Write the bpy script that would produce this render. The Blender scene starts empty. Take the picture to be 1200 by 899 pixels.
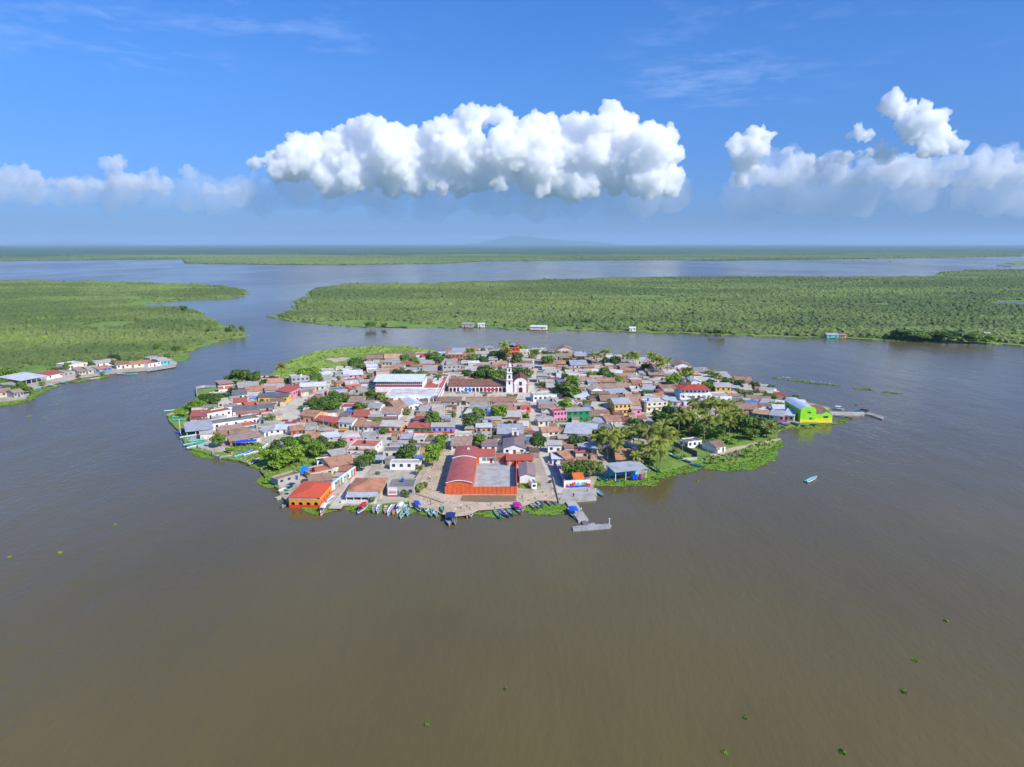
import bpy, math, random, os
import numpy as np
from mathutils import Vector, Matrix, noise as mnoise
R = math.radians
random.seed(7)
scene = bpy.context.scene
col = scene.collection

# ------------------------------------------------------------------ camera
CAMH = 90.0
F = 833.0                      # focal length in pixels of the 1200 px wide photograph
TH = math.atan(164.5 / F)      # downward tilt
CT, ST = math.cos(TH), math.sin(TH)
cam_d = bpy.data.cameras.new('camera')
cam_d.lens = F / 1200 * 36
cam_d.sensor_width = 36
cam_d.clip_start = 1
cam_d.clip_end = 400000
cam = bpy.data.objects.new('camera', cam_d)
col.objects.link(cam)
cam.location = (0, 0, CAMH)
cam.rotation_euler = (math.pi / 2 - TH, 0, 0)
scene.camera = cam

def ray(px, py):
    xr = (px - 600) / F
    yr = -(py - 449.5) / F
    return (xr, CT + yr * ST, -ST + yr * CT)
def G(px, py, z=0.0):
    d = ray(px, py)
    t = (z - CAMH) / d[2]
    return (d[0] * t, d[1] * t)
def P(x, y, z):                # world point -> photograph pixel (only used to word the labels)
    dz = z - CAMH
    w = y * CT - dz * ST
    v = y * ST + dz * CT
    return (600 + F * x / w, 449.5 - F * v / w)
def mpp(py, z=0.0):            # metres per pixel across, and metres of depth per pixel
    a = G(600, py, z); b = G(601, py, z); c = G(600, py - .5, z); e = G(600, py + .5, z)
    return b[0] - a[0], c[1] - e[1]

# ------------------------------------------------------------------ helpers
def lin(r, g, b, k=1.0):
    f = lambda c: (c / 255 / 12.92 if c / 255 <= .04045 else ((c / 255 + .055) / 1.055) ** 2.4) * k
    return (f(r), f(g), f(b))
def tag(o, label=None, cat=None, group=None, kind=None):
    if label: o['label'] = label
    if cat: o['category'] = cat
    if group: o['group'] = group
    if kind: o['kind'] = kind
    return o
def empty(name, loc=(0, 0, 0), rz=0, parent=None):
    o = bpy.data.objects.new(name, None)
    o.empty_display_size = 1
    o.location = loc; o.rotation_euler = (0, 0, rz); o.parent = parent
    col.objects.link(o)
    return o
def npmesh(name, V, Fc, m, parent=None, nside=4, smooth=False, attr=None):
    V = np.asarray(V, dtype=np.float32); Fc = np.asarray(Fc, dtype=np.int32)
    me = bpy.data.meshes.new(name)
    me.vertices.add(len(V)); me.vertices.foreach_set('co', V.ravel())
    me.loops.add(Fc.size); me.loops.foreach_set('vertex_index', Fc.ravel())
    me.polygons.add(len(Fc))
    me.polygons.foreach_set('loop_start', np.arange(0, Fc.size, nside, dtype=np.int32))
    if attr is not None:
        a = me.attributes.new('tint', 'FLOAT', 'POINT'); a.data.foreach_set('value', np.asarray(attr, dtype=np.float32))
    me.update(calc_edges=True)
    me.shade_smooth() if smooth else me.shade_flat()
    me.materials.append(m)
    o = bpy.data.objects.new(name, me); o.parent = parent
    col.objects.link(o)
    return o
class MB:
    def __init__(s): s.v = []; s.f = []
    def add(s, vs, fs):
        n = len(s.v); s.v += [tuple(v) for v in vs]; s.f += [tuple(i + n for i in f) for f in fs]; return s
    def box(s, x0, x1, y0, y1, z0, z1):
        return s.add([(x0, y0, z0), (x1, y0, z0), (x1, y1, z0), (x0, y1, z0), (x0, y0, z1), (x1, y0, z1), (x1, y1, z1), (x0, y1, z1)],
                     [(3, 2, 1, 0), (4, 5, 6, 7), (0, 1, 5, 4), (1, 2, 6, 5), (2, 3, 7, 6), (3, 0, 4, 7)])
    def bar(s, a, b, r, r2=None, n=6):
        a = Vector(a); b = Vector(b); r2 = r if r2 is None else r2
        d = (b - a).normalized(); u = d.orthogonal().normalized(); w = d.cross(u)
        vs = []
        for p, q in ((a, r), (b, r2)):
            for i in range(n):
                t = 2 * math.pi * i / n; vs.append(p + (u * math.cos(t) + w * math.sin(t)) * q)
        return s.add(vs, [(i, (i + 1) % n, n + (i + 1) % n, n + i) for i in range(n)] + [tuple(range(n))[::-1], tuple(range(n, 2 * n))])
    def prism(s, pts, z0, z1):       # pts counter-clockwise
        n = len(pts)
        return s.add([(x, y, z0) for x, y in pts] + [(x, y, z1) for x, y in pts],
                     [tuple(range(n))[::-1], tuple(range(n, 2 * n))] + [(i, (i + 1) % n, n + (i + 1) % n, n + i) for i in range(n)])
    def prism_y(s, pts, y0, y1):     # pts are (x, z) seen from the front, counter-clockwise
        n = len(pts)
        return s.add([(x, y0, z) for x, z in pts] + [(x, y1, z) for x, z in pts],
                     [tuple(range(n)), tuple(range(n, 2 * n))[::-1]] + [((i + 1) % n, i, n + i, n + (i + 1) % n) for i in range(n)])
    def slab(s, q, th):              # q: four top corners, ccw from above
        q = [Vector(p) for p in q]; dn = Vector((0, 0, -th))
        return s.add(q + [p + dn for p in q], [(0, 1, 2, 3), (7, 6, 5, 4), (0, 4, 5, 1), (1, 5, 6, 2), (2, 6, 7, 3), (3, 7, 4, 0)])
    def build(s, name, m, parent=None, smooth=False):
        me = bpy.data.meshes.new(name); me.from_pydata(s.v, [], s.f); me.update()
        if smooth: me.shade_smooth()
        me.materials.append(m)
        o = bpy.data.objects.new(name, me); o.parent = parent
        col.objects.link(o)
        return o

# ------------------------------------------------------------------ materials
MATS = {}
def nodemat(name):
    m = bpy.data.materials.new(name); m.use_nodes = True
    nt = m.node_tree; b = nt.nodes['Principled BSDF']
    return m, nt, b
def N(nt, t, **kw):
    n = nt.nodes.new(t)
    for k, v in kw.items():
        if k.startswith('i_'): n.inputs[k[2:].replace('_', ' ')].default_value = v
        else: setattr(n, k, v)
    return n
def noise_tex(nt, coord, scale, detail=4, rough=.55, vec_scale=None):
    n = N(nt, 'ShaderNodeTexNoise'); n.inputs['Scale'].default_value = scale
    n.inputs['Detail'].default_value = detail; n.inputs['Roughness'].default_value = rough
    if vec_scale:
        mp = N(nt, 'ShaderNodeMapping'); mp.inputs['Scale'].default_value = vec_scale
        nt.links.new(coord, mp.inputs['Vector']); coord = mp.outputs['Vector']
    nt.links.new(coord, n.inputs['Vector'])
    return n.outputs['Fac']
def ramp(nt, fac, stops):
    r = N(nt, 'ShaderNodeValToRGB'); nt.links.new(fac, r.inputs['Fac'])
    e = r.color_ramp.elements
    while len(e) < len(stops): e.new(.5)
    for i, (p, c) in enumerate(stops):
        e[i].position = p; e[i].color = (*c, 1) if len(c) == 3 else c
    return r.outputs['Color']
def mixc(nt, fac, a, b, mode='MIX'):
    m = N(nt, 'ShaderNodeMix', data_type='RGBA', blend_type=mode)
    for k, v in ((0, fac), (6, a), (7, b)):
        if isinstance(v, (int, float)): m.inputs[k].default_value = v
        elif isinstance(v, tuple): m.inputs[k].default_value = (*v, 1)
        else: nt.links.new(v, m.inputs[k])
    return m.outputs[2]
def bump(nt, b, h, strength, dist):
    n = N(nt, 'ShaderNodeBump'); n.inputs['Strength'].default_value = strength; n.inputs['Distance'].default_value = dist
    nt.links.new(h, n.inputs['Height']); nt.links.new(n.outputs['Normal'], b.inputs['Normal'])
def surf(kind, c):
    """kind: paint | tile | sheet | rust | concrete | plain ; c = linear base colour"""
    key = (kind, tuple(round(x, 3) for x in c))
    if key in MATS: return MATS[key]
    m, nt, b = nodemat(kind)
    pos = N(nt, 'ShaderNodeNewGeometry').outputs['Position']
    obj = N(nt, 'ShaderNodeTexCoord').outputs['Object']
    b.inputs['Roughness'].default_value = .8
    k = lambda f, add=(0, 0, 0): tuple(min(.9, x * f + a) for x, a in zip(c, add))
    if kind == 'paint':
        n1 = noise_tex(nt, pos, .5, 5, .6); n2 = noise_tex(nt, pos, 2.3, 3, .6, (1, 1, .25))
        c1 = mixc(nt, ramp(nt, n1, [(.46, (0, 0, 0)), (.7, (.8, .8, .8))]), c, k(.7, (.02, .015, .01)))
        out = mixc(nt, ramp(nt, n2, [(.55, (0, 0, 0)), (.8, (.5, .5, .5))]), c1, k(.6, (.02, .018, .012)))
    elif kind == 'tile':
        n1 = noise_tex(nt, pos, .35, 4, .6); n2 = noise_tex(nt, pos, 2.0, 4, .7)
        c1 = mixc(nt, ramp(nt, n1, [(.42, (0, 0, 0)), (.62, (1, 1, 1))]), c, k(.66))
        c2 = mixc(nt, ramp(nt, n2, [(.5, (0, 0, 0)), (.7, (.6, .6, .6))]), c1, k(1.2, (.03, .025, .02)))
        w = N(nt, 'ShaderNodeTexWave', bands_direction='X'); w.inputs['Scale'].default_value = 1.1; w.inputs['Distortion'].default_value = .6
        nt.links.new(obj, w.inputs['Vector'])
        out = mixc(nt, .35, c2, w.outputs['Color'], 'MULTIPLY'); bump(nt, b, w.outputs['Fac'], .6, .12)
    elif kind == 'sheet':
        n1 = noise_tex(nt, pos, .3, 4, .6); n2 = noise_tex(nt, pos, 1.4, 4, .7)
        c1 = mixc(nt, ramp(nt, n1, [(.45, (0, 0, 0)), (.65, (.8, .8, .8))]), c, k(.72))
        out = mixc(nt, ramp(nt, n2, [(.6, (0, 0, 0)), (.72, (.7, .7, .7))]), c1, (.16, .085, .045))
        w = N(nt, 'ShaderNodeTexWave', bands_direction='X'); w.inputs['Scale'].default_value = .8
        nt.links.new(obj, w.inputs['Vector']); bump(nt, b, w.outputs['Fac'], .4, .08)
        b.inputs['Roughness'].default_value = .5
    elif kind == 'rust':
        n1 = noise_tex(nt, pos, .5, 5, .7); n2 = noise_tex(nt, obj, 1.3, 3, .6, (3, .3, 1))
        c1 = mixc(nt, ramp(nt, n1, [(.4, (0, 0, 0)), (.6, (1, 1, 1))]), c, (.30, .29, .27))
        out = mixc(nt, ramp(nt, n2, [(.5, (0, 0, 0)), (.65, (.8, .8, .8))]), c1, k(.45))
        w = N(nt, 'ShaderNodeTexWave', bands_direction='X'); w.inputs['Scale'].default_value = .8
        nt.links.new(obj, w.inputs['Vector']); bump(nt, b, w.outputs['Fac'], .4, .08)
    elif kind == 'concrete':
        n1 = noise_tex(nt, pos, .22, 6, .65); n2 = noise_tex(nt, pos, 1.5, 4, .6)
        c1 = mixc(nt, ramp(nt, n1, [(.4, (0, 0, 0)), (.65, (1, 1, 1))]), c, k(.58))
        out = mixc(nt, ramp(nt, n2, [(.5, (0, 0, 0)), (.72, (.6, .6, .6))]), c1, k(1.25, (.02, .02, .01)))
    else:
        out = None
        b.inputs['Base Color'].default_value = (*c, 1)
        b.inputs['Roughness'].default_value = .45
    if out is not None: nt.links.new(out, b.inputs['Base Color'])
    MATS[key] = m
    return m
def leafmat(name, c1, c2, trans=.25):
    m, nt, b = nodemat(name)
    pos = N(nt, 'ShaderNodeNewGeometry').outputs['Position']
    oi = N(nt, 'ShaderNodeObjectInfo').outputs['Random']
    n1 = noise_tex(nt, pos, .9, 3, .6)
    c = mixc(nt, ramp(nt, n1, [(.38, (0, 0, 0)), (.62, (1, 1, 1))]), c1, c2)
    hs = N(nt, 'ShaderNodeHueSaturation'); nt.links.new(c, hs.inputs['Color'])
    mr = N(nt, 'ShaderNodeMapRange'); mr.inputs['To Min'].default_value = .75; mr.inputs['To Max'].default_value = 1.3
    nt.links.new(oi, mr.inputs['Value']); nt.links.new(mr.outputs[0], hs.inputs['Value'])
    nt.links.new(hs.outputs[0], b.inputs['Base Color']); b.inputs['Roughness'].default_value = .55
    tr = N(nt, 'ShaderNodeBsdfTranslucent'); nt.links.new(hs.outputs[0], tr.inputs['Color'])
    mx = N(nt, 'ShaderNodeMixShader'); mx.inputs[0].default_value = trans
    nt.links.new(b.outputs[0], mx.inputs[1]); nt.links.new(tr.outputs[0], mx.inputs[2])
    nt.links.new(mx.outputs[0], nt.nodes['Material Output'].inputs['Surface'])
    return m

# ------------------------------------------------------------------ light
SUN_EL, SUN_AZ = 40.0, 128.0     # degrees; azimuth clockwise from +Y: behind the camera, to the right
sd = Vector((math.sin(R(SUN_AZ)) * math.cos(R(SUN_EL)), math.cos(R(SUN_AZ)) * math.cos(R(SUN_EL)), math.sin(R(SUN_EL))))
sun_d = bpy.data.lights.new('sun', 'SUN'); sun_d.energy = 4.8; sun_d.angle = R(.53); sun_d.color = (1, .95, .87)
sun = bpy.data.objects.new('sun', sun_d); sun.rotation_euler = sd.to_track_quat('Z', 'Y').to_euler(); col.objects.link(sun)
SKY_SAT = 1.15
SKY_TINT = [(0, (.18, .32, .74)), (.08, (.25, .44, .88)), (.2, (.36, .62, 1.02)), (.45, (.40, .80, 1.27)), (1, (.75, 1.0, 1.4))]
world = bpy.data.worlds.new('World'); scene.world = world; world.use_nodes = True
wn = world.node_tree; bg = wn.nodes['Background']
sky = wn.nodes.new('ShaderNodeTexSky'); sky.sky_type = 'NISHITA'; sky.sun_disc = False
sky.sun_elevation = R(SUN_EL); sky.sun_rotation = R(SUN_AZ); sky.altitude = 0
sky.air_density = 1.0; sky.dust_density = .5; sky.ozone_density = 3.0
hs_ = wn.nodes.new('ShaderNodeHueSaturation'); hs_.inputs['Saturation'].default_value = SKY_SAT
wn.links.new(sky.outputs['Color'], hs_.inputs['Color'])
tc_ = wn.nodes.new('ShaderNodeTexCoord'); sx_ = wn.nodes.new('ShaderNodeSeparateXYZ'); wn.links.new(tc_.outputs['Generated'], sx_.inputs[0])
tint_ = ramp(wn, sx_.outputs['Z'], SKY_TINT)
wn.links.new(mixc(wn, 1.0, hs_.outputs['Color'], tint_, 'MULTIPLY'), bg.inputs['Color']); bg.inputs['Strength'].default_value = .13
vs = scene.view_settings
vs.view_transform = 'Standard'; vs.look = 'None'; vs.gamma = 1; vs.use_curve_mapping = False; vs.exposure = 0.22
scene.render.engine = 'CYCLES'
cy = scene.cycles
cy.use_denoising = True; cy.denoiser = 'OPENIMAGEDENOISE'
cy.max_bounces = 42; cy.volume_bounces = 40; cy.transparent_max_bounces = 48; cy.diffuse_bounces = 3; cy.glossy_bounces = 3
cy.use_adaptive_sampling = True; cy.adaptive_threshold = .01
scene.render.use_persistent_data = False
# ------------------------------------------------------------------ water
def water_mat():
    m, nt, b = nodemat('lagoon_water')
    pos = N(nt, 'ShaderNodeNewGeometry').outputs['Position']
    big = noise_tex(nt, pos, .0022, 3, .5, (1, .55, 1))
    mid = noise_tex(nt, pos, .012, 4, .55, (1, .6, 1))
    cc = mixc(nt, ramp(nt, mid, [(.35, (0, 0, 0)), (.7, (1, 1, 1))]), lin(*WATER_A), lin(*WATER_B))
    nt.links.new(cc, b.inputs['Base Color'])
    b.inputs['IOR'].default_value = 1.333
    slick = ramp(nt, big, [(.42, (0, 0, 0)), (.56, (1, 1, 1))])
    mr = N(nt, 'ShaderNodeMapRange'); nt.links.new(slick, mr.inputs['Value'])
    mr.inputs['To Min'].default_value = .10; mr.inputs['To Max'].default_value = .2
    nt.links.new(mr.outputs[0], b.inputs['Roughness'])
    n1 = noise_tex(nt, pos, .55, 3, .6, (1, .5, 1)); n2 = noise_tex(nt, pos, .07, 3, .5, (1, .45, 1))
    ad = N(nt, 'ShaderNodeMath', operation='MULTIPLY_ADD'); nt.links.new(n2, ad.inputs[0]); ad.inputs[1].default_value = 2.5; nt.links.new(n1, ad.inputs[2])
    bn = N(nt, 'ShaderNodeBump'); bn.inputs['Distance'].default_value = .5
    mr2 = N(nt, 'ShaderNodeMapRange'); nt.links.new(slick, mr2.inputs['Value'])
    mr2.inputs['To Min'].default_value = .3; mr2.inputs['To Max'].default_value = .6
    nt.links.new(mr2.outputs[0], bn.inputs['Strength'])
    nt.links.new(ad.outputs[0], bn.inputs['Height']); nt.links.new(bn.outputs[0], b.inputs['Normal'])
    return m
WATER_A, WATER_B = (93, 82, 48), (103, 91, 52)
mb = MB(); mb.add([(-70000, -300, 0), (70000, -300, 0), (70000, 70000, 0), (-70000, 70000, 0)], [(0, 1, 2, 3)])
tag(mb.build('water', water_mat()), kind='structure')

# ------------------------------------------------------------------ land
def smoothpoly(pts, jitter=0, sub=3):
    out = []; n = len(pts)
    for i in range(n):
        a = Vector(pts[i]); b = Vector(pts[(i + 1) % n])
        L = (b - a).length
        for k in range(sub):
            p = a.lerp(b, k / sub)
            if k and jitter:
                p += Vector((random.uniform(-1, 1), random.uniform(-1, 1))) * min(jitter, L * .12)
            out.append((p.x, p.y))
    return out
def inpoly(xs, ys, poly):
    xs = np.asarray(xs, float); ys = np.asarray(ys, float); r = np.zeros(xs.shape, bool); n = len(poly)
    for i in range(n):
        x1, y1 = poly[i]; x2, y2 = poly[(i + 1) % n]
        if y1 == y2: continue
        c = ((y1 > ys) != (y2 > ys)) & (xs < (x2 - x1) * (ys - y1) / (y2 - y1) + x1)
        r ^= c
    return r
def area2(p): return sum(p[i][0] * p[(i + 1) % len(p)][1] - p[(i + 1) % len(p)][0] * p[i][1] for i in range(len(p)))
def ccw(p): return p if area2(p) > 0 else p[::-1]
def land(name, poly, z0, z1, mat, **kw):
    from mathutils.geometry import tessellate_polygon
    p = ccw(poly); n = len(p)
    tris = tessellate_polygon([[Vector((x, y, 0)) for x, y in p]])
    mb = MB()
    fs = []
    for t in tris:
        a, b_, c = [p[i] for i in t]
        ar = (b_[0] - a[0]) * (c[1] - a[1]) - (c[0] - a[0]) * (b_[1] - a[1])
        fs.append(tuple(t) if ar > 0 else tuple(t)[::-1])
    vs_ = [(x, y, z1) for x, y in p] + [(x * 1, y * 1, z0) for x, y in p]
    fs += [((i + 1) % n, i, n + i, n + (i + 1) % n) for i in range(n)]
    mb.add(vs_, fs)
    return mb.build(name, mat)
def marsh_mat(name, cA, cB, cC, s=.02, stretch=(1, .5, 1), bumps=None):
    m, nt, b = nodemat(name)
    pos = N(nt, 'ShaderNodeNewGeometry').outputs['Position']
    n1 = noise_tex(nt, pos, s, 5, .6, stretch); n2 = noise_tex(nt, pos, s * 6, 4, .65, stretch)
    c1 = mixc(nt, ramp(nt, n1, [(.4, (0, 0, 0)), (.6, (1, 1, 1))]), cA, cB)
    c2 = mixc(nt, ramp(nt, n2, [(.5, (0, 0, 0)), (.7, (1, 1, 1))]), c1, cC)
    nt.links.new(c2, b.inputs['Base Color']); b.inputs['Roughness'].default_value = .9
    if bumps: bump(nt, b, n2, 1.0, bumps)
    return m
PG = lambda L, z=0: [G(x, y, z) for x, y in L]
M_marsh = marsh_mat('marsh', lin(98, 130, 40), lin(120, 142, 50), lin(88, 112, 44), .03)
left_px = [(-60, 478), (0, 474), (30, 469), (34, 461), (45, 455), (62, 450), (95, 443), (140, 437), (175, 435), (204, 430), (206, 424), (222, 421), (221, 416), (214, 413),
           (240, 405), (262, 398), (288, 395), (289, 391), (272, 388), (258, 380), (240, 371), (228, 363), (210, 361), (178, 360), (166, 357), (200, 352.5), (240, 350.5),
           (270, 349), (290, 345.5), (292, 342), (280, 338), (262, 336), (200, 333.5), (120, 331.5), (0, 330), (-260, 329)]
right_px = [(318, 372), (345, 362), (348, 354), (360, 348), (368, 338), (400, 334), (520, 332), (560, 331), (640, 329), (740, 326.5), (860, 325.5), (1000, 325), (1090, 325.5),
            (1102, 320), (1130, 318), (1200, 317), (1500, 316), (1500, 420), (1300, 410), (1200, 406), (1150, 402.5), (1050, 399), (990, 397), (940, 396), (840, 392), (780, 390), (700, 388), (620, 386),
            (560, 384.5), (500, 384), (430, 384), (400, 382), (370, 378.5), (335, 375)]
far_px = [(-300, 307), (0, 306), (215, 304), (216, 308), (250, 309.5), (400, 311), (520, 309), (572, 306), (700, 305.5), (800, 305), (830, 306), (960, 304.3), (1040, 302), (1100, 301.4), (1200, 300.5), (1500, 300)]
left_w = ccw(smoothpoly(PG(left_px), 9, 8)); right_w = ccw(smoothpoly(PG(right_px), 10, 10))
far_w = ccw(PG(far_px) + [(69000, G(1500, 300)[1]), (69000, 69000), (-69000, 69000), (-69000, G(-300, 307)[1])])
tag(land('marsh_land', left_w, -.5, .5, M_marsh), kind='structure')
tag(land('marsh_land', right_w, -.5, .5, M_marsh), kind='structure')
M_far = marsh_mat('far_plain', lin(62, 98, 48), lin(36, 66, 42), lin(98, 116, 60), .0011, (.35, 1, 1), 3)
tag(land('far_plain', far_w, -.5, .6, M_far), kind='structure')
pond = smoothpoly(PG([(1163, 355), (1180, 353.2), (1215, 353), (1230, 356), (1190, 357.2), (1170, 357)], .5), 5)
tag(land('marsh_pool', pond, .1, .62, water_mat()), kind='structure')
for i, q in enumerate([[(1178, 308.5), (1190, 307), (1215, 307.6), (1210, 309.6), (1190, 310)], [(1168, 311.5), (1180, 311), (1200, 312), (1185, 312.7)],
                       [(1041, 306.4), (1047, 306), (1050, 306.7), (1044, 307)]]):
    tag(land('reed_islet', smoothpoly(PG(q), 10), -.5, 1.5, M_marsh), kind='structure')

# ------------------------------------------------------------------ mangrove canopy (a mass of bushes)
def ico(sub):
    t = (1 + 5 ** .5) / 2
    v = [(-1, t, 0), (1, t, 0), (-1, -t, 0), (1, -t, 0), (0, -1, t), (0, 1, t), (0, -1, -t), (0, 1, -t), (t, 0, -1), (t, 0, 1), (-t, 0, -1), (-t, 0, 1)]
    f = [(0, 11, 5), (0, 5, 1), (0, 1, 7), (0, 7, 10), (0, 10, 11), (1, 5, 9), (5, 11, 4), (11, 10, 2), (10, 7, 6), (7, 1, 8), (3, 9, 4), (3, 4, 2), (3, 2, 6), (3, 6, 8), (3, 8, 9), (4, 9, 5), (2, 4, 11), (6, 2, 10), (8, 6, 7), (9, 8, 1)]
    v = [Vector(p).normalized() for p in v]
    for _ in range(sub):
        c = {}; nf = []
        def mid(a, b):
            k = (min(a, b), max(a, b))
            if k not in c: v.append(((v[a] + v[b]) / 2).normalized()); c[k] = len(v) - 1
            return c[k]
        for a, b, d in f:
            x, y, z = mid(a, b), mid(b, d), mid(d, a); nf += [(a, x, z), (b, y, x), (d, z, y), (x, y, z)]
        f = nf
    return np.array([tuple(p) for p in v]), np.array(f)
def lump(sub, seed, lo=-.25):
    V, Fc = ico(sub); rs = np.random.RandomState(seed)
    r = 1 + rs.uniform(-.28, .28, len(V)); V = V * r[:, None]
    keep = [i for i, t in enumerate(Fc) if V[t, 2].mean() > lo]
    Fc = Fc[keep]; used = np.unique(Fc); mp = -np.ones(len(V), int); mp[used] = np.arange(len(used))
    return V[used], mp[Fc]
def scatter(name, pts, rad, hgt, temps, mat, tint, z=.4):
    rs = np.random.RandomState(3); VV = []; FF = []; TT = []; off = 0
    which = rs.randint(0, len(temps), len(pts))
    for w, (V, Fc) in enumerate(temps):
        idx = np.where(which == w)[0]
        if not len(idx): continue
        a = rs.uniform(0, 6.283, len(idx)); ca, sa = np.cos(a), np.sin(a)
        x = V[None, :, 0] * ca[:, None] - V[None, :, 1] * sa[:, None]; y = V[None, :, 0] * sa[:, None] + V[None, :, 1] * ca[:, None]
        r = rad[idx][:, None]
        P3 = np.stack([x * r + pts[idx, 0][:, None], y * r + pts[idx, 1][:, None], (V[None, :, 2] + .25) * hgt[idx][:, None] + z + 0 * x], -1)
        VV.append(P3.reshape(-1, 3)); n = len(V)
        FF.append((Fc[None] + (np.arange(len(idx)) * n)[:, None, None] + off).reshape(-1, 3)); off += n * len(idx)
        TT.append(np.repeat(tint[idx], n))
    return npmesh(name, np.concatenate(VV), np.concatenate(FF), mat, nside=3, attr=np.concatenate(TT))
def bush_mat():
    m, nt, b = nodemat('mangrove_leaves')
    at = N(nt, 'ShaderNodeAttribute', attribute_name='tint').outputs['Fac']
    pos = N(nt, 'ShaderNodeNewGeometry').outputs['Position']
    c = ramp(nt, at, [(0, lin(78, 98, 38)), (.3, lin(106, 122, 52)), (.55, lin(120, 134, 66)), (.75, lin(116, 140, 42)), (1, lin(138, 160, 44))])
    n1 = noise_tex(nt, pos, .6, 3, .7); n0 = noise_tex(nt, pos, .011, 5, .65, (1, .6, 1)); c = mixc(nt, ramp(nt, n0, [(.5, (0, 0, 0)), (.68, (.65, .65, .65))]), c, lin(92, 108, 48))
    c2 = mixc(nt, ramp(nt, n1, [(.42, (0, 0, 0)), (.66, (.8, .8, .8))]), c, lin(90, 108, 48))
    nt.links.new(c2, b.inputs['Base Color']); b.inputs['Roughness'].default_value = .8
    bump(nt, b, n1, 1.0, 1.5)
    return m
def vnoise(x, y, s, seed=0):
    return np.array([mnoise.noise(Vector((a * s, b * s, seed))) for a, b in zip(x, y)])
M_bush = bush_mat()
def bush_points(poly, step, shore, clear=()):
    P_ = np.array(poly); x0, y0 = P_.min(0); x1, y1 = P_.max(0)
    xs, ys = np.meshgrid(np.arange(x0, x1, step), np.arange(y0, y1, step)); xs = xs.ravel(); ys = ys.ravel()
    rs = np.random.RandomState(5); xs = xs + rs.uniform(-.5, .5, len(xs)) * step; ys = ys + rs.uniform(-.5, .5, len(ys)) * step
    vis = (np.abs(xs) < ys * .78 + 60)
    xs, ys = xs[vis], ys[vis]
    k = inpoly(xs, ys, poly)
    for dx, dy in ((shore, 0), (-shore, 0), (0, shore), (0, -shore), (shore * .7, shore * .7), (-shore * .7, -shore * .7)):
        k &= inpoly(xs + dx, ys + dy, poly)
    xs, ys = xs[k], ys[k]
    for c in clear:
        k = ~inpoly(xs, ys, c); xs, ys = xs[k], ys[k]
    return xs, ys
T1 = [lump(1, s) for s in range(5)]; T0 = [lump(0, s, -.6) for s in range(4)]; T2 = [lump(2, s) for s in range(4)]
TSH = -.22
def make_bushes(name, label, poly, step, shore, dens_s, temps, h=(1.6, 3.2), clear=(), split=None):
    xs, ys = bush_points(poly, step, shore, clear)
    d = vnoise(xs, ys * 1.9, dens_s, 1.3) + .45 * vnoise(xs, ys * 1.7, dens_s * 4, 4.4)
    d = d + .55 * vnoise(xs, ys * 2.6, dens_s * .22, 7.7)
    rs = np.random.RandomState(11)
    keep = d > -.40 + rs.uniform(-.15, .15, len(xs))
    xs, ys, d = xs[keep], ys[keep], d[keep]
    t = .42 + .5 * vnoise(xs, ys * 2.2, dens_s * 1.3, 9.1) + .85 * vnoise(xs, ys * 2.6, dens_s * .3, 2.2) + rs.uniform(-.11, .11, len(xs)) + TSH
    t = np.clip(t, 0, 1)
    hh = rs.uniform(h[0], h[1], len(xs)) * (1 + .5 * np.clip(d, -.5, .8)); rr = step * rs.uniform(.62, 1.05, len(xs))
    big = rs.uniform(0, 1, len(xs)) > .97; hh[big] *= 1.4; rr[big] *= 1.3
    o = scatter(name, np.stack([xs, ys], 1), rr, hh, temps, M_bush, t)
    tag(o, label, 'mangrove', kind='stuff')
    return o
clearL = [PG([(-20, 480), (-20, 455), (60, 432), (205, 416), (212, 432), (60, 460)], 0), PG([(138, 357), (165, 352), (185, 352), (168, 360), (150, 360)]), PG([(84, 384), (120, 377), (160, 376), (165, 381), (120, 387)]),]
clearR = [PG([(1158, 358), (1170, 352), (1230, 352), (1230, 358)])]
make_bushes('mangrove_scrub', 'grey green mangrove scrub covering the marsh on the left bank', left_w, 4.0, 8, .012, T1, clear=clearL)
make_bushes('mangrove_scrub', 'wide mangrove thicket across the channel behind the town', right_w, 5.0, 10, .008, T1, h=(1.6, 3.2), clear=clearR)
TSH = -.25
farb = ccw(PG([(217, 308.5), (250, 309.3), (400, 310.7), (520, 308.6), (572, 305.8), (800, 304.7), (960, 304), (1200, 300.3), (1200, 297), (800, 299), (400, 299), (0, 300), (-10, 305.6), (215, 303.6)]))
make_bushes('mangrove_scrub', 'distant low mangrove belt along the far shore of the lagoon', farb, 21, 8, .0012, T0, h=(3, 5))

# ------------------------------------------------------------------ far hill
def hill(label, px0, px1, dist, tops):
    xs = np.linspace(px0, px1, 60); V = []; nx = len(xs); W = (px1 - px0) / F * dist
    ny = 12; fs = []
    for j in range(ny):
        for i, x in enumerate(xs):
            u = i / (nx - 1); h = np.interp(x, [t[0] for t in tops], [t[1] for t in tops])
            w = math.sin(math.pi * j / (ny - 1))
            h *= w * (1 + .18 * mnoise.noise(Vector((u * 9, j * .7, px0))))
            V.append(((x - 600) / F * dist, dist + (j - ny / 2) * 500, .5 + max(0, h)))
    for j in range(ny - 1):
        for i in range(nx - 1): fs.append((j * nx + i, j * nx + i + 1, (j + 1) * nx + i + 1, (j + 1) * nx + i))
    o = npmesh('hill', V, fs, M_far, smooth=True)
    tag(o, kind='structure')
hill('', 540, 725, 42000, [(540, 0), (560, 90), (578, 260), (592, 430), (604, 470), (622, 450), (640, 330), (655, 280), (680, 210), (700, 140), (725, 0)])
hill('', 30, 190, 48000, [(30, 0), (60, 130), (90, 180), (130, 120), (190, 0)])
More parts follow.
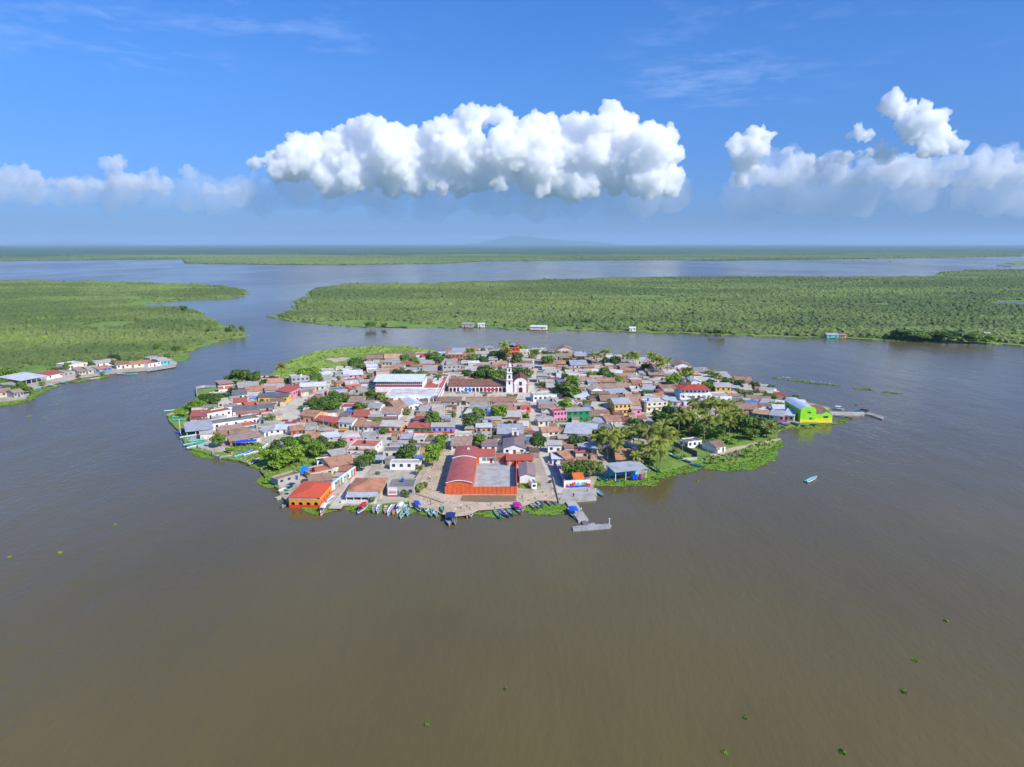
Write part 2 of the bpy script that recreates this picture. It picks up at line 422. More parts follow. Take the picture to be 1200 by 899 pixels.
# ------------------------------------------------------------------ the island ground
GZ = .7
def GG(px, py): return G(px, py, GZ)
island_px = [(197, 487), (212, 478), (228, 470), (232, 459), (258, 453), (270, 445), (290, 440), (318, 440), (326, 432), (338, 424), (352, 418), (375, 411.5), (400, 408.5), (440, 406.5), (480, 406.5), (505, 411), (522, 414.5), (540, 411),
             (560, 410), (600, 409), (640, 411), (690, 415), (740, 420), (790, 428), (830, 437), (862, 446), (890, 452), (912, 460), (930, 468), (974, 479), (974, 494), (945, 499), (925, 501), (910, 507), (912, 516), (900, 527),
             (880, 539), (850, 544), (822, 543), (800, 546), (794, 549), (770, 555), (760, 561), (740, 563), (716, 558), (697, 559), (694, 572), (700, 584), (657, 588), (650, 577), (632, 581), (617, 586), (605, 592), (590, 596), (560, 597), (546, 600), (537, 606), (524, 605),
             (512, 597), (500, 590), (484, 588), (470, 592), (446, 593), (430, 594), (410, 594), (396, 594), (388, 594), (352, 593), (338, 592.5), (328, 582), (322, 572), (316, 560), (318, 550), (300, 545), (292, 545), (272, 540), (258, 538), (245, 533), (230, 530), (217, 523),
             (213, 513), (205, 502), (197, 492)]
island_w = ccw(smoothpoly(PG(island_px), 1.2, 3))
M_ground = marsh_mat('town_ground', lin(186, 174, 156), lin(162, 150, 132), lin(140, 126, 100), .05, (1, 1, 1))
M_grass = marsh_mat('grass', lin(102, 132, 42), lin(122, 146, 52), lin(92, 112, 46), .12, (1, 1, 1), .3)
tag(land('island_ground', island_w, -.6, GZ - .06, M_grass), kind='structure')
M_grass2 = marsh_mat('meadow', lin(122, 148, 54), lin(140, 158, 66), lin(108, 132, 50), .06, (1, .5, 1), .2)
M_weed = marsh_mat('water_plants', lin(96, 134, 30), lin(116, 146, 38), lin(82, 114, 32), .2, (1, 1, 1), .4)
M_earth = marsh_mat('bare_earth', lin(192, 170, 142), lin(172, 150, 122), lin(204, 188, 164), .15, (1, 1, 1))
M_mud = marsh_mat('mud', lin(128, 106, 76), lin(118, 98, 70), lin(140, 118, 88), .2, (1, 1, 1))
M_street = marsh_mat('paving', lin(194, 184, 168), lin(178, 168, 152), lin(204, 196, 182), .12, (1, 1, 1))
def sheet(name, pts, z, mat, kind='structure', jit=.5, sub=3, label=None, cat=None):
    o = land(name, smoothpoly(PG(pts), jit, sub), z - .004 if z > 1 else max(-.3, z - .35), z, mat)
    tag(o, label, cat, kind=kind); return o
tg_px = [(222, 508), (230, 487), (240, 470), (262, 462), (272, 450), (300, 445), (326, 444), (345, 450), (372, 444), (392, 440), (402, 432), (424, 426), (450, 423), (480, 424), (505, 420), (522, 416), (560, 412), (600, 411), (640, 413), (690, 417), (740, 422), (790, 430), (830, 439), (862, 448), (890, 454), (925, 468), (972, 480), (972, 492), (940, 497), (905, 497), (885, 491), (850, 487), (830, 490), (790, 500), (770, 512),
         (755, 530), (765, 552), (740, 562), (716, 557), (699, 559), (694, 572), (700, 583), (657, 587), (650, 577), (632, 580), (617, 585), (605, 591), (590, 595), (560, 596), (546, 599), (537, 605), (524, 604), (512, 596), (500, 589), (484, 587), (470, 591), (430, 593), (390, 593), (350, 592), (338, 591), (330, 582), (326, 572), (350, 558), (372, 550), (380, 530), (330, 530), (305, 522), (285, 524), (262, 532), (240, 528), (224, 520)]
tag(land('town_ground', smoothpoly(PG(tg_px), 1.0, 3), .3, GZ, M_ground), kind='structure')
lay = [GZ]
def nextz(): lay[0] += .004; return lay[0]
weeds = []
def tufts(name, pts, z, mat, density, h, label, cat, seed=1, r=.5):
    poly = smoothpoly(PG(pts), 1.5, 6 if name == 'water_hyacinth' else 3); P_ = np.array(poly); x0, y0 = P_.min(0); x1, y1 = P_.max(0)
    rs = np.random.RandomState(seed); n = int((x1 - x0) * (y1 - y0) * density)
    xs = rs.uniform(x0, x1, n); ys = rs.uniform(y0, y1, n); k = inpoly(xs, ys, poly); xs, ys = xs[k], ys[k]
    ang = rs.uniform(0, 6.283, len(xs)); s = rs.uniform(.6, 1.4, len(xs)) * r; hh = rs.uniform(.4, 1.3, len(xs)) * h
    V = []; 
    ca, sa = np.cos(ang) * s, np.sin(ang) * s; tl = rs.uniform(-.5, .5, len(xs)) * r
    V = np.stack([np.stack([xs - ca, ys - sa, np.full_like(xs, z)], -1), np.stack([xs + ca, ys + sa, np.full_like(xs, z)], -1),
                  np.stack([xs + ca * 1.2 + tl, ys + sa * 1.2 + tl, z + hh], -1), np.stack([xs - ca * 1.2 + tl, ys - sa * 1.2 + tl, z + hh * .9], -1)], 1).reshape(-1, 3)
    # the sheet the blades grow from and the blades are one mass
    from mathutils.geometry import tessellate_polygon
    p = ccw(poly); tr = tessellate_polygon([[Vector((x, y, 0)) for x, y in p]]); base = np.array([(x, y, z) for x, y in p])
    fq = np.arange(len(V)).reshape(-1, 4)
    mb = MB(); mb.v = [tuple(v) for v in np.concatenate([V, base])]; mb.f = [tuple(f) for f in fq.tolist()]
    for t in tr:
        a, b_, c = [p[i] for i in t]; ar = (b_[0] - a[0]) * (c[1] - a[1]) - (c[0] - a[0]) * (b_[1] - a[1])
        t = tuple(t) if ar > 0 else tuple(t)[::-1]; mb.f.append(tuple(i + len(V) for i in t))
    o = mb.build(name, mat); tag(o, label, cat, kind='stuff'); return o
# green banks on the island
tufts('bank_grass', [(322, 440), (328, 432), (340, 424), (354, 418), (376, 412), (400, 409), (440, 407), (480, 407), (504, 411), (520, 415), (502, 414.5), (480, 413), (445, 414), (428, 416), (412, 419), (400, 418.5), (380, 421), (384, 426), (400, 427), (412, 424), (424, 425), (420, 432), (400, 436), (372, 440), (345, 447)], GZ + .02, M_grass2, .35, .4, 'bright green grass on the back left bank', 'grass', 2, .8)
sheet('mud_flat', [(382, 422), (388, 420.6), (394, 421.3), (402, 419.6), (410, 420.8), (405, 422), (407, 423.6), (398, 424.2), (392, 426), (388, 424)], GZ + .06, M_earth, jit=2)
sheet('mud_flat', [(424, 423.5), (430, 417), (445, 415.5), (480, 414), (498, 416), (502, 420), (478, 421.5), (452, 422), (440, 425)], GZ + .06, M_mud, jit=2)
tufts('bank_grass', [(197, 487), (212, 479), (230, 470), (258, 467), (240, 480), (222, 487), (214, 494), (205, 492)], GZ + .02, M_grass, .5, .8, 'green bushy grass on the far left tip of the island', 'grass', 3)
tufts('bank_grass', [(795, 505), (830, 492), (870, 488), (905, 492), (922, 500), (910, 509), (860, 521), (832, 528), (800, 520)], GZ + .02, M_grass, .5, .7, 'rough grass between the palm grove and the right shore', 'grass', 4)
tufts('bank_grass', [(820, 541), (850, 534), (880, 524), (908, 515), (912, 517), (900, 528), (878, 539), (845, 544), (826, 544)], GZ + .02, M_grass, .7, .6, 'green bank below the sandy path on the right', 'grass', 5)
tufts('bank_grass', [(305, 553), (318, 542), (345, 536), (365, 538), (375, 548), (352, 556), (325, 567), (308, 568)], GZ + .02, M_grass, .8, .5, 'mown green slope above the cove on the left', 'grass', 6)
tufts('bank_grass', [(607, 566.5), (630, 566.5), (634, 572), (624, 576), (607, 574)], GZ + .02, M_grass, 1, .3, 'small lawn in front of the white gable shed', 'grass', 7)
tufts('bank_grass', [(268, 525), (300, 520), (320, 528), (318, 540), (300, 545), (285, 538)], GZ + .02, M_grass, .8, .5, 'weedy yard grass by the rusty sheds on the left shore', 'grass', 8)
wz = .12
def weedmat(pts, label, s): tufts('water_hyacinth', pts, wz, M_weed, 1.6, .22, label, 'water plants', s, .45)
weedmat([(222, 528), (235, 525), (250, 530), (256, 537), (243, 538), (228, 534)], 'green water plants at the foot of the left boat yard', 11)
weedmat([(284, 541), (300, 536), (312, 540), (316, 552), (304, 550), (290, 546)], 'green water plants beside the pale blue boats', 12)
weedmat([(303, 562), (316, 550), (330, 548), (334, 556), (326, 572), (312, 572), (304, 568)], 'wide green mat in the cove left of the orange restaurant', 13)
weedmat([(326, 580), (338, 578), (342, 584), (334, 586)], 'small green patch beside the covered green boat', 14)
weedmat([(352, 594), (378, 590), (392, 584), (398, 590), (394, 599), (372, 604), (358, 600)], 'green plants along the foot of the orange restaurant', 15)
weedmat([(402, 595), (440, 593), (470, 591), (486, 587), (500, 589), (512, 597), (519, 600), (515, 606), (505, 603), (498, 605), (488, 600), (480, 604), (470, 601), (462, 604), (450, 600), (440, 603), (430, 599), (412, 600)], 'green plants around the row of left landing boats', 16)
weedmat([(546, 601), (560, 596), (590, 595), (606, 591), (614, 596), (610, 602), (600, 603), (590, 608), (575, 607), (560, 603), (552, 604)], 'bright green plants before the dirt landing', 17)
weedmat([(610, 592), (618, 586), (632, 580), (649, 577), (656, 586), (667, 596), (664, 602), (650, 604), (632, 604), (618, 602)], 'green plants around the boats left of the jetty', 18)
weedmat([(693, 558), (716, 556), (740, 560), (758, 558), (780, 550), (797, 545), (801, 548), (797, 558), (770, 562), (768, 570), (745, 570), (715, 570), (697, 569)], 'green plants under the blue roofed boat house', 19)
weedmat([(800, 548), (826, 541), (858, 539), (880, 534), (896, 526), (909, 514), (918, 517), (908, 538), (886, 550), (856, 553), (822, 549), (815, 553), (800, 556)], 'green fringe along the right lower shore', 20)
weedmat([(930, 500), (950, 497), (980, 494), (994, 490), (993, 496), (975, 498), (948, 502), (930, 503)], 'green plants below the lime green building', 21)
weedmat([(904, 442.6), (925, 444.8), (950, 448.2), (984, 452), (984, 452.7), (950, 449.5), (924, 446.0), (904, 443.3)], 'long thin floating strip of plants with egrets', 22)
weedmat([(999, 453.8), (1022, 456.6), (1022, 457.8), (1000, 455.4)], 'short floating strip of plants right of the egrets', 23)
weedmat([(1034, 458.6), (1058, 461), (1058, 461.8), (1034, 459.8)], 'last thin floating strip of plants toward the right', 24)
# streets and open ground
def road(name, cl, w, mat=None, z=None):
    pts = [Vector(GG(*p)) for p in cl]; L = []; Rr = []
    for i, p in enumerate(pts):
        d = (pts[min(i + 1, len(pts) - 1)] - pts[max(i - 1, 0)]).normalized(); n = Vector((-d.y, d.x)) * w / 2
        L.append(p + n); Rr.append(p - n)
    poly = [(p.x, p.y) for p in L] + [(p.x, p.y) for p in Rr[::-1]]
    zz = nextz() if z is None else z
    o = land(name, poly, zz - .1, zz, mat or M_street); tag(o, kind='structure'); return ccw(poly)
streets = [road('street', [(662, 577), (652, 562), (644, 542), (638, 525), (630, 500), (626, 478), (624, 462), (627, 447), (632, 432), (634, 416)], 6.2),
           road('street', [(518, 580), (526, 540), (532, 512), (538, 495), (541, 474)], 4.6),
           road('street', [(392, 596), (412, 570), (430, 545), (446, 522), (472, 500), (489, 482)], 4.4),
           road('street', [(330, 478), (345, 490), (362, 499), (400, 506), (440, 511), (500, 511.5), (540, 510)], 4.6),
           road('street', [(628, 502), (660, 500), (700, 497), (755, 490), (800, 478), (840, 476)], 4.6),
           road('street', [(338, 478), (360, 466), (388, 456), (400, 447), (440, 446)], 4.6),
           road('street', [(455, 476), (520, 477), (605, 477), (640, 475)], 4.0)]
opens = []
def opensheet(name, pts, mat, jit=.4):
    z = nextz(); q = smoothpoly(PG(pts, z), jit, 3); o = land(name, q, z - .1, z, mat); tag(o, kind='structure'); opens.append(ccw(q))
opensheet('plaza', [(517, 469.5), (528, 460), (596, 459.8), (622, 459.6), (622, 469)], M_street, 0)
opensheet('square', [(330, 497), (332, 480), (345, 468), (358, 466), (354, 480), (360, 497)], M_street, .3)
opensheet('earth_lane', [(487, 574), (500, 550), (512, 535), (518, 524), (529, 522), (523, 552), (519, 580), (606, 582), (625, 577), (648, 574), (655, 588), (630, 586), (612, 594), (560, 598), (545, 604), (528, 606), (505, 596), (480, 594), (478, 580)], M_earth)
opensheet('mud_yard', [(541, 580.5), (604, 580.5), (606, 587), (600, 588), (560, 588.5), (540, 587)], M_mud, .3)
opensheet('sandy_path', [(832, 533), (850, 527), (880, 519.5), (905, 515), (914, 513.5), (914, 515.5), (884, 522), (855, 530), (834, 536.5)], M_earth, .5)
opensheet('burnt_patch', [(850, 531), (862, 529), (872, 531), (868, 536), (852, 536)], marsh_mat('ash', lin(96, 88, 80), lin(110, 100, 86), lin(80, 74, 66), .3), .5)

# ------------------------------------------------------------------ palette
WALLC = dict(white=lin(236, 234, 230), cream=lin(222, 212, 188), beige=lin(200, 186, 160), grey=lin(168, 164, 158), peach=lin(226, 174, 134), salmon=lin(216, 100, 84), pink=lin(224, 140, 168),
             yellow=lin(234, 188, 100), mustard=lin(224, 164, 40), orange=lin(226, 104, 40), green=lin(20, 142, 88), lime=lin(140, 218, 44), turquoise=lin(90, 186, 196), blue=lin(92, 140, 200),
             purple=lin(152, 142, 208), red=lin(196, 60, 48), brick=lin(170, 112, 84))
ROOFC = dict(tile=('tile', lin(192, 142, 110), 'clay tile roof'), browntile=('tile', lin(168, 136, 112), 'brown tile roof'), paletile=('tile', lin(206, 160, 126), 'pale tile roof'), zinc=('sheet', lin(174, 168, 158), 'grey metal roof'), bluezinc=('sheet', lin(168, 170, 174), 'bluish metal roof'),
             white=('sheet', lin(204, 206, 208), 'white metal roof'), rust=('rust', lin(168, 118, 90), 'rusty metal roof'), concrete=('concrete', lin(168, 162, 150), 'flat concrete roof'), darkconcrete=('concrete', lin(128, 124, 118), 'dark flat roof'),
             palecon=('concrete', lin(196, 190, 178), 'pale flat roof'), red=('paint', lin(164, 84, 70), 'red roof'), terracotta=('concrete', lin(188, 110, 82), 'flat terracotta roof'), maroon=('tile', lin(134, 78, 70), 'maroon tile roof'), mauve=('sheet', lin(150, 128, 122), 'mauve grey roof'),
             blacksheet=('sheet', lin(100, 100, 102), 'dark grey metal roof'))
DOORC = [lin(110, 62, 40), lin(140, 44, 36), lin(60, 80, 110), lin(200, 196, 188), lin(46, 96, 80), lin(70, 60, 54)]
GLASS = (.035, .04, .045)
M_glass = surf('plain', GLASS); M_dark = surf('plain', (.03, .03, .03)); M_white = surf('paint', lin(236, 236, 234)); M_wood = surf('paint', lin(120, 92, 66)); M_pole = surf('plain', (.25, .24, .22))
THINGS = []
def thing(o, desc, cat, group=None, px=None, fixed=False, prio=0):
    """remember a top-level object; its label is worded at the end from what it looks like and what it stands by"""
    if px is None:
        l = o.location; px = P(l.x, l.y, l.z)
    THINGS.append(dict(o=o, desc=desc, x=px[0], y=px[1], fixed=fixed)); tag(o, None, cat, group); return o
# occupancy grid, used only to plan the town
OX, OY, OS, ON = -230, 180, .5, (980, 900)
occ = np.zeros((ON[1], ON[0]), bool)
gx, gy = np.meshgrid(OX + (np.arange(ON[0]) + .5) * OS, OY + (np.arange(ON[1]) + .5) * OS)
def cells(poly):
    xs = [p[0] for p in poly]; ys = [p[1] for p in poly]
    i0 = max(0, int((min(xs) - OX) / OS)); i1 = min(ON[0], int((max(xs) - OX) / OS) + 2); j0 = max(0, int((min(ys) - OY) / OS)); j1 = min(ON[1], int((max(ys) - OY) / OS) + 2)
    if i1 <= i0 or j1 <= j0: return None
    return (slice(j0, j1), slice(i0, i1)), inpoly(gx[j0:j1, i0:i1], gy[j0:j1, i0:i1], poly)
def mark(poly):
    c = cells(poly)
    if c: occ[c[0]] |= c[1]
def free(poly):
    c = cells(poly)
    return c is not None and not (occ[c[0]] & c[1]).any()
for s_ in streets + opens: mark(s_)

# ------------------------------------------------------------------ houses
def archwall(mb, x0, x1, y0, y1, h, n, ow, hs, z0=0):
    bw = (x1 - x0) / n; r = ow / 2
    for i in range(n):
        a = x0 + i * bw; c = a + bw / 2
        mb.box(a, c - r, y0, y1, z0, z0 + h); mb.box(c + r, a + bw, y0, y1, z0, z0 + h)
        pts = [(c + r, z0 + h), (c - r, z0 + h), (c - r, z0 + hs)] + [(c - r * math.cos(t), z0 + hs + r * math.sin(t)) for t in np.linspace(0, math.pi, 9)[1:-1]] + [(c + r, z0 + hs)]
        mb.prism_y(pts, y0, y1)
def roof_gx(mb, x0, x1, y0, y1, h, rise, ov=.4, th=.14):
    ym = (y0 + y1) / 2; s = rise / ((y1 - y0) / 2); lo = h - s * ov
    mb.slab([(x0 - ov, y0 - ov, lo + th), (x1 + ov, y0 - ov, lo + th), (x1 + ov, ym, h + rise + th), (x0 - ov, ym, h + rise + th)], th)
    mb.slab([(x0 - ov, ym, h + rise + th), (x1 + ov, ym, h + rise + th), (x1 + ov, y1 + ov, lo + th), (x0 - ov, y1 + ov, lo + th)], th)
def roof_gy(mb, x0, x1, y0, y1, h, rise, ov=.4, th=.14):
    xm = (x0 + x1) / 2; s = rise / ((x1 - x0) / 2); lo = h - s * ov
    mb.slab([(x0 - ov, y0 - ov, lo + th), (xm, y0 - ov, h + rise + th), (xm, y1 + ov, h + rise + th), (x0 - ov, y1 + ov, lo + th)], th)
    mb.slab([(xm, y0 - ov, h + rise + th), (x1 + ov, y0 - ov, lo + th), (x1 + ov, y1 + ov, lo + th), (xm, y1 + ov, h + rise + th)], th)
def roof_hip(mb, x0, x1, y0, y1, h, rise, ov=.4):
    x0 -= ov; x1 += ov; y0 -= ov; y1 += ov
    W, D = x1 - x0, y1 - y0
    if W >= D: a, b = (x0 + D / 2, (y0 + y1) / 2), (x1 - D / 2, (y0 + y1) / 2)
    else: a, b = ((x0 + x1) / 2, y0 + W / 2), ((x0 + x1) / 2, y1 - W / 2)
    v = [(x0, y0, h), (x1, y0, h), (x1, y1, h), (x0, y1, h), (a[0], a[1], h + rise), (b[0], b[1], h + rise), (x0, y0, h - .12), (x1, y0, h - .12), (x1, y1, h - .12), (x0, y1, h - .12)]
    if W >= D: fs = [(0, 1, 5, 4), (1, 2, 5), (2, 3, 4, 5), (3, 0, 4)]
    else: fs = [(0, 1, 4), (1, 2, 5, 4), (2, 3, 5), (3, 0, 4, 5)]
    mb.add(v, fs + [(6, 7, 1, 0), (7, 8, 2, 1), (8, 9, 3, 2), (9, 6, 0, 3), (9, 8, 7, 6)])
def gablewalls(mb, x0, x1, y0, y1, h, rise, axis):
    if axis == 'x': # ridge along x : gables on the sides
        ym = (y0 + y1) / 2
        mb.box(x0, x1, y0, y1, 0, h)
        for a, b in ((x0, x0 + .2), (x1 - .2, x1)):
            mb.add([(a, y0, h), (a, y1, h), (a, ym, h + rise), (b, y0, h), (b, y1, h), (b, ym, h + rise)], [(0, 2, 1), (3, 4, 5), (0, 3, 5, 2), (1, 2, 5, 4)])
    else:
        mb.box(x0, x1, y0, y1, 0, h); mb.prism_y([(x0, h), (x1, h), ((x0 + x1) / 2, h + rise)], y0, y0 + .2); mb.prism_y([(x0, h), (x1, h), ((x0 + x1) / 2, h + rise)], y1 - .2, y1)
def opening(parent, name, x, z, w, h, m, y=0.0, out=.04):
    mb = MB(); mb.box(x - w / 2, x + w / 2, y - out, y + .05, z, z + h); return mb.build(name, m, parent)
def side_opening(parent, name, xs, sgn, y, z, w, h, m):
    mb = MB(); a, b = (xs - .05, xs + .04) if sgn > 0 else (xs - .04, xs + .05); mb.box(a, b, y - w / 2, y + w / 2, z, z + h); return mb.build(name, m, parent)
def house_at(cx, cy_, rz, W, D, h, wall='white', roof='concrete', rt='flat', rnd=None, desc=None, name='house', group='houses of the island town', band=None, win=None, doors=1, cat='house',
             tank=False, lean=None, label=None, side=True, storeys=None, z=GZ, nomark=False, small=False, porch=False, backroof=None):
    rnd = rnd or random
    r = empty(name, (cx, cy_, z), rz)
    x0, x1 = -W / 2, W / 2; wm = surf('paint', WALLC[wall]); rk, rc, rword = ROOFC[roof]
    v_ = .88 + .24 * rnd.random(); v_ = round(v_ * 6) / 6
    rm = surf(rk, tuple(min(.85, c * v_) for c in rc))
    mb = MB(); rb = MB()
    rise = 0
    if rt == 'flat':
        mb.box(x0, x1, 0, .2, 0, h); mb.box(x0, x1, D - .2, D, 0, h); mb.box(x0, x0 + .2, .2, D - .2, 0, h); mb.box(x1 - .2, x1, .2, D - .2, 0, h)
        rb.box(x0 + .2, x1 - .2, .2, D - .2, h - .5, h - .3)
    elif rt == 'gx':
        rise = min(2.6, D * .5 * .32); gablewalls(mb, x0, x1, 0, D, h, rise, 'x'); roof_gx(rb, x0, x1, 0, D, h + .02, rise)
    elif rt == 'gy':
        rise = min(2.8, W * .5 * .34); gablewalls(mb, x0, x1, 0, D, h, rise, 'y'); roof_gy(rb, x0, x1, 0, D, h + .02, rise)
    elif rt == 'hip':
        rise = min(2.6, min(W, D) * .5 * .35); mb.box(x0, x1, 0, D, 0, h - .14); roof_hip(rb, x0, x1, 0, D, h, rise)
    elif rt == 'shed':
        rise = min(1.8, D * .13); mb.box(x0, x1, 0, D, 0, h - .02)
        for a, b in ((x0, x0 + .2), (x1 - .2, x1)): mb.add([(a, 0, h - .02), (a, D, h - .02), (a, D, h + rise), (b, 0, h - .02), (b, D, h - .02), (b, D, h + rise)], [(0, 2, 1), (3, 4, 5), (0, 3, 5, 2), (1, 2, 5, 4)])
        mb.box(x0 + .2, x1 - .2, D - .2, D, h - .02, h + rise - .02)
        rb.slab([(x0 - .4, -.5, h - .5 * rise / D + .14), (x1 + .4, -.5, h - .5 * rise / D + .14), (x1 + .4, D + .3, h + rise + .18), (x0 - .4, D + .3, h + rise + .18)], .12)
    elif rt == 'open':
        rise = min(1.2, D * .08); n = max(2, int(W / 3.5) + 1)
        for yy in (.2, D - .3):
            for i in range(n):
                xx = x0 + .2 + (W - .5) * i / (n - 1)
                pb = MB(); pb.box(xx - .1, xx + .1, yy, yy + .2, 0, h + rise * yy / D); pb.build('post', M_white if not small else M_pole, r)
        mb.box(x0 + .3, x1 - .3, D * .7, D - .5, 0, h - .1)
        rb.slab([(x0 - .5, -.5, h + .14), (x1 + .5, -.5, h + .14), (x1 + .5, D + .3, h + rise + .24), (x0 - .5, D + .3, h + rise + .24)], .12)
    wo = mb.build('wall', wm, r); rb.build('roof', rm, r)
    if rt == 'flat':
        cb = MB(); cm = surf('concrete', lin(188, 182, 170)); e = .05; t = .1
        cb.box(x0 - e, x1 + e, -e, .25, h + .003, h + t); cb.box(x0 - e, x1 + e, D - .25, D + e, h + .003, h + t)
        cb.box(x0 - e, x0 + .25, .25, D - .25, h + .003, h + t); cb.box(x1 - .25, x1 + e, .25, D - .25, h + .003, h + t)
        cb.build('parapet', cm, r)
    if band:
        bb = MB(); bb.box(x0 - .03, x1 + .03, -.03, .05, 0, 1.0); bb.box(x0 - .03, x0 + .05, .05, D, 0, 1.0); bb.box(x1 - .05, x1 + .03, .05, D, 0, 1.0); bb.build('painted_band', surf('paint', WALLC.get(band, lin(150, 60, 50))), r)
    st = storeys or (2 if h > 5.3 else 1); sh = h / st
    if rt != 'open':
        dm = surf('paint', rnd.choice(DOORC)); nw = win if win is not None else max(1, min(4, int(W / 3.4)))
        slots = nw + doors; order = list(range(slots)); rnd.shuffle(order); dset = set(order[:doors])
        for k in range(st):
            for i in range(slots):
                x = x0 + W * (i + .5) / slots
                ww = min(1.25, W / slots * .6)
                if k == 0 and i in dset: opening(r, 'door', x, .02, min(1.1, ww), min(2.2, sh * .75), dm)
                elif k > 0 or i not in dset:
                    wo_ = opening(r, 'window', x, k * sh + sh * .38, ww, min(1.25, sh * .4), M_glass)
        if side and D > 5:
            sg = 1 if r.location.x < 0 else -1; xs = x1 if sg > 0 else x0
            for k in range(st):
                for yy in ([D * .35, D * .7] if D > 9 else [D * .5]): side_opening(r, 'window', xs, sg, yy, k * sh + sh * .4, 1.1, min(1.1, sh * .38), M_glass)
        if st == 2 and rnd.random() < .5:
            lb = MB(); lb.box(x0 - .06, x1 + .06, -.5, -.002, sh - .12, sh + .06); lb.build('balcony', surf('concrete', lin(190, 184, 172)), r)
    if porch:
        pb = MB(); pb.slab([(x0, -2.2, 2.3), (x1, -2.2, 2.3), (x1, -.003, 2.75), (x0, -.003, 2.75)], .1); pb.build('porch_roof', surf(*ROOFC[porch][:2]), r)
        for xx in (x0 + .2, 0, x1 - .2):
            q = MB(); q.box(xx - .07, xx + .07, -2.1, -1.96, 0, 2.2); q.build('post', M_white, r)
    if backroof:
        bk, bc, _ = ROOFC[backroof]; d2 = min(7, D * .6); q = MB(); w2 = W * rnd.uniform(.5, .95); xa = x0 if rnd.random() < .5 else x1 - w2
        q.slab([(xa, D + .3, h * .92), (xa + w2, D + .3, h * .92), (xa + w2, D + d2, h * .74), (xa, D + d2, h * .74)], .1); q.build('lean_to_roof', surf(bk, bc), r)
        q = MB(); q.box(xa + .2, xa + w2 - .2, D + .35, D + d2 - .3, 0, h * .7); q.build('lean_to_wall', surf('paint', WALLC['grey' if rnd.random() < .5 else 'beige']), r)
    c, s = math.cos(rz), math.sin(rz)
    loc = lambda x, y: (cx + x * c - y * s, cy_ + x * s + y * c)
    if not nomark: mark([loc(x0 - .3, -.3), loc(x1 + .3, -.3), loc(x1 + .3, D + (5 if backroof else .3)), loc(x0 - .3, D + (5 if backroof else .3))])
    fx = {'white': 'white', 'grey': 'bare grey', 'blue': 'light blue', 'brick': 'bare brick', 'green': 'dark green', 'orange': 'bright orange', 'pink': 'pink'}.get(wall, wall)
    d = desc or f"{fx} {'two-storey ' if st == 2 else ''}{'open shelter' if rt == 'open' else 'house'} with {rword}"
    ctr = loc(0, 0); px = P(ctr[0], ctr[1], z + h * .6)
    if label: tag(r, label, cat, group)
    else: thing(r, d, cat, group, px)
    if tank:
        tx, ty = loc(x0 + W * rnd.uniform(.2, .8), D * rnd.uniform(.35, .7))
        if rt == 'flat': watertank(tx, ty, z + h - .3, rnd)
    return r, (x0, x1, D, h)
tankm = [surf('plain', (.02, .02, .022)), surf('plain', lin(40, 90, 190)), surf('plain', lin(220, 220, 220)), surf('plain', lin(190, 170, 140))]
tankw = ['black', 'blue', 'white', 'tan']
def watertank(x, y, z, rnd):
    k = rnd.choice([0, 0, 0, 1, 2, 3]); r = empty('water_tank', (x, y, z)); n = 10
    b = MB(); b.bar((0, 0, 0), (0, 0, 1.25), .6, .6, n); b.bar((0, 0, 1.25), (0, 0, 1.5), .6, .25, n); b.build('tank_body', tankm[k], r)
    l = MB(); l.bar((0, 0, 1.5), (0, 0, 1.62), .27, .22, 8); l.build('lid', tankm[0], r)
    thing(r, f'{tankw[k]} rooftop water tank', 'water tank', 'water tanks on the flat roofs')
def H(x0, y0, x1, y1, wp, rp, wall, roof, rt='flat', **kw):
    a = Vector(GG(x0, y0)); b = Vector(GG(x1, y1)); rz = math.atan2(b.y - a.y, b.x - a.x); W = (b - a).length
    ym = (y0 + y1) / 2; mw, _ = mpp(ym, GZ); h = max(2.3, wp * mw); md = mpp(ym - wp, GZ + h)[1]
    if rt == 'gx': D = 2 * rp / (1 / md + .32 / mw)
    elif rt == 'hip': D = 2 * rp / (1 / md + .35 / mw)
    elif rt == 'shed': D = rp / (1 / md + .13 / mw)
    else: D = rp * md
    D = max(4.5, min(D, 34))
    c = (a + b) / 2
    rnd = random.Random(int(x0 * 31 + y0 * 17))
    kw.setdefault('tank', rt == 'flat' and rnd.random() < .35)
    return house_at(c.x, c.y, rz, W, D, h, wall, roof, rt, rnd=rnd, **kw)
# ------------------------------------------------------------------ landmarks
def frame(x0, y0, x1, y1):
    a = Vector(GG(x0, y0)); b = Vector(GG(x1, y1)); c = (a + b) / 2
    return c.x, c.y, math.atan2(b.y - a.y, b.x - a.x), (b - a).length
def markbox(cx, cy_, rz, x0, x1, y0, y1):
    c, s = math.cos(rz), math.sin(rz); mark([(cx + x * c - y * s, cy_ + x * s + y * c) for x, y in ((x0, y0), (x1, y0), (x1, y1), (x0, y1))])
M_redtrim = surf('paint', lin(170, 40, 40)); M_orange = surf('paint', lin(222, 102, 48)); M_redroof = surf('paint', lin(160, 64, 52)); M_school = surf('sheet', lin(176, 88, 72))
def bx(parent, name, m, *bs):
    mb = MB()
    for b in bs: mb.box(*b)
    return mb.build(name, m, parent)

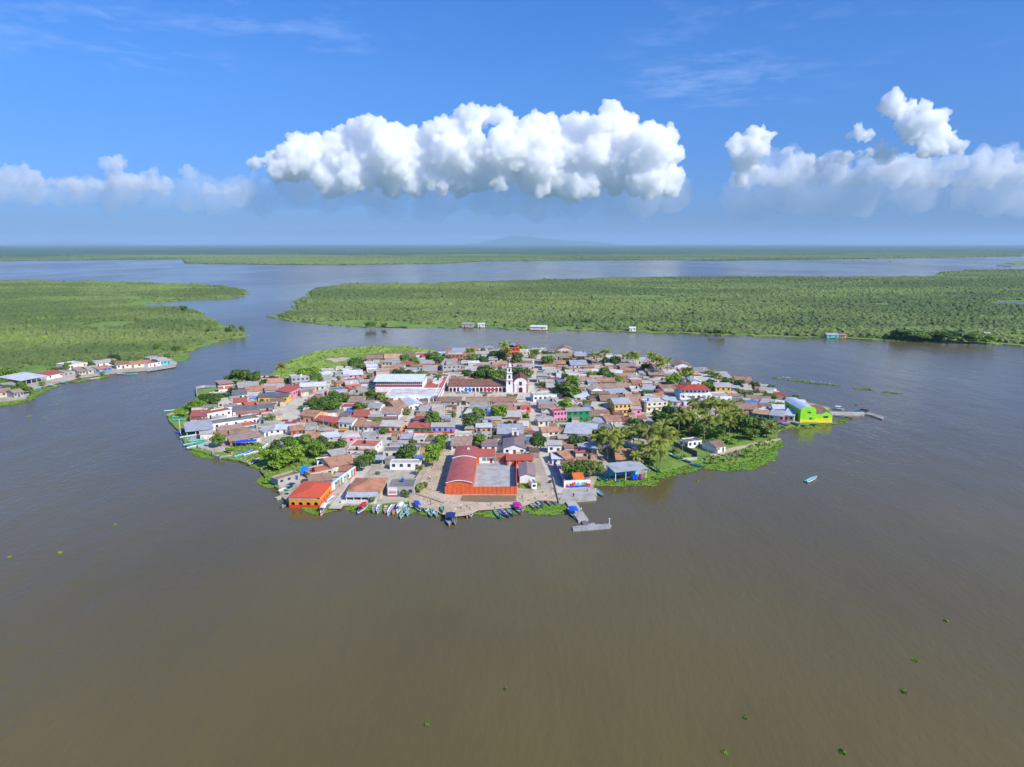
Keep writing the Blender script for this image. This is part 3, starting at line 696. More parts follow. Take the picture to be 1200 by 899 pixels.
# ---- church
cx, cy_, rz, W = frame(602, 460, 618, 460); r = empty('church', (cx, cy_, GZ), 0)
hw = W / 2; mb = MB(); mb.box(-hw, hw, .4, 24, 0, 5.6)
pts = [(-hw, 0), (hw, 0), (hw, 5.2)] + [(hw * .98 * math.cos(t), 5.2 + 3.5 * math.sin(t)) for t in np.linspace(.12, math.pi - .12, 13)] + [(-hw, 5.2)]
mb.prism_y(pts, 0, .5)
mb.box(-hw - 4.6, -hw, .3, 5, 0, 4.4); mb.add([(-hw - 4.6, .3, 4.4), (-hw, .3, 4.4), (-hw - 4.6, 5, 4.4), (-hw, 5, 4.4), (-hw - 3.2, .3, 5.4), (-hw - 3.2, 5, 5.4)], [(0, 1, 4), (3, 2, 5), (0, 4, 5, 2), (4, 1, 3, 5)])
mb.build('wall', M_white, r)
rb = MB(); roof_gy(rb, -hw + .1, hw - .1, .55, 24, 5.7, 2.6, .5); rb.build('roof', surf('tile', lin(134, 74, 62)), r)
gt = MB(); 
for i, t in enumerate(np.linspace(.12, math.pi - .12, 13)[:-1]):
    t2 = t + (math.pi - .24) / 12; f = lambda q, k: (hw * .98 * k * math.cos(q), 5.2 + 3.5 * k * math.sin(q))
    a, b_, c, d = f(t, 1), f(t, 1.05), f(t2, 1.05), f(t2, 1); gt.prism_y([a, b_, c, d], -.12, .6)
gt.build('gable_trim', surf('paint', lin(232, 214, 206)), r)
bx(r, 'pilaster', M_redtrim, (hw - .5, hw + .12, -.14, -.003, 0, 5.2)); bx(r, 'pilaster', M_redtrim, (-hw - .12, -hw + .4, -.14, -.003, 0, 5.2))
d = MB(); d.prism_y([(-1.1, 0), (1.1, 0), (1.1, 2)] + [(1.1 * math.cos(t), 2 + 1.1 * math.sin(t)) for t in np.linspace(0, math.pi, 8)[1:-1]] + [(-1.1, 2)], -.06, .05); d.build('door', surf('paint', lin(60, 24, 26)), r)
d = MB(); d.prism_y([(-1.7, 0), (-1.12, 0), (-1.12, 2.1)] + [(-1.12 * math.cos(t), 2.1 + 1.12 * math.sin(t)) for t in np.linspace(0, math.pi, 8)[1:-1]] + [(1.12, 2.1), (1.12, 0), (1.7, 0), (1.7, 3.5), (-1.7, 3.5)], -.1, .04); d.build('door_frame', surf('paint', lin(230, 190, 180)), r)
w = bx(r, 'window', M_glass, (-.6, .6, -.06, .05, 4.6, 6.4)); bx(w, 'frame', M_redtrim, (-.9, -.62, -.1, .04, 4.3, 6.7), (.62, .9, -.1, .04, 4.3, 6.7), (-.62, .62, -.1, .04, 6.42, 6.7), (-.62, .62, -.1, .04, 4.3, 4.58))
side_opening(r, 'window', hw, 1, 8, 2.6, 1, 1.6, M_glass); side_opening(r, 'window', hw, 1, 15, 2.6, 1, 1.6, M_glass)
tx = -hw - 2.6; t = bx(r, 'tower', M_white, (tx - 2, tx + 2, -.15, 3.85, 0, 7.6), (tx - 1.7, tx + 1.7, .15, 3.55, 7.6, 12), (tx - 1.35, tx + 1.35, .5, 3.2, 12, 15.6))
bx(t, 'cornice', M_redtrim, (tx - 2.2, tx + 2.2, -.35, 4.05, 7.2, 7.5)); bx(t, 'cornice', M_redtrim, (tx - 1.9, tx + 1.9, -.05, 3.75, 11.6, 11.9)); bx(t, 'cornice', M_redtrim, (tx - 1.6, tx + 1.6, .25, 3.45, 15.25, 15.55))
for zz, hw2, yy in ((5, .55, -.15), (8.6, .6, .15), (12.8, .5, .5)):
    q = MB(); q.prism_y([(tx - hw2, zz), (tx + hw2, zz), (tx + hw2, zz + 1.5)] + [(tx + hw2 * math.cos(a), zz + 1.5 + hw2 * math.sin(a)) for a in np.linspace(0, math.pi, 7)[1:-1]] + [(tx - hw2, zz + 1.5)], yy - .05, yy + .06); q.build('bell_opening', M_dark, t)
q = MB()
prev = None
for k in range(7):
    a = k / 6 * math.pi / 2; rr, zz = 1.25 * math.cos(a) + .02, 15.6 + 2.2 * math.sin(a)
    if prev: q.bar((tx, 1.85, prev[1]), (tx, 1.85, zz), prev[0], rr, 10)
    prev = (rr, zz)
dm_ = q.build('dome', surf('paint', lin(226, 214, 208)), t)
q = MB(); q.bar((tx, 1.85, 17.7), (tx, 1.85, 20.2), .12, .1); q.box(tx - .55, tx + .55, 1.77, 1.93, 19.3, 19.5); q.build('cross', surf('paint', lin(200, 190, 180)), t)
tag(r, 'white church with curved gable, red trim and a tall bell tower', 'church'); markbox(cx, cy_, 0, -hw - 5, hw + 1, 0, 25)

# ---- arcade along the plaza
cx, cy_, rz, W = frame(526, 459.3, 593, 459.3); r = empty('plaza_arcade', (cx, cy_, GZ), 0); hw = W / 2
mb = MB(); archwall(mb, -hw, hw, 0, .35, 3.9, 15, 1.7, 1.9); mb.build('arch_wall', M_white, r)
bx(r, 'rear_wall', surf('paint', WALLC['salmon']), (-hw, hw, 3.4, 12, 0, 3.9)); bx(r, 'cornice', M_redtrim, (-hw - .1, hw + .1, -.15, -.003, 3.3, 3.6))
for i in range(7): opening(r, 'door', -hw + W * (i + .5) / 7, .03, 1.1, 2.3, surf('paint', DOORC[i % 6]), 3.4)
rb = MB(); roof_gx(rb, -hw, hw, -.2, 17, 3.95, 2.4, .4); rb.build('roof', surf('tile', lin(150, 102, 78)), r); bx(r, 'rear_block', surf('paint', WALLC['beige']), (-hw, hw, 12, 16.9, 0, 3.9))
tag(r, 'long white arcade with tiled roof along the plaza, left of the church', 'arcade'); markbox(cx, cy_, 0, -hw, hw, 0, 17)

# ---- market hall with clerestory, hip annex, side arcade
cx, cy_, rz, W = frame(440, 463, 495, 463); r = empty('market_hall', (cx, cy_, GZ), 0); hw = W / 2
bx(r, 'wall', M_white, (-hw, hw, 0, 24, 0, 6.3)); bx(r, 'clerestory', surf('paint', lin(170, 168, 170)), (-hw + .3, hw - .3, .3, 23.7, 6.3, 8.3))
bx(r, 'red_band', M_redtrim, (-hw - .1, hw + .1, -.12, -.003, 5.1, 6.25))
mb = MB()
for i in range(24): x = -hw + .4 + (W - .8) * i / 23; mb.box(x - .12, x + .12, .1, .295, 6.3, 8.3)
mb.build('louvers', M_redtrim, r)
rb = MB(); roof_gx(rb, -hw, hw, 0, 24, 8.35, 1.9, .8); rb.build('roof', surf('sheet', lin(214, 220, 228)), r)
tag(r, 'big market hall with long white roof and red louvered band', 'market hall'); markbox(cx, cy_, 0, -hw, hw, 0, 24)
cx, cy_, rz, W = frame(452, 472.3, 513, 472.3); r = empty('market_annex', (cx, cy_, GZ), 0); hw = W / 2
D1 = G(480, 463, GZ)[1] - cy_ - 1
mb = MB(); archwall(mb, hw - 9, hw, 0, .4, 4.6, 2, 2.6, 1.6); mb.box(-hw, hw - 9, 0, .4, 0, 4.6); mb.box(-hw, hw, D1 - .3, D1, 0, 4.6); mb.box(-hw, -hw + .3, .4, D1 - .3, 0, 4.6); mb.build('wall', M_white, r)
bx(r, 'roof', surf('concrete', lin(206, 204, 200)), (-hw + .3, hw - .1, .4, D1 - .3, 4.1, 4.3)); bx(r, 'cornice', surf('paint', lin(230, 226, 222)), (-hw - .1, hw + .1, -.14, .5, 4.603, 4.8))
for i in range(4): opening(r, 'window', -hw + 3 + i * 5, 1.4, 1.3, 1.4, surf('paint', lin(120, 40, 44)) if i % 2 else M_glass)
tag(r, 'low white annex with archways in front of the market hall', 'building'); markbox(cx, cy_, 0, -hw, hw, 0, D1)
H(494, 461, 512, 461, 5, 12, 'white', 'red', 'hip', desc='white house with red hip roof', win=2)
H(507, 456, 517, 456, 9, 4, 'white', 'palecon', 'flat', desc='small white tower block', win=3, doors=0)
cx, cy_, rz, W = frame(514.5, 473, 525.5, 449); r = empty('side_arcade', (cx, cy_, GZ), rz); hw = W / 2
mb = MB(); archwall(mb, -hw, hw, 0, .4, 4.4, 10, 3.2, 1.7); mb.build('arch_wall', M_white, r); bx(r, 'rear_wall', surf('paint', WALLC['white']), (-hw, hw, 3.2, 3.5, 0, 4.4)); bx(r, 'roof', surf('concrete', lin(190, 96, 80)), (-hw, hw, .4, 3.2, 4.0, 4.2)); bx(r, 'red_band', M_redtrim, (-hw, hw, -.1, -.003, 3.2, 3.7))
tag(r, 'white arcade wall running back between market hall and plaza', 'arcade'); markbox(cx, cy_, rz, -hw, hw, -.3, 3.5)

# ---- school round its court
sx0, sy0 = GG(522.5, 579); sx1, _ = GG(606, 579); yb_ = G(556, 541, GZ)[1]
SX = lambda px: G(px, 579, GZ)[0]
hx = SX(554); fz = 2.9
r = empty('school_hall', ((sx0 + hx) / 2, sy0, GZ)); hw = (hx - sx0) / 2; L = 44
def barrel(mb, x0, x1, y0, y1, h, rise, n=10, th=.12):
    ps = [(x0 + (x1 - x0) * i / n, h + rise * math.sin(math.pi * i / n)) for i in range(n + 1)]
    for (a, za), (b, zb) in zip(ps[:-1], ps[1:]): mb.slab([(a, y0, za), (b, y0, zb), (b, y1, zb), (a, y1, za)], th)
mb = MB(); mb.box(-hw + .2, hw - .2, .2, L, 0, 4.1); mb.prism_y([(-hw + .2, 4.1)] + [(hw - .2, 4.1)] + [(-hw + .2 + (2 * hw - .4) * i / 8, 4.1 + .85 * math.sin(math.pi * i / 8)) for i in range(7, 0, -1)], .2, .5); mb.build('wall', surf('paint', lin(216, 104, 56)), r)
rb = MB(); barrel(rb, -hw, hw, -.1, L * .66, 4.25, 1.0); rb.build('roof', M_school, r)
rb = MB(); barrel(rb, -hw + .2, hw, L * .66 + .15, L + .3, 4.6, 1.0); rb.build('roof', surf('sheet', lin(170, 86, 72)), r)
mb = MB(); barrel(mb, -hw - .05, hw + .05, -.22, -.105, 4.36, 1.0, th=.25); mb.build('roof_trim', M_white, r); mb = MB(); barrel(mb, -hw, hw + .05, L * .66 - .1, L * .66 + .1, 4.7, 1.02, th=.3); mb.build('roof_trim', M_white, r)
bx(r, 'roof_vent', M_white, (.6, 1.5, L * .86, L * .86 + 1, 5.4, 6.1))
for i in range(6): side_opening(r, 'window', hw - .2, 1, 5 + i * 6, 1.6, 2.4, 1.4, M_glass)
tag(r, 'long barrel roofed school hall with maroon red sheet roof in two steps', 'school'); markbox((sx0 + hx) / 2, sy0, 0, -hw - .3, hw, -.3, L)
# boundary wall
r = empty('court_wall', ((sx0 + sx1) / 2, sy0, GZ)); hw = (sx1 - sx0) / 2; Dc = yb_ - sy0
bx(r, 'front_wall', M_orange, (-hw - .3, hw, -.35, -.13, 0, fz)); bx(r, 'side_wall', M_orange, (hw - .2, hw, -.13, Dc, 0, 2.7))
mb = MB()
for i in range(16): x = -hw + 2 * hw * (i + .5) / 16; mb.box(x - .12, x + .12, -.42, -.352, 0, fz + .05)
mb.build('pillars', surf('paint', lin(214, 82, 26)), r)
tag(r, 'bright orange wall along the front and right side of the school court', 'wall')
z = nextz(); cq = [(hx + .0, sy0), (sx1 - .2, sy0), (sx1 - .2, sy0 + Dc), (hx, sy0 + Dc)]
o = land('court_paving', cq, z - .1, z, surf('concrete', lin(176, 176, 172))); tag(o, kind='structure'); mark([(sx0, sy0 - 1), (sx1 + .5, sy0 - 1), (sx1 + .5, sy0 + Dc), (sx0, sy0 + Dc)])
# classroom wing behind the court
cx, cy_, rz, W = frame(556, 543, 579, 543); r = empty('classroom_wing', (cx, cy_, GZ)); hw = W / 2
bx(r, 'wall', surf('paint', WALLC['white']), (-hw, hw, 0, 9, 0, 3.3)); rb = MB(); roof_gx(rb, -hw, hw, 0, 9, 3.32, 1.5, .5); rb.build('roof', M_school, r)
for i in range(4): opening(r, 'window', -hw + 4 + i * 1.9, 1.1, 1.5, 1.3, surf('plain', lin(110, 128, 118)))
opening(r, 'door', hw - 1.2, .02, 1, 2.2, M_redtrim); bx(r, 'orange_pier', M_orange, (-hw + .3, -hw + 2, -.6, -.003, 0, 2.6))
tag(r, 'classroom wing with red roof at the back of the school court', 'school'); markbox(cx, cy_, 0, -hw, hw, 0, 9)
H(580, 541, 597, 541, 6, 3, 'orange', 'terracotta', 'flat', desc='low bright orange link building', win=1, tank=False)
H(594, 546, 624, 546, 7, 7, 'orange', 'red', 'gx', desc='bright orange building with red gabled roof', win=3, side=False)
H(604.5, 542, 613, 542, 9, 3, 'yellow', 'palecon', 'flat', desc='small cream yellow turret', win=1, doors=0, tank=False)
H(609, 566.5, 627, 566.5, 9, 15, 'white', 'mauve', 'gy', desc='white gable shed with mauve roof', win=0, doors=0)
H(590, 533, 616, 533, 8, 16, 'white', 'mauve', 'gy', desc='large mauve grey gabled roof hall', win=2)
H(600, 523.5, 608, 523.5, 5, 3, 'white', 'palecon', 'flat', desc='tiny white rooftop room', win=0, doors=1, tank=False, z=GZ + 5.2, nomark=True)
H(565, 528.5, 582, 528.5, 6, 8, 'white', 'mauve', 'gx', desc='mauve roofed house')
H(623, 573.5, 629, 573, 5, 2, 'white', 'palecon', 'flat', desc='tiny white booth', win=1, doors=0, tank=False)

# ---- orange restaurant at the water
cx, cy_, rz, W = frame(339, 593, 375, 593.5); r = empty('waterfront_restaurant', (cx, cy_, .3), rz); hw = W / 2; D = 16.5; h = 3.5
yel = surf('paint', lin(236, 190, 60))
for (p, q, nm) in (((-hw, hw), 4, 'arch_front'),):
    mb = MB(); archwall(mb, -hw, hw, 0, .3, h - .55, 4, 1.5, 1.15); mb.build(nm, surf('paint', lin(238, 140, 44)), r)
mb = MB(); archwall(mb, 0, D - .3, 0, .3, h - .55, 5, 1.4, 1.15); so = mb.build('arch_side', surf('paint', lin(238, 130, 40)), r); so.location = (hw - .0, .3, 0); so.rotation_euler = (0, 0, math.pi / 2)
bx(r, 'rear_wall', surf('paint', lin(230, 120, 40)), (-hw, hw - .3, D - .3, D, 0, h), (-hw, -hw + .3, .3, D - .3, 0, h)); bx(r, 'floor', surf('concrete', lin(160, 150, 140)), (-hw + .3, hw - .3, .3, D - .3, 0, .2))
bx(r, 'sign_band', surf('paint', lin(236, 226, 200)), (-hw - .02, hw - .8, -.08, .3, h - .547, h)); bx(r, 'side_band', yel, (hw - .3, hw + .08, .3, D - .3, h - .547, h))
bx(r, 'red_base', surf('paint', lin(226, 58, 30)), (-hw - .05, hw + .05, -.12, -.003, -.5, .85), (hw + .003, hw + .1, -.12, D, -.5, .8))
for i in range(4):
    a = -hw + W * (i + .5) / 4; q = MB(); q.prism_y([(a + .95 * math.cos(t), 1.15 + .95 * math.sin(t)) for t in np.linspace(0, math.pi, 9)] + [(a - .76 * math.cos(t), 1.15 + .76 * math.sin(t)) for t in np.linspace(0, math.pi, 9)], -.05, -.004); q.build('arch_trim', surf('paint', lin(150, 200, 80)), r)
rb = MB(); roof_hip(rb, -hw, hw, 0, D, h + .15, .9, .35); rb.build('roof', surf('paint', lin(204, 84, 52)), r)
for i in range(3):
    tx_, ty_ = -hw + 2 + i * 3, 2.2; q = bx(r, 'table', M_white, (tx_ - .5, tx_ + .5, ty_, ty_ + .9, .85, .9), (tx_ - .05, tx_ + .05, ty_ + .4, ty_ + .5, .2, .85))
tag(r, 'orange arcaded restaurant with red hip roof standing at the water edge', 'restaurant'); markbox(cx, cy_, rz, -hw, hw, 0, D)
# mural wall beside the alley behind it
cx, cy_, rz, W = frame(389, 577, 417, 556); r = empty('painted_alley_wall', (cx, cy_, GZ), rz); hw = W / 2
bx(r, 'wall', surf('paint', lin(206, 226, 224)), (-hw, hw, 0, .3, 0, 3.4))
cs = [lin(236, 236, 236), lin(60, 170, 170), lin(214, 70, 60), lin(90, 170, 100), lin(236, 236, 236), lin(80, 180, 190)]
for i in range(9): a = -hw + W * (i + .12) / 9; bx(r, 'mural_panel', surf('paint', cs[i % 6]), (a, a + W / 9 * .72, -.04, -.003, .5, 2.9))
bx(r, 'red_base', surf('paint', lin(196, 70, 60)), (-hw, hw, -.06, -.042, 0, .45))
tag(r, 'painted alley wall with coloured panels behind the orange restaurant', 'wall')
# ---- tile roofed landing house with awning and dock wall
cx, cy_, rz, W = frame(408, 585, 446, 585); r = empty('landing_house', (cx, cy_, GZ)); hw = W / 2
bx(r, 'wall', surf('paint', WALLC['beige']), (-hw, hw, 0, 14, 0, 3)); rb = MB(); roof_hip(rb, -hw, hw, -.2, 14, 3.1, 2, .4); rb.build('roof', surf('tile', lin(206, 142, 104)), r)
q = MB(); q.slab([(-hw, -4, 2.2), (hw - .5, -4, 2.2), (hw - .5, -.62, 2.95), (-hw, -.62, 2.95)], .08); q.build('metal_awning', surf('sheet', lin(176, 180, 186)), r)
for i in range(5): x = -hw + .3 + (W - 1.2) * i / 4; bx(r, 'post', M_white, (x - .1, x + .1, -3.9, -3.7, 0, 2.1))
for i in range(4): opening(r, 'door' if i % 2 else 'window', -hw + W * (i + .5) / 4, .02 if i % 2 else 1, 1.1, 2 if i % 2 else 1.1, surf('paint', DOORC[i]) if i % 2 else M_glass)
tag(r, 'pale tile hip roofed house with metal awning on the landing', 'house', 'houses of the island town'); markbox(cx, cy_, 0, -hw, hw, -5, 14)
r = empty('dock_wall', (cx - .6, G(420, 592, 0)[1], 0)); bx(r, 'wall', surf('paint', lin(220, 212, 204)), (-hw - 1, hw - .5, 0, 1, -.5, 1.7)); bx(r, 'red_stripe', surf('paint', lin(176, 90, 84)), (-hw - 1, hw - .5, -.05, -.003, -.3, .5))
tag(r, 'white dock wall with red stripe before the tile roofed landing house', 'wall')

# ---- dark flat house with painted sign wall
rr_, (xa, xb, D, h) = H(454, 582, 485, 582, 12, 10, 'grey', 'darkconcrete', 'flat', desc='large bare grey house with dark flat roof', win=3, tank=True)
bx(rr_, 'sign_panel', surf('paint', lin(228, 224, 218)), (xa + .2, xa + 3.6, -.1, -.05, .1, h - .1)); bx(rr_, 'sign_stripe', surf('paint', lin(190, 64, 60)), (xa + .5, xa + 3.3, -.14, -.102, 1.3, 1.7), (xa + .5, xa + 3.3, -.14, -.102, 2.0, 2.2), (xa + .2, xa + 3.6, -.14, -.102, .1, .6))

# ---- white hotel with red tiled storey
cx, cy_, rz, W = frame(797, 474, 834, 474); r = empty('hotel', (cx, cy_, GZ), rz); hw = W / 2; hh = 5.6
mb = MB(); mb.box(-hw, hw, .6, 16, 0, 3.2); mb.box(-hw, hw, 1.4, 16, 3.2, hh); archwall(mb, -hw, hw, .6, .9, hh - 3.2, 6, 2.1, .9, 3.2); mb.build('wall', M_white, r)
bx(r, 'balcony', M_white, (-hw - .2, hw + .2, -.6, .598, 2.9, 3.15), (-hw - .2, hw + .2, -.6, -.45, 3.15, 3.9)); 
for i in range(4): opening(r, 'door', -hw + 2.5 + W * i / 4.3, 3.25, 1.2, 2, surf('paint', lin(110, 50, 60)), 1.4)
bx(r, 'upper_room', surf('paint', lin(224, 230, 236)), (-hw + 1, hw - 1, 3, 15, hh, hh + 2.4)); rb = MB(); roof_hip(rb, -hw, hw - 1, 1.8, 16, hh + 2.5, 1.6, .5); rb.build('roof', surf('tile', lin(200, 78, 56)), r)
for i in range(7): opening(r, 'window', -hw + 2 + (W - 4) * i / 6, hh + .7, 1.2, 1.1, M_glass, 3)
q = MB(); q.box(-hw, hw, -9, -8.7, 0, 3.2); q.box(-hw, -hw + .3, -8.7, -.7, 0, 3.2); q.build('terrace_wall', surf('paint', lin(226, 228, 230)), r)
tag(r, 'white balconied hotel crowned by a bright red tiled roof', 'hotel'); markbox(cx, cy_, rz, -hw, hw, -9, 16)
H(835, 474, 857, 474, 10, 5, 'white', 'palecon', 'flat', desc='white flat annex of the hotel', win=3, tank=False)
H(815, 454, 842, 453, 8, 5, 'cream', 'palecon', 'flat', desc='cream two-storey block', storeys=2, win=4); H(810, 454, 821, 454, 7, 5, 'white', 'white', 'gy', desc='small white gabled house', win=1)

# ---- lime green building and its pier
a_, b__ = GG(937.5, 494.5), GG(955.5, 494.5); cx, cy_, rz, W = frame(937.5, 494.5, 955.5, 494.5); r = empty('lime_green_building', (cx, cy_, .3)); hw = W / 2; LG = surf('paint', lin(150, 226, 36)); YL = surf('paint', lin(244, 222, 20))
hh = 6.8
mb = MB(); mb.box(-hw, hw, 0, 22, 0, hh); mb.prism_y([(-hw, hh), (hw, hh)] + [(hw * math.cos(t), hh + 1.5 * math.sin(t)) for t in np.linspace(0, math.pi, 10)[1:-1]], 0, .3); mb.build('wall', LG, r)
rb = MB(); barrel(rb, -hw - .2, hw + .2, .32, 22.5, hh + .1, 1.5); rb.build('roof', surf('sheet', lin(190, 204, 226)), r)
mb = MB(); mb.box(hw + .01, hw + 8.4, .3, 14, 0, 4.2); mb.prism_y([(hw + .01, 4.2), (hw + 8.4, 4.2), (hw + 5.2, 5.6), (hw + 3.2, 4.4)], .3, .6); mb.build('wing_wall', LG, r)
rb = MB(); rb.slab([(hw, .65, 4.4), (hw + 8.4, .65, 4.4), (hw + 8.4, 14.2, 6), (hw, 14.2, 6)], .12); rb.build('wing_roof', surf('tile', lin(146, 110, 88)), r)
bx(r, 'yellow_base', YL, (-hw - .04, hw + .0, -.06, -.003, 0, 1.6), (hw + .04, hw + 8.5, .2, .295, 0, 2.2), (hw + 8.403, hw + 8.5, .3, 14, 0, 2.2)); bx(r, 'plinth', surf('concrete', lin(170, 160, 150)), (-hw - .4, hw + 8.9, -.6, 14, -.8, .1))
opening(r, 'door', hw * .35, .1, 1.5, 2.6, surf('paint', lin(110, 70, 60))); opening(r, 'window', hw * .1, 4.9, 1.6, .8, M_glass); opening(r, 'window', hw + 5.2, 2.4, 2.4, 1, M_glass, .3)
tag(r, 'lime green gabled building with yellow base at the right tip', 'building'); markbox(cx, cy_, 0, -hw, hw + 9, 0, 22)
def slabobj(name, pts, z0, z1, m, label, cat, parts=()):
    mb = MB(); mb.prism(ccw([G(x, y, z1) for x, y in pts]), z0, z1); o = mb.build(name, m); tag(o, label, cat); return o
M_conc = surf('concrete', lin(178, 172, 162))
slabobj('pier', [(972, 485.6), (1013, 486), (1013, 482.8), (972, 482.2)], -.6, .9, M_conc, 'long straight concrete pier beside the lime green building', 'pier')
slabobj('pier', [(1012, 485), (1018, 483), (1036, 488.5), (1034, 491.5), (1022, 487)], -.2, .5, surf('concrete', lin(150, 144, 136)), 'angled landing stage at the outer end of the right pier', 'landing stage')
slabobj('quay', [(655, 588), (699, 584), (692, 571.5), (661, 573)], -.6, .85, M_conc, 'paved concrete quay at the foot of the main street', 'quay')
slabobj('jetty', [(663, 588), (674, 587), (689.5, 608.5), (678, 610.5)], -.6, .7, M_conc, 'main jetty running out from the concrete quay', 'jetty')
slabobj('gangway', [(681.5, 610.4), (686.5, 609.6), (689, 615), (683.5, 615.6)], .3, .55, surf('concrete', lin(110, 110, 114)), 'short dark gangway between jetty and floating stage', 'gangway')
r = slabobj('floating_stage', [(670.5, 617.3), (681, 615.5), (696, 612.4), (698, 614.6), (713.5, 613.4), (716.5, 615.8), (715, 618.4), (672, 621.8)], -.3, .4, surf('concrete', lin(160, 158, 156)), 'grey floating stage at the end of the main jetty', 'landing stage')
for q in ((676, 622), (684, 621.4), (692, 620.8), (700, 620.2), (708, 619.6)):
    p = G(*q, 0); b = MB(); b.bar((p[0], p[1] - .1, -.2), (p[0], p[1] - .1, .3), .35, .35, 8); b.build('tyre_fender', surf('plain', lin(190, 170, 130)), r)
p = G(714, 614.6, .4); r = empty('stage_post', (p[0], p[1], .4)); b = MB(); b.bar((0, 0, 0), (0, 0, 1.7), .16, .12); b.build('post', M_white, r); b = MB(); b.box(-.25, .25, -.2, .2, 1.7, 2.1); b.build('lamp_head', surf('plain', (.5, .5, .5)), r)
tag(r, 'white lamp post on the right end of the floating stage', 'post')
# mural wall and awning hut on the quay
cx, cy_, rz, W = frame(661, 572, 692, 570.8); r = empty('mural_wall', (cx, cy_, GZ), rz); hw = W / 2
bx(r, 'wall', surf('paint', lin(236, 236, 232)), (-hw, hw, .3, .6, 0, 2.7))
rs = random.Random(4); cols = [lin(30, 80, 200), lin(60, 180, 80), lin(240, 200, 60), lin(230, 100, 40), lin(90, 190, 220), lin(200, 50, 60), lin(236, 236, 236)]
for i in range(12):
    a = -hw + .6 + (W - 1.2) * i / 12; t0 = rs.uniform(.1, .7); q = MB(); q.prism_y([(a, t0), (a + .9, t0 + rs.uniform(-.1, .3)), (a + .95, t0 + rs.uniform(.8, 1.6)), (a + .4, t0 + rs.uniform(1.2, 1.9)), (a + .05, t0 + rs.uniform(.6, 1.2))], .24, .297); q.build('painted_shape', surf('paint', cols[rs.randrange(6)]), r)
bx(r, 'blue_stripe', surf('paint', lin(30, 70, 190)), (-hw + .8, hw - .8, .2, .237, .1, .7)); bx(r, 'end_panel', surf('paint', lin(190, 60, 70)), (hw - 1.2, hw, .15, .197, 0, 1.3))
tag(r, 'white wall with colourful painted mural at the back of the quay', 'wall')
cx, cy_, rz, W = frame(671.5, 569, 684.5, 568.6); r = empty('awning_hut', (cx, cy_, GZ), rz); hw = W / 2
q = MB(); q.slab([(-hw, -1.2, 2.9), (hw, -1.2, 2.9), (hw, 3.5, 3.9), (-hw, 3.5, 3.9)], .1); q.build('orange_awning', surf('sheet', lin(222, 116, 50)), r)
for x in (-hw + .2, hw - .2):
    for y in (-.6, 3.2): bx(r, 'post', M_pole, (x - .08, x + .08, y - .08, y + .08, 0, 3 + .2 * y))
bx(r, 'counter', surf('paint', WALLC['beige']), (-hw + .4, hw - .4, .8, 3, 0, 1.1)); tag(r, 'hut with orange awning behind the mural wall', 'hut'); markbox(cx, cy_, rz, -hw, hw, -1, 4)
cx, cy_, rz, W = frame(648.5, 546, 660, 570.5); r = empty('painted_street_wall', (cx, cy_, GZ), rz + math.pi); hw = W / 2
bx(r, 'wall', surf('paint', lin(60, 80, 150)), (-hw, hw, -.3, 0, 0, 2.8)); 
for i in range(7): a = -hw + W * (i + .1) / 7; bx(r, 'painted_shape', surf('paint', [lin(214, 96, 50), lin(50, 90, 200), lin(200, 60, 60)][i % 3]), (a, a + 1.4, -.34, -.303, .4, 2.2), (a, a + 1.4, .003, .04, .4, 2.2))
tag(r, 'blue and orange painted wall along the street down to the quay', 'wall')
# blue roofed boat house on posts
cx, cy_, rz, W = frame(721, 564, 758, 560); 
house_at(cx, cy_, rz, W, 8.5, 3.6, 'turquoise', 'bluezinc', 'open', desc='x', name='boat_house', label='open boat house with wide bluish metal roof on the shore', cat='boat house', rnd=random.Random(5))
for i, (px, c_) in enumerate(((742, lin(30, 80, 210)), (745.5, lin(30, 80, 210)), (751, lin(170, 60, 150)))):
    p = GG(px, 562.4 - i * .5); o = bx(None, 'storage_drum', surf('plain', c_), (-.8, .8, -.5, .5, 0, .1)); o.location = (p[0], p[1] + .8, GZ)
    q = MB(); q.bar((0, 0, .1), (0, 0, 1.7), .75, .75, 12); q.build('drum_body', surf('plain', c_), o)
    tag(o, ['blue drum left under the blue roofed boat house', 'second blue drum under the blue roofed boat house', 'magenta drum at the right end of the boat house'][i], 'drum', 'drums under the boat house')
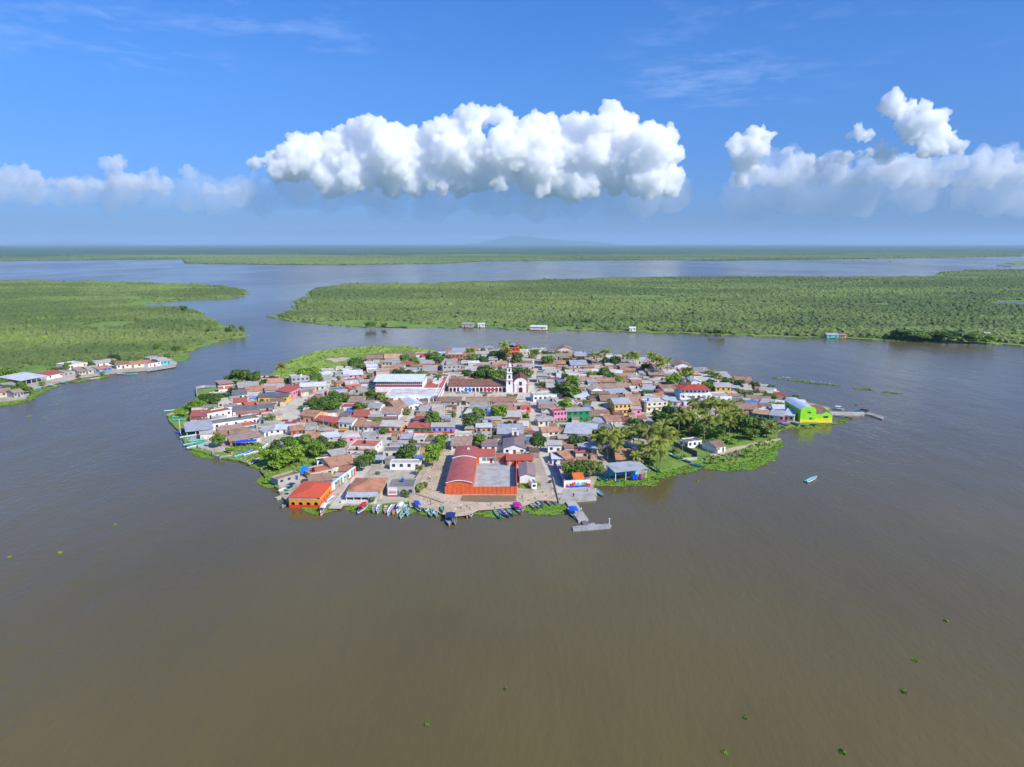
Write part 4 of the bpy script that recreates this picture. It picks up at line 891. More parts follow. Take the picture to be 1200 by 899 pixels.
# ------------------------------------------------------------------ houses read off the photograph one by one
# x0, y0, x1, y1 base line; wall and roof height as seen; wall, roof, roof form
for a in [
 (258, 455, 274, 453, 3, 5, 'brick', 'rust', 'shed'), (275, 469, 290, 467.5, 6, 6, 'white', 'blacksheet', 'gx'), (290, 471.5, 303, 471, 7, 5, 'white', 'zinc', 'gx'),
 (303, 472.5, 338, 472, 7.5, 4, 'yellow', 'blacksheet', 'gx'), (305, 448, 327, 447, 4, 3, 'white', 'terracotta', 'flat'), (280, 459, 304, 457, 3, 6, 'grey', 'zinc', 'shed'),
 (309, 459, 330, 458.5, 4, 5, 'white', 'zinc', 'gx'), (338, 469, 352, 462, 9, 5, 'pink', 'red', 'shed'), (256, 479, 273, 477, 7, 5, 'beige', 'palecon', 'flat'),
 (274, 476.5, 289, 475.5, 5, 5, 'cream', 'red', 'gx'), (289, 481, 304, 479, 4, 5, 'brick', 'red', 'gx'), (304, 482, 320, 480, 4, 6, 'beige', 'browntile', 'gx'),
 (223, 494, 243, 493, 6, 7, 'cream', 'red', 'shed'), (243.5, 493, 272, 487.5, 8, 4, 'white', 'red', 'flat'), (273, 487, 321, 484, 5, 6, 'white', 'blacksheet', 'gx'),
 (249, 504, 304, 496, 7, 6, 'white', 'darkconcrete', 'flat'), (351.5, 495, 369, 497, 9, 7, 'peach', 'tile', 'gx'),
 (369, 498, 385, 500, 6, 6, 'blue', 'red', 'gx'), (385, 500, 400, 502.5, 6, 6, 'yellow', 'red', 'gx'), (397, 503, 413, 504.5, 9, 6, 'white', 'zinc', 'gx'), (415, 505, 425, 505.5, 6, 9, 'cream', 'tile', 'gx'),
 (426, 506, 437, 506.5, 6.5, 6, 'white', 'browntile', 'gx'), (437, 506.5, 445, 507, 7, 6, 'purple', 'browntile', 'shed'), (445.5, 507, 470, 508, 8, 7, 'peach', 'zinc', 'gx'),
 (478, 507.5, 505, 508, 6.5, 6, 'green', 'red', 'gx'), (505.5, 508, 532, 508, 8, 5, 'purple', 'zinc', 'gx'), (398, 483, 418, 483, 6, 5, 'white', 'red', 'flat'), (431, 484, 445, 484.5, 6, 6, 'white', 'zinc', 'gx'),
 (414, 493, 431, 493, 4, 8, 'cream', 'red', 'gx'), (465, 484, 478, 482, 5, 10, 'brick', 'tile', 'gx'), (479, 480.5, 496, 479, 5, 12, 'white', 'white', 'gy'), (351, 458, 381, 457, 4.5, 5, 'cream', 'white', 'shed'),
 (368, 449, 387, 448, 4, 5, 'grey', 'zinc', 'shed'), (403, 444, 425, 443, 4, 6, 'pink', 'white', 'gx'), (395, 455, 403, 454, 6, 3, 'mustard', 'rust', 'shed'), (405, 458, 423, 457, 7, 6, 'salmon', 'palecon', 'flat'),
 (430, 438, 442, 437.5, 8, 3, 'white', 'white', 'gx'), (441, 444, 457, 443.5, 8, 4, 'peach', 'concrete', 'flat'), (454, 430, 470, 429, 3.5, 6, 'grey', 'zinc', 'gx'), (468, 433, 481, 433.5, 6, 4, 'green', 'red', 'shed'),
 (482, 433.5, 495, 433.5, 4, 3, 'pink', 'tile', 'gx'), (495, 434, 508, 434, 4, 3, 'yellow', 'browntile', 'gx'), (508, 434.5, 519, 434.5, 5, 3, 'purple', 'red', 'gx'),
 (522, 421, 532, 421, 6.5, 3, 'white', 'tile', 'gx'), (532.5, 421, 555, 421, 3.5, 4, 'brick', 'tile', 'gx'), (557, 420, 574, 420, 5, 3.5, 'grey', 'zinc', 'gx'), (564, 421, 574, 421, 5, 5, 'cream', 'palecon', 'flat'),
 (609, 420, 621, 420, 8, 3, 'cream', 'palecon', 'flat'), (519, 438, 540, 437, 9, 3, 'grey', 'concrete', 'flat'), (549, 432, 562, 431.5, 6, 3, 'cream', 'white', 'gx'), (577, 432, 594, 432, 5, 3, 'pink', 'tile', 'gx'),
 (602, 434, 626, 434, 4, 4, 'peach', 'zinc', 'gx'), (515, 451, 526, 451, 3, 6, 'white', 'palecon', 'flat'), (604, 482.5, 622, 482, 4, 6, 'salmon', 'concrete', 'flat'), (609.5, 483.5, 622, 483.5, 9, 3, 'salmon', 'concrete', 'flat'),
 (506, 489, 520, 489, 11, 4, 'beige', 'palecon', 'flat'), (576, 501, 587, 501, 9, 4, 'yellow', 'zinc', 'shed'), (558, 508.5, 576, 508.5, 8, 4, 'peach', 'white', 'shed'), (608, 502.5, 622, 502.5, 7, 3, 'mustard', 'palecon', 'flat'),
 (583, 514, 613, 514, 4, 12, 'grey', 'bluezinc', 'shed'), (529, 528, 552, 528, 2.6, 11, 'cream', 'rust', 'gx'), (533, 515, 555, 514.5, 3, 4, 'cream', 'palecon', 'flat'),
 (484, 521.5, 498, 521.5, 9, 5, 'cream', 'palecon', 'flat'), (457, 550.5, 493, 550.5, 9, 4, 'white', 'palecon', 'flat'), (449, 538, 492, 537, 9.5, 6, 'cream', 'darkconcrete', 'flat'),
 (409, 530, 440, 531, 8, 8, 'white', 'terracotta', 'flat'), (405, 534, 437, 535, 5, 2, 'white', 'terracotta', 'flat'), (388, 554, 417, 548, 3.2, 12, 'cream', 'tile', 'gx'), (363, 572, 389, 569, 2.6, 9, 'cream', 'browntile', 'gx'), (364, 562, 391, 556, 3.5, 8, 'beige', 'terracotta', 'flat'),
 (372, 548, 388, 546, 8, 3, 'white', 'darkconcrete', 'flat'), (391, 542, 409, 539, 4, 9, 'grey', 'zinc', 'shed'), (326, 569, 352, 561, 6, 4, 'grey', 'tile', 'flat'), (434, 545, 449, 545, 3.5, 4, 'turquoise', 'bluezinc', 'open'),
 # right half
 (635, 428, 653, 428, 9, 4, 'grey', 'concrete', 'flat'), (684, 437.5, 696, 437.5, 7, 3, 'peach', 'tile', 'gx'), (652, 437, 682, 438, 3.5, 3, 'cream', 'tile', 'gx'), (697, 436, 706, 436, 4, 3, 'grey', 'zinc', 'gx'),
 (693, 442, 728, 443.5, 5, 5, 'white', 'white', 'gx'), (727, 440, 744, 440.5, 6, 3, 'yellow', 'tile', 'gx'), (652, 446.5, 661, 446.5, 9, 3, 'white', 'palecon', 'flat'), (663, 445, 680, 445, 8, 4, 'cream', 'palecon', 'flat'),
 (629, 448.5, 640, 448.5, 8, 4, 'grey', 'zinc', 'shed'), (662, 451, 674, 451, 4, 4, 'brick', 'tile', 'gx'), (625, 471, 652.5, 470, 8, 4, 'white', 'palecon', 'flat'), (689, 455, 699, 455, 7, 3, 'cream', 'zinc', 'shed'),
 (697, 459.5, 741, 458, 3.5, 5, 'brick', 'browntile', 'gx'), (713, 465.5, 736, 464, 4, 5, 'grey', 'bluezinc', 'shed'), (693, 465, 706, 464, 8, 3, 'white', 'zinc', 'gy'), (674, 471, 692, 470, 5, 5, 'beige', 'white', 'shed'),
 (631, 480, 653, 479.5, 8, 4, 'grey', 'bluezinc', 'flat'), (653, 479.5, 677, 479, 7, 4, 'beige', 'palecon', 'flat'), (631, 499.5, 650, 498.5, 6, 6, 'cream', 'zinc', 'shed'),
 (649, 496, 664, 495, 14, 4, 'pink', 'red', 'flat'), (664, 495, 691, 494, 13, 4, 'green', 'zinc', 'gx'), (691, 493.5, 703, 492, 4, 6, 'green', 'browntile', 'gx'), (692, 481, 714, 483, 5, 6, 'grey', 'zinc', 'gx'),
 (720, 487.5, 739.5, 486.5, 14, 7, 'yellow', 'bluezinc', 'gx'), (740, 487.5, 751, 487, 8, 3, 'pink', 'zinc', 'gx'), (734, 472, 751, 472, 4.5, 5, 'orange', 'tile', 'gx'), (711, 501, 728, 500, 7, 7, 'white', 'tile', 'gx'), (694, 499, 710, 501, 4, 5, 'blue', 'bluezinc', 'gx'),
 (661, 513, 697, 515, 3, 13, 'cream', 'bluezinc', 'shed'), (698, 512, 722, 512, 4, 12, 'grey', 'darkconcrete', 'flat'), (636, 512, 655, 511, 3.5, 6, 'cream', 'tile', 'gx'), (642, 531, 658, 531, 10, 5, 'white', 'zinc', 'shed'),
 (659, 529, 668, 528.5, 7, 4, 'cream', 'tile', 'gx'), (647, 544, 662, 544, 3, 9, 'white', 'white', 'shed'), (663, 545, 672, 543, 3, 10, 'brick', 'tile', 'gx'), (674.5, 538.5, 689, 538.5, 9, 4, 'cream', 'red', 'gx'),
 (757.5, 483.5, 782, 482, 12, 4, 'cream', 'palecon', 'flat'), (776, 462, 797, 461, 6, 5, 'pink', 'browntile', 'gx'), (871, 459, 880, 459, 7.5, 2, 'beige', 'palecon', 'flat'), (858, 459, 870, 459, 3, 5, 'brick', 'bluezinc', 'shed'),
 (863, 484, 888, 485, 4.5, 8, 'pink', 'browntile', 'gx'), (874, 472, 902, 474, 4, 5, 'white', 'browntile', 'gx'), (889, 478, 905, 480, 5, 7, 'white', 'bluezinc', 'shed'), (901, 492, 918, 494, 6, 7, 'cream', 'bluezinc', 'shed'), (918, 493, 930, 494.5, 7, 9, 'beige', 'white', 'shed'),
 (882, 489, 899, 491, 4, 5, 'turquoise', 'paletile', 'gx'), (907, 479, 925, 481, 5, 6, 'grey', 'white', 'gx'), (889, 461, 905, 463, 4, 4, 'cream', 'zinc', 'gx'), (718.5, 530, 727, 530, 6, 3, 'cream', 'palecon', 'flat'), (727, 527, 740, 530, 4, 5, 'blue', 'bluezinc', 'shed'),
 (722, 545, 748, 545.5, 3, 14, 'brick', 'tile', 'gx'), (806, 525.5, 822, 523.5, 8, 4, 'white', 'blacksheet', 'flat'), (796, 523, 806, 525.5, 7, 4, 'white', 'terracotta', 'flat'), (839, 531, 850, 529, 7, 7, 'white', 'browntile', 'gx'),
 (846, 486, 856, 487, 4, 5, 'cream', 'tile', 'gx'), (741, 454, 752, 454, 5, 4, 'yellow', 'tile', 'gx'), (752, 461, 766, 462, 5, 5, 'grey', 'bluezinc', 'gx'), (767, 469, 778, 469, 4, 4, 'mustard', 'tile', 'gx'), (768, 452, 785, 451, 4, 4, 'cream', 'palecon', 'flat'),
]:
    wall = a[6]; kw = {}
    if a[0] in (369, 385, 397, 445.5, 478, 505.5): kw['band'] = {'369': 'mustard', '385': 'mustard', '397': 'mustard'}.get(str(a[0]), 'red')
    if a[0] in (649, 664): kw['band'] = 'green'; kw['storeys'] = 2; kw['win'] = 3
    if a[0] == 720: kw['storeys'] = 2; kw['win'] = 3
    H(*a, **kw)
# orange three level tower house at the back
cx, cy_, rz, W = frame(596, 421.5, 608.5, 421.5); r = empty('tower_house', (cx, cy_, GZ)); hw = W / 2
bx(r, 'wall', surf('paint', lin(216, 88, 56)), (-hw, hw, 0, 8, 0, 9.5)); bx(r, 'floor_band', surf('paint', lin(240, 130, 90)), (-hw - .1, hw + .1, -.5, -.003, 2.9, 3.3), (-hw - .1, hw + .1, -.5, -.003, 6, 6.4), (-hw - .1, hw + .1, -.5, -.003, 9.1, 9.4))
for k in range(3):
    for i in range(3): opening(r, 'window', -hw + W * (i + .5) / 3, k * 3.1 + 1, 1.5, 1.4, M_glass)
for x in (-hw + .2, hw - .2):
    for y in (.2, 7.6): bx(r, 'post', M_pole, (x - .1, x + .1, y - .1, y + .1, 9.5, 11.7))
q = MB(); q.slab([(-hw - .8, -1, 11.8), (1, -1, 11.8), (1, 9, 12.2), (-hw - .8, 9, 12.2)], .12); q.build('roof', surf('sheet', lin(120, 150, 200)), r); q = MB(); q.slab([(1.02, -1, 11.8), (hw + .6, -1, 11.8), (hw + .6, 9, 12.2), (1.02, 9, 12.2)], .12); q.build('roof', surf('sheet', lin(200, 80, 70)), r)
tag(r, 'orange three-storey tower house with blue canopy roof at the back shore', 'house', 'houses of the island town'); markbox(cx, cy_, 0, -hw, hw, -1, 9)
# long tiled row on the near side of the plaza
for (x0, x1, k) in ((515, 540, 0), (546, 574, 1), (575, 604, 2)):
    H(x0, 475.5, x1, 475.5, 1.8, 6, ['beige', 'cream', 'grey'][k], ['browntile', 'browntile', 'tile'][k], 'gx', nomark=False, desc=['long low beige row house with brown tile roof', 'long low cream row house with brown tile roof', 'long low grey row house with clay tile roof'][k], cat='house')
# open shelter on the left shore and the pen behind it
H(219, 512, 250, 508.5, 6, 9, 'grey', 'bluezinc', 'open', desc='open shelter with bluish metal roof on posts')
H(270, 523, 291, 520, 3.5, 7, 'brick', 'rust', 'shed'); H(291, 519.5, 307, 517, 3.5, 7, 'beige', 'rust', 'shed'); H(258, 511, 286, 506, 3, 5, 'beige', 'rust', 'shed')
H(286, 505, 302, 502, 3, 5, 'beige', 'terracotta', 'flat'); H(310, 512, 322, 509, 4, 4, 'white', 'bluezinc', 'shed'); H(322, 509, 345, 508, 3, 6, 'white', 'white', 'shed')
H(345, 521, 362, 520, 3, 6, 'cream', 'white', 'shed'); H(341, 510.5, 356, 509, 3, 6, 'brick', 'tile', 'gx'); H(362, 520, 378, 517, 3, 6, 'grey', 'tile', 'gx'); H(379, 519, 398, 517, 3, 6, 'white', 'white', 'shed')
H(400, 519, 424, 518, 3, 6, 'pink', 'palecon', 'flat'); H(425, 518, 446, 516, 3, 6, 'grey', 'concrete', 'flat')
# walls and pens that are things of their own
def wallthing(name, pts, h, th, m, label, cat='wall', z=GZ - .3):
    r = None; P3 = [Vector(G(x, y, GZ)) for x, y in pts]; mb = MB()
    for a, b in zip(P3[:-1], P3[1:]):
        d = (b - a).normalized(); n = Vector((-d.y, d.x)) * th / 2; d2 = d * th / 2
        mb.prism(ccw([tuple(a - n - d2 * .98), tuple(b - n + d2 * .97), tuple(b + n + d2 * .97), tuple(a + n - d2 * .98)]), z, z + h)
    o = mb.build(name, m); tag(o, label, cat); return o
wallthing('shore_wall', [(231, 464), (230, 455), (240, 453.5), (258, 453.8)], 1.4, .5, M_conc, 'pale concrete wall enclosing a pond on the back left shore')
wallthing('shore_wall', [(249, 529), (250, 534), (258, 536), (271, 534), (273, 529)], 1.5, .7, M_conc, 'curved concrete quay wall on the left shore', z=-.3)
wallthing('yard_wall', [(790, 522), (817, 534), (817, 538)], 2.2, .3, surf('concrete', lin(120, 116, 110)), 'long dark yard wall running down to the right shore boats')
wallthing('yard_wall', [(827, 527), (841, 532)], 2.6, .3, surf('paint', WALLC['white']), 'white side wall of the small house nearest the sandy path')
wallthing('garden_wall', [(487, 576), (486, 566), (497, 548)], 1.6, .3, surf('concrete', lin(176, 166, 150)), 'rough low wall along the left side of the earth lane')
wallthing('kerb_wall', [(648, 560), (655, 588)], .9, .3, M_conc, 'low kerb wall on the left of the street at the quay')
wallthing('retaining_wall', [(325, 583), (336, 579), (340, 575)], 1.2, 1.5, M_conc, 'short concrete ramp wall beside the covered green boat', z=-.4)
wallthing('fence', [(800, 540), (817, 539)], 1.6, .1, surf('paint', lin(190, 186, 178)), 'pale picket fence at the foot of the dark yard wall', cat='fence')
wallthing('sea_wall', [(484, 578), (520, 590)], .6, .4, surf('concrete', lin(160, 146, 126)), 'broken low wall on the dirt landing')
r = empty('tarp_box', (*G(352.5, 558, GZ), GZ)); bx(r, 'blue_tarp', surf('plain', lin(20, 140, 230)), (0, 2.7, 0, 2.2, .9, 3.4)); bx(r, 'stand', M_wood, (.1, 2.6, .1, 2.1, 0, .9)); tag(r, 'bright blue tarpaulin box behind the orange restaurant', 'tarp shelter')
r = empty('blue_canopy', (*G(276, 524.5, GZ), GZ), .35); q = MB(); q.slab([(0, 0, 2), (9, 0, 2), (9, 2.2, 2.5), (0, 2.2, 2.5)], .06); q.build('tarpaulin', surf('plain', lin(20, 80, 210)), r)
for x in (.1, 4.5, 8.8): bx(r, 'post', M_pole, (x - .06, x + .06, .1, .22, 0, 2))
tag(r, 'blue tarpaulin canopy before the rusty sheds on the left shore', 'canopy')
for nm, px, c_, w_, lb in (('plaza_tent', 545.5, lin(20, 140, 230), 4.2, 'blue tent roof on the plaza before the arcade'), ('plaza_tent', 538, lin(230, 232, 236), 3, 'white tent roof beside the blue tent on the plaza'), ('plaza_awning', 567, lin(200, 52, 52), 7.6, 'long red awning on the plaza before the arcade')):
    r = empty(nm, (*G(px, 462, GZ), GZ)); q = MB(); q.slab([(0, 0, 2.4), (w_, 0, 2.4), (w_, 1.6, 3.1), (0, 1.6, 3.1)], .06); q.slab([(0, 1.6, 3.1), (w_, 1.6, 3.1), (w_, 3.4, 2.4), (0, 3.4, 2.4)], .06); q.build('canvas', surf('plain', c_), r)
    for x in (.1, w_ - .1):
        for y in (.1, 3.2): bx(r, 'pole', M_pole, (x - .05, x + .05, y, y + .1, 0, 2.4))
    tag(r, lb, 'tent' if nm == 'plaza_tent' else 'awning')

# ------------------------------------------------------------------ trees: positions first, so that houses keep clear of them
def leafcloud(lobes, n, s, seed, zmin=0, droop=.3):
    rs = np.random.RandomState(seed); vol = np.array([a[3] * a[4] * a[5] for a in lobes]) ** (2 / 3); pick = rs.choice(len(lobes), n, p=vol / vol.sum())
    V = []
    for i in pick:
        x, y, z, a, b, c = lobes[i]
        d = rs.normal(size=3); d /= np.linalg.norm(d)
        if d[2] < -.45: d[2] *= -.6
        k = rs.uniform(.55, 1.05) ** .6; p = np.array([x, y, z]) + d * np.array([a, b, c]) * k
        nrm = d + rs.normal(size=3) * .55 + np.array([0, 0, .4]); nrm /= np.linalg.norm(nrm)
        u = np.cross(nrm, rs.normal(size=3)); u /= np.linalg.norm(u); w = np.cross(nrm, u); q = s * rs.uniform(.6, 1.35)
        for e, f in ((-1, -.7), (1, -.8), (.9, .8), (-.8, .7)): V.append(p + u * e * q * .6 + w * f * q * .6)
    return np.array(V), np.arange(n * 4).reshape(-1, 4)
LM = [leafmat('foliage_dark', lin(64, 92, 30), lin(92, 118, 36)), leafmat('foliage_mid', lin(80, 110, 32), lin(110, 136, 40)), leafmat('foliage_light', lin(102, 138, 30), lin(134, 160, 42)), leafmat('foliage_olive', lin(108, 124, 56), lin(140, 150, 72))]
LW = ['dark green', 'mid green', 'bright green', 'olive green']
M_bark = surf('paint', lin(104, 84, 64)); M_palm = leafmat('palm_fronds', lin(112, 130, 42), lin(154, 158, 58), .35); M_palmbark = surf('paint', lin(132, 118, 98))
def crown_lobes(seed, n=7):
    rs = random.Random(seed); L = [(0, 0, .5, .38, .38, .36)]
    for i in range(n):
        a = i * 6.283 / n + rs.uniform(-.4, .4); d = rs.uniform(.22, .34); q = rs.uniform(.15, .25)
        L.append((math.cos(a) * d, math.sin(a) * d, rs.uniform(.3, .78), q, q, q * .9))
    return L
TREES = {}
def tree_meshes(k, m):
    if (k, m) in TREES: return TREES[(k, m)]
    V, Fc = leafcloud(crown_lobes(k, 10), 1700, .068, k); o = npmesh('crown', V, Fc, LM[m]); me = o.data; bpy.data.objects.remove(o)
    if ('t', k) not in TREES:
        mb = MB(); rs = random.Random(k); mb.bar((0, 0, -.05), (.01, 0, .32), .03, .02, 7)
        for i in range(5): a = i * 1.257 + rs.uniform(-.3, .3); mb.bar((.01, 0, .29), (math.cos(a) * .2, math.sin(a) * .2, .58), .02, .008, 5)
        t = mb.build('trunk', M_bark); TREES[('t', k)] = t.data; bpy.data.objects.remove(t)
    TREES[(k, m)] = (me, TREES[('t', k)]); return TREES[(k, m)]
def tree(px, py, w, h, m=1, k=None, group='trees of the island town', xy=None, z=GZ, bush=False):
    x, y = xy or G(px, py, z); k = random.randrange(6) if k is None else k
    name = 'bush' if bush else 'tree'
    r = empty(name, (x, y, z - (h * .25 if bush else 0)), random.uniform(0, 6.28)); ms = tree_meshes(k, m)
    for me, nm in zip(ms, ('crown', 'trunk')):
        o = bpy.data.objects.new(nm, me); o.parent = r; col.objects.link(o); o.scale = (w, w * random.uniform(.9, 1.1), h * (1.3 if bush else 1.05))
    size = 'small' if w < 5 else ('large' if w > 9.5 else '')
    thing(r, f"{size + ' ' if size else ''}{LW[m]} {'bush' if bush else 'round tree'}", 'bush' if bush else 'tree', group, P(x, y, z + h * .6))
    mark([(x - w * .2, y - w * .2), (x + w * .2, y - w * .2), (x + w * .2, y + w * .2), (x - w * .2, y + w * .2)]) if not bush else None
    return r
def T(px, py, wpx, hpx, m=1, **kw):
    mw, _ = mpp(py, GZ); tree(px, py, wpx * mw * 1.02, hpx * mw * 1.03, m, **kw)
def palm_mesh(seed, nf=17):
    rs = random.Random(seed); V = []; Fq = []
    for i in range(nf):
        a = i * 2.399 + rs.uniform(-.2, .2); el = rs.uniform(-.15, 1.15); L = rs.uniform(.85, 1.1); p = Vector((0, 0, 0)); n = 7; pts = []
        for s in range(n + 1):
            t = s / n; e = el - 1.75 * t * t - .2 * t; pts.append((p.copy(), e)); p = p + Vector((math.cos(a) * math.cos(e), math.sin(a) * math.cos(e), math.sin(e))) * L / n
        side = Vector((-math.sin(a), math.cos(a), 0))
        for s in range(n * 3):
            t = (s + .5) / (n * 3); j = min(n - 1, int(t * n)); q = pts[j][0].lerp(pts[j + 1][0], t * n - j); e = pts[j][1]; fw = Vector((math.cos(a) * math.cos(e), math.sin(a) * math.cos(e), math.sin(e)))
            ln = .22 * math.sin(math.pi * min(1, t * .9 + .12)) + .03
            for sg in (-1, 1):
                tip = q + side * sg * ln * .8 + fw * ln * .55 + Vector((0, 0, -ln * (.5 + rs.uniform(0, .4)))); b = fw * .026; i0 = len(V)
                V += [tuple(q - b), tuple(q + b), tuple(tip + b * .4), tuple(tip - b * .5)]; Fq.append((i0, i0 + 1, i0 + 2, i0 + 3))
    o = npmesh('fronds', V, Fq, M_palm); me = o.data; bpy.data.objects.remove(o)
    mb = MB(); bd = rs.uniform(-.06, .06); pv_ = None
    for s in range(7):
        t = s / 6; q = Vector((bd * math.sin(t * math.pi), bd * .5 * t * (1 - t) * 4, t)); 
        if pv_: mb.bar(pv_[0], q, pv_[1], .022 - .008 * t, 7)
        pv_ = (q, .022 - .008 * t)
    t_ = mb.build('trunk', M_palmbark); tm = t_.data; bpy.data.objects.remove(t_)
    mb = MB()
    for i in range(7): a = i * .9; mb.bar((math.cos(a) * .02, math.sin(a) * .02, .965), (math.cos(a) * .035, math.sin(a) * .035, .935), .012, .014, 6)
    c_ = mb.build('coconuts', surf('plain', lin(120, 110, 40))); cm_ = c_.data; bpy.data.objects.remove(c_)
    return me, tm, cm_
PALMS = [palm_mesh(s, 15 + 2 * s) for s in range(4)]
def palm(px, py, h, xy=None, spread=1.0):
    x, y = xy or G(px, py, GZ); r = empty('palm_tree', (x, y, GZ), random.uniform(0, 6.28)); q = random.choice(PALMS)
    for me, nm in zip(q, ('fronds', 'trunk', 'coconuts')):
        o = bpy.data.objects.new(nm, me); o.parent = r; col.objects.link(o); w = max(2.8, min(5.4, h * .55)) * random.uniform(.9, 1.1) * spread
        if nm == 'fronds': o.scale = (w, w, w); o.location = (0, 0, h * .985)
        else: o.scale = (h, h, h)
    thing(r, ('tall ' if h > 9.5 else 'short ' if h < 7 else '') + 'coconut palm', 'palm tree', 'coconut palms on the island', P(x, y, GZ + h * .9))
def PT(px, py, hpx): mw, _ = mpp(py, GZ); palm(px, py, hpx * mw * .8)
for a in [(359, 447, 26, 17, 2), (368, 446, 10, 9, 2), (417, 433, 20, 15, 1), (424, 435, 12, 10, 3), (269, 448, 12, 9, 1), (284, 450, 24, 17, 1), (298, 449, 12, 9, 0), (248, 476, 26, 14, 0), (262, 470, 18, 10, 1), (274, 464, 12, 10, 0), (228, 482, 18, 13, 2), (240, 478, 14, 10, 2), (214, 488, 12, 8, 2),
          (255, 524, 16, 16, 1), (261, 521, 9, 12, 2), (388, 484, 28, 20, 0), (374, 486, 22, 15, 0), (368, 480, 18, 14, 1), (395, 476, 20, 16, 1), (414, 472, 15, 9, 1), (422, 484, 18, 12, 1), (434, 471, 15, 15, 0), (447, 472, 10, 12, 0), (438, 462, 14, 8, 1),
          (466, 445, 16, 12, 0), (478, 446, 18, 13, 0), (494, 445, 16, 12, 1), (506, 427, 18, 14, 1), (516, 425, 12, 8, 2), (528, 425, 10, 7, 1), (565, 450, 20, 18, 0), (580, 452, 22, 20, 1), (568, 447, 18, 20, 0), (589, 451, 16, 18, 0), (556, 448, 12, 12, 0), (585, 424, 12, 14, 1), (590, 425, 14, 16, 0), (578, 424, 10, 12, 0),
          (606, 428, 14, 14, 1), (556, 424, 10, 8, 1), (567, 427, 14, 10, 1), (627, 418, 12, 9, 2), (623, 424, 10, 9, 3), (517, 524, 18, 16, 2), (508, 536, 20, 17, 2), (507, 547, 20, 20, 2), (515, 530, 14, 12, 1), (562, 524, 19, 16, 2), (551, 523, 10, 8, 0), (578, 518, 10, 7, 1), (492, 577, 12, 10, 3),
          (630, 529, 21, 21, 0), (424, 552, 16, 18, 1), (433, 545, 18, 18, 1), (664, 427, 10, 8, 0), (668, 424, 8, 7, 1), (680, 428, 14, 10, 0), (714, 429, 6, 8, 1), (720, 429, 17, 13, 0), (665, 467, 30, 22, 1), (658, 462, 16, 14, 0), (672, 460, 14, 12, 3), (663, 448, 10, 10, 1), (694, 443, 14, 8, 2),
          (716, 449, 14, 12, 1), (724, 450, 12, 10, 2), (687, 477, 11, 8, 2), (704, 480, 12, 8, 2), (667, 561, 18, 20, 2), (674, 562, 20, 22, 1), (680, 560, 16, 22, 1), (690, 560, 18, 20, 3), (700, 558, 18, 18, 3), (676, 527, 20, 16, 0), (681, 523, 14, 13, 1), (672, 524, 12, 12, 2), (728, 519, 24, 18, 2), (742, 500, 14, 10, 1), (757, 466, 18, 9, 1), (751, 478, 12, 8, 2),
          (792, 447, 12, 9, 1), (757, 436, 14, 10, 0), (852, 452, 14, 8, 1), (866, 456, 14, 11, 0), (885, 457, 12, 10, 0), (866, 464, 12, 9, 1), (876, 467, 16, 9, 1), (884, 465, 12, 8, 1), (903, 470, 16, 9, 1), (910, 478, 18, 8, 2), (932, 468, 12, 6, 1), (897, 466, 10, 6, 2), (903, 458, 8, 7, 1), (866, 476, 14, 7, 2),
          (776, 502, 26, 22, 0), (788, 500, 30, 26, 0), (803, 504, 26, 22, 1), (792, 508, 24, 20, 0), (816, 510, 18, 10, 2), (838, 514, 20, 10, 2), (862, 502, 22, 12, 1), (872, 508, 22, 22, 1), (886, 508, 24, 20, 1), (898, 512, 22, 20, 3), (880, 515, 20, 14, 1), (905, 508, 16, 14, 1),
          (840, 524, 18, 8, 2), (858, 490, 14, 10, 2), (872, 491, 12, 8, 2), (752, 510, 18, 16, 0), (764, 514, 20, 18, 0), (746, 545, 16, 14, 2), (760, 550, 16, 14, 2), (815, 482, 12, 10, 1), (850, 480, 12, 8, 1)]:
    T(*a)
for a in [(320, 545, 26, 20, 2), (332, 548, 28, 24, 2), (344, 544, 26, 24, 2), (326, 550, 22, 14, 2), (350, 534, 22, 20, 2), (362, 534, 24, 24, 2), (372, 536, 20, 20, 2), (340, 526, 20, 14, 1), (356, 524, 20, 14, 0), (378, 524, 16, 14, 0), (384, 532, 14, 14, 1), (376, 545, 10, 8, 3), (323, 530, 12, 14, 0)]: T(*a)
for a in [(456, 431, 8, 4, 1), (405, 563, 9, 8, 1), (436, 589, 10, 8, 3), (476, 582, 11, 8, 3), (462, 524, 8, 7, 3), (556, 484, 12, 7, 2), (548, 483, 10, 6, 1), (562, 486, 10, 6, 2), (530, 482, 10, 7, 2), (524, 481, 10, 6, 3), (437, 498, 10, 6, 2), (446, 496, 14, 7, 2), (424, 500, 10, 5, 2), (538, 470, 5, 5, 2), (568, 467, 6, 6, 2), (598, 469, 8, 8, 3), (604, 466, 6, 5, 3),
          (836, 521, 14, 8, 2), (856, 520, 12, 6, 2), (793, 530, 12, 6, 3), (802, 537, 10, 5, 2), (886, 474, 10, 5, 2), (270, 530, 10, 6, 2), (700, 470, 10, 6, 1), (738, 462, 8, 5, 1), (352, 480, 5, 5, 1), (413, 439, 14, 6, 1), (402, 438, 14, 5, 2), (443, 556, 6, 4, 3), (645, 566, 4, 4, 3), (497, 572, 10, 8, 3)]: T(*a, bush=True)
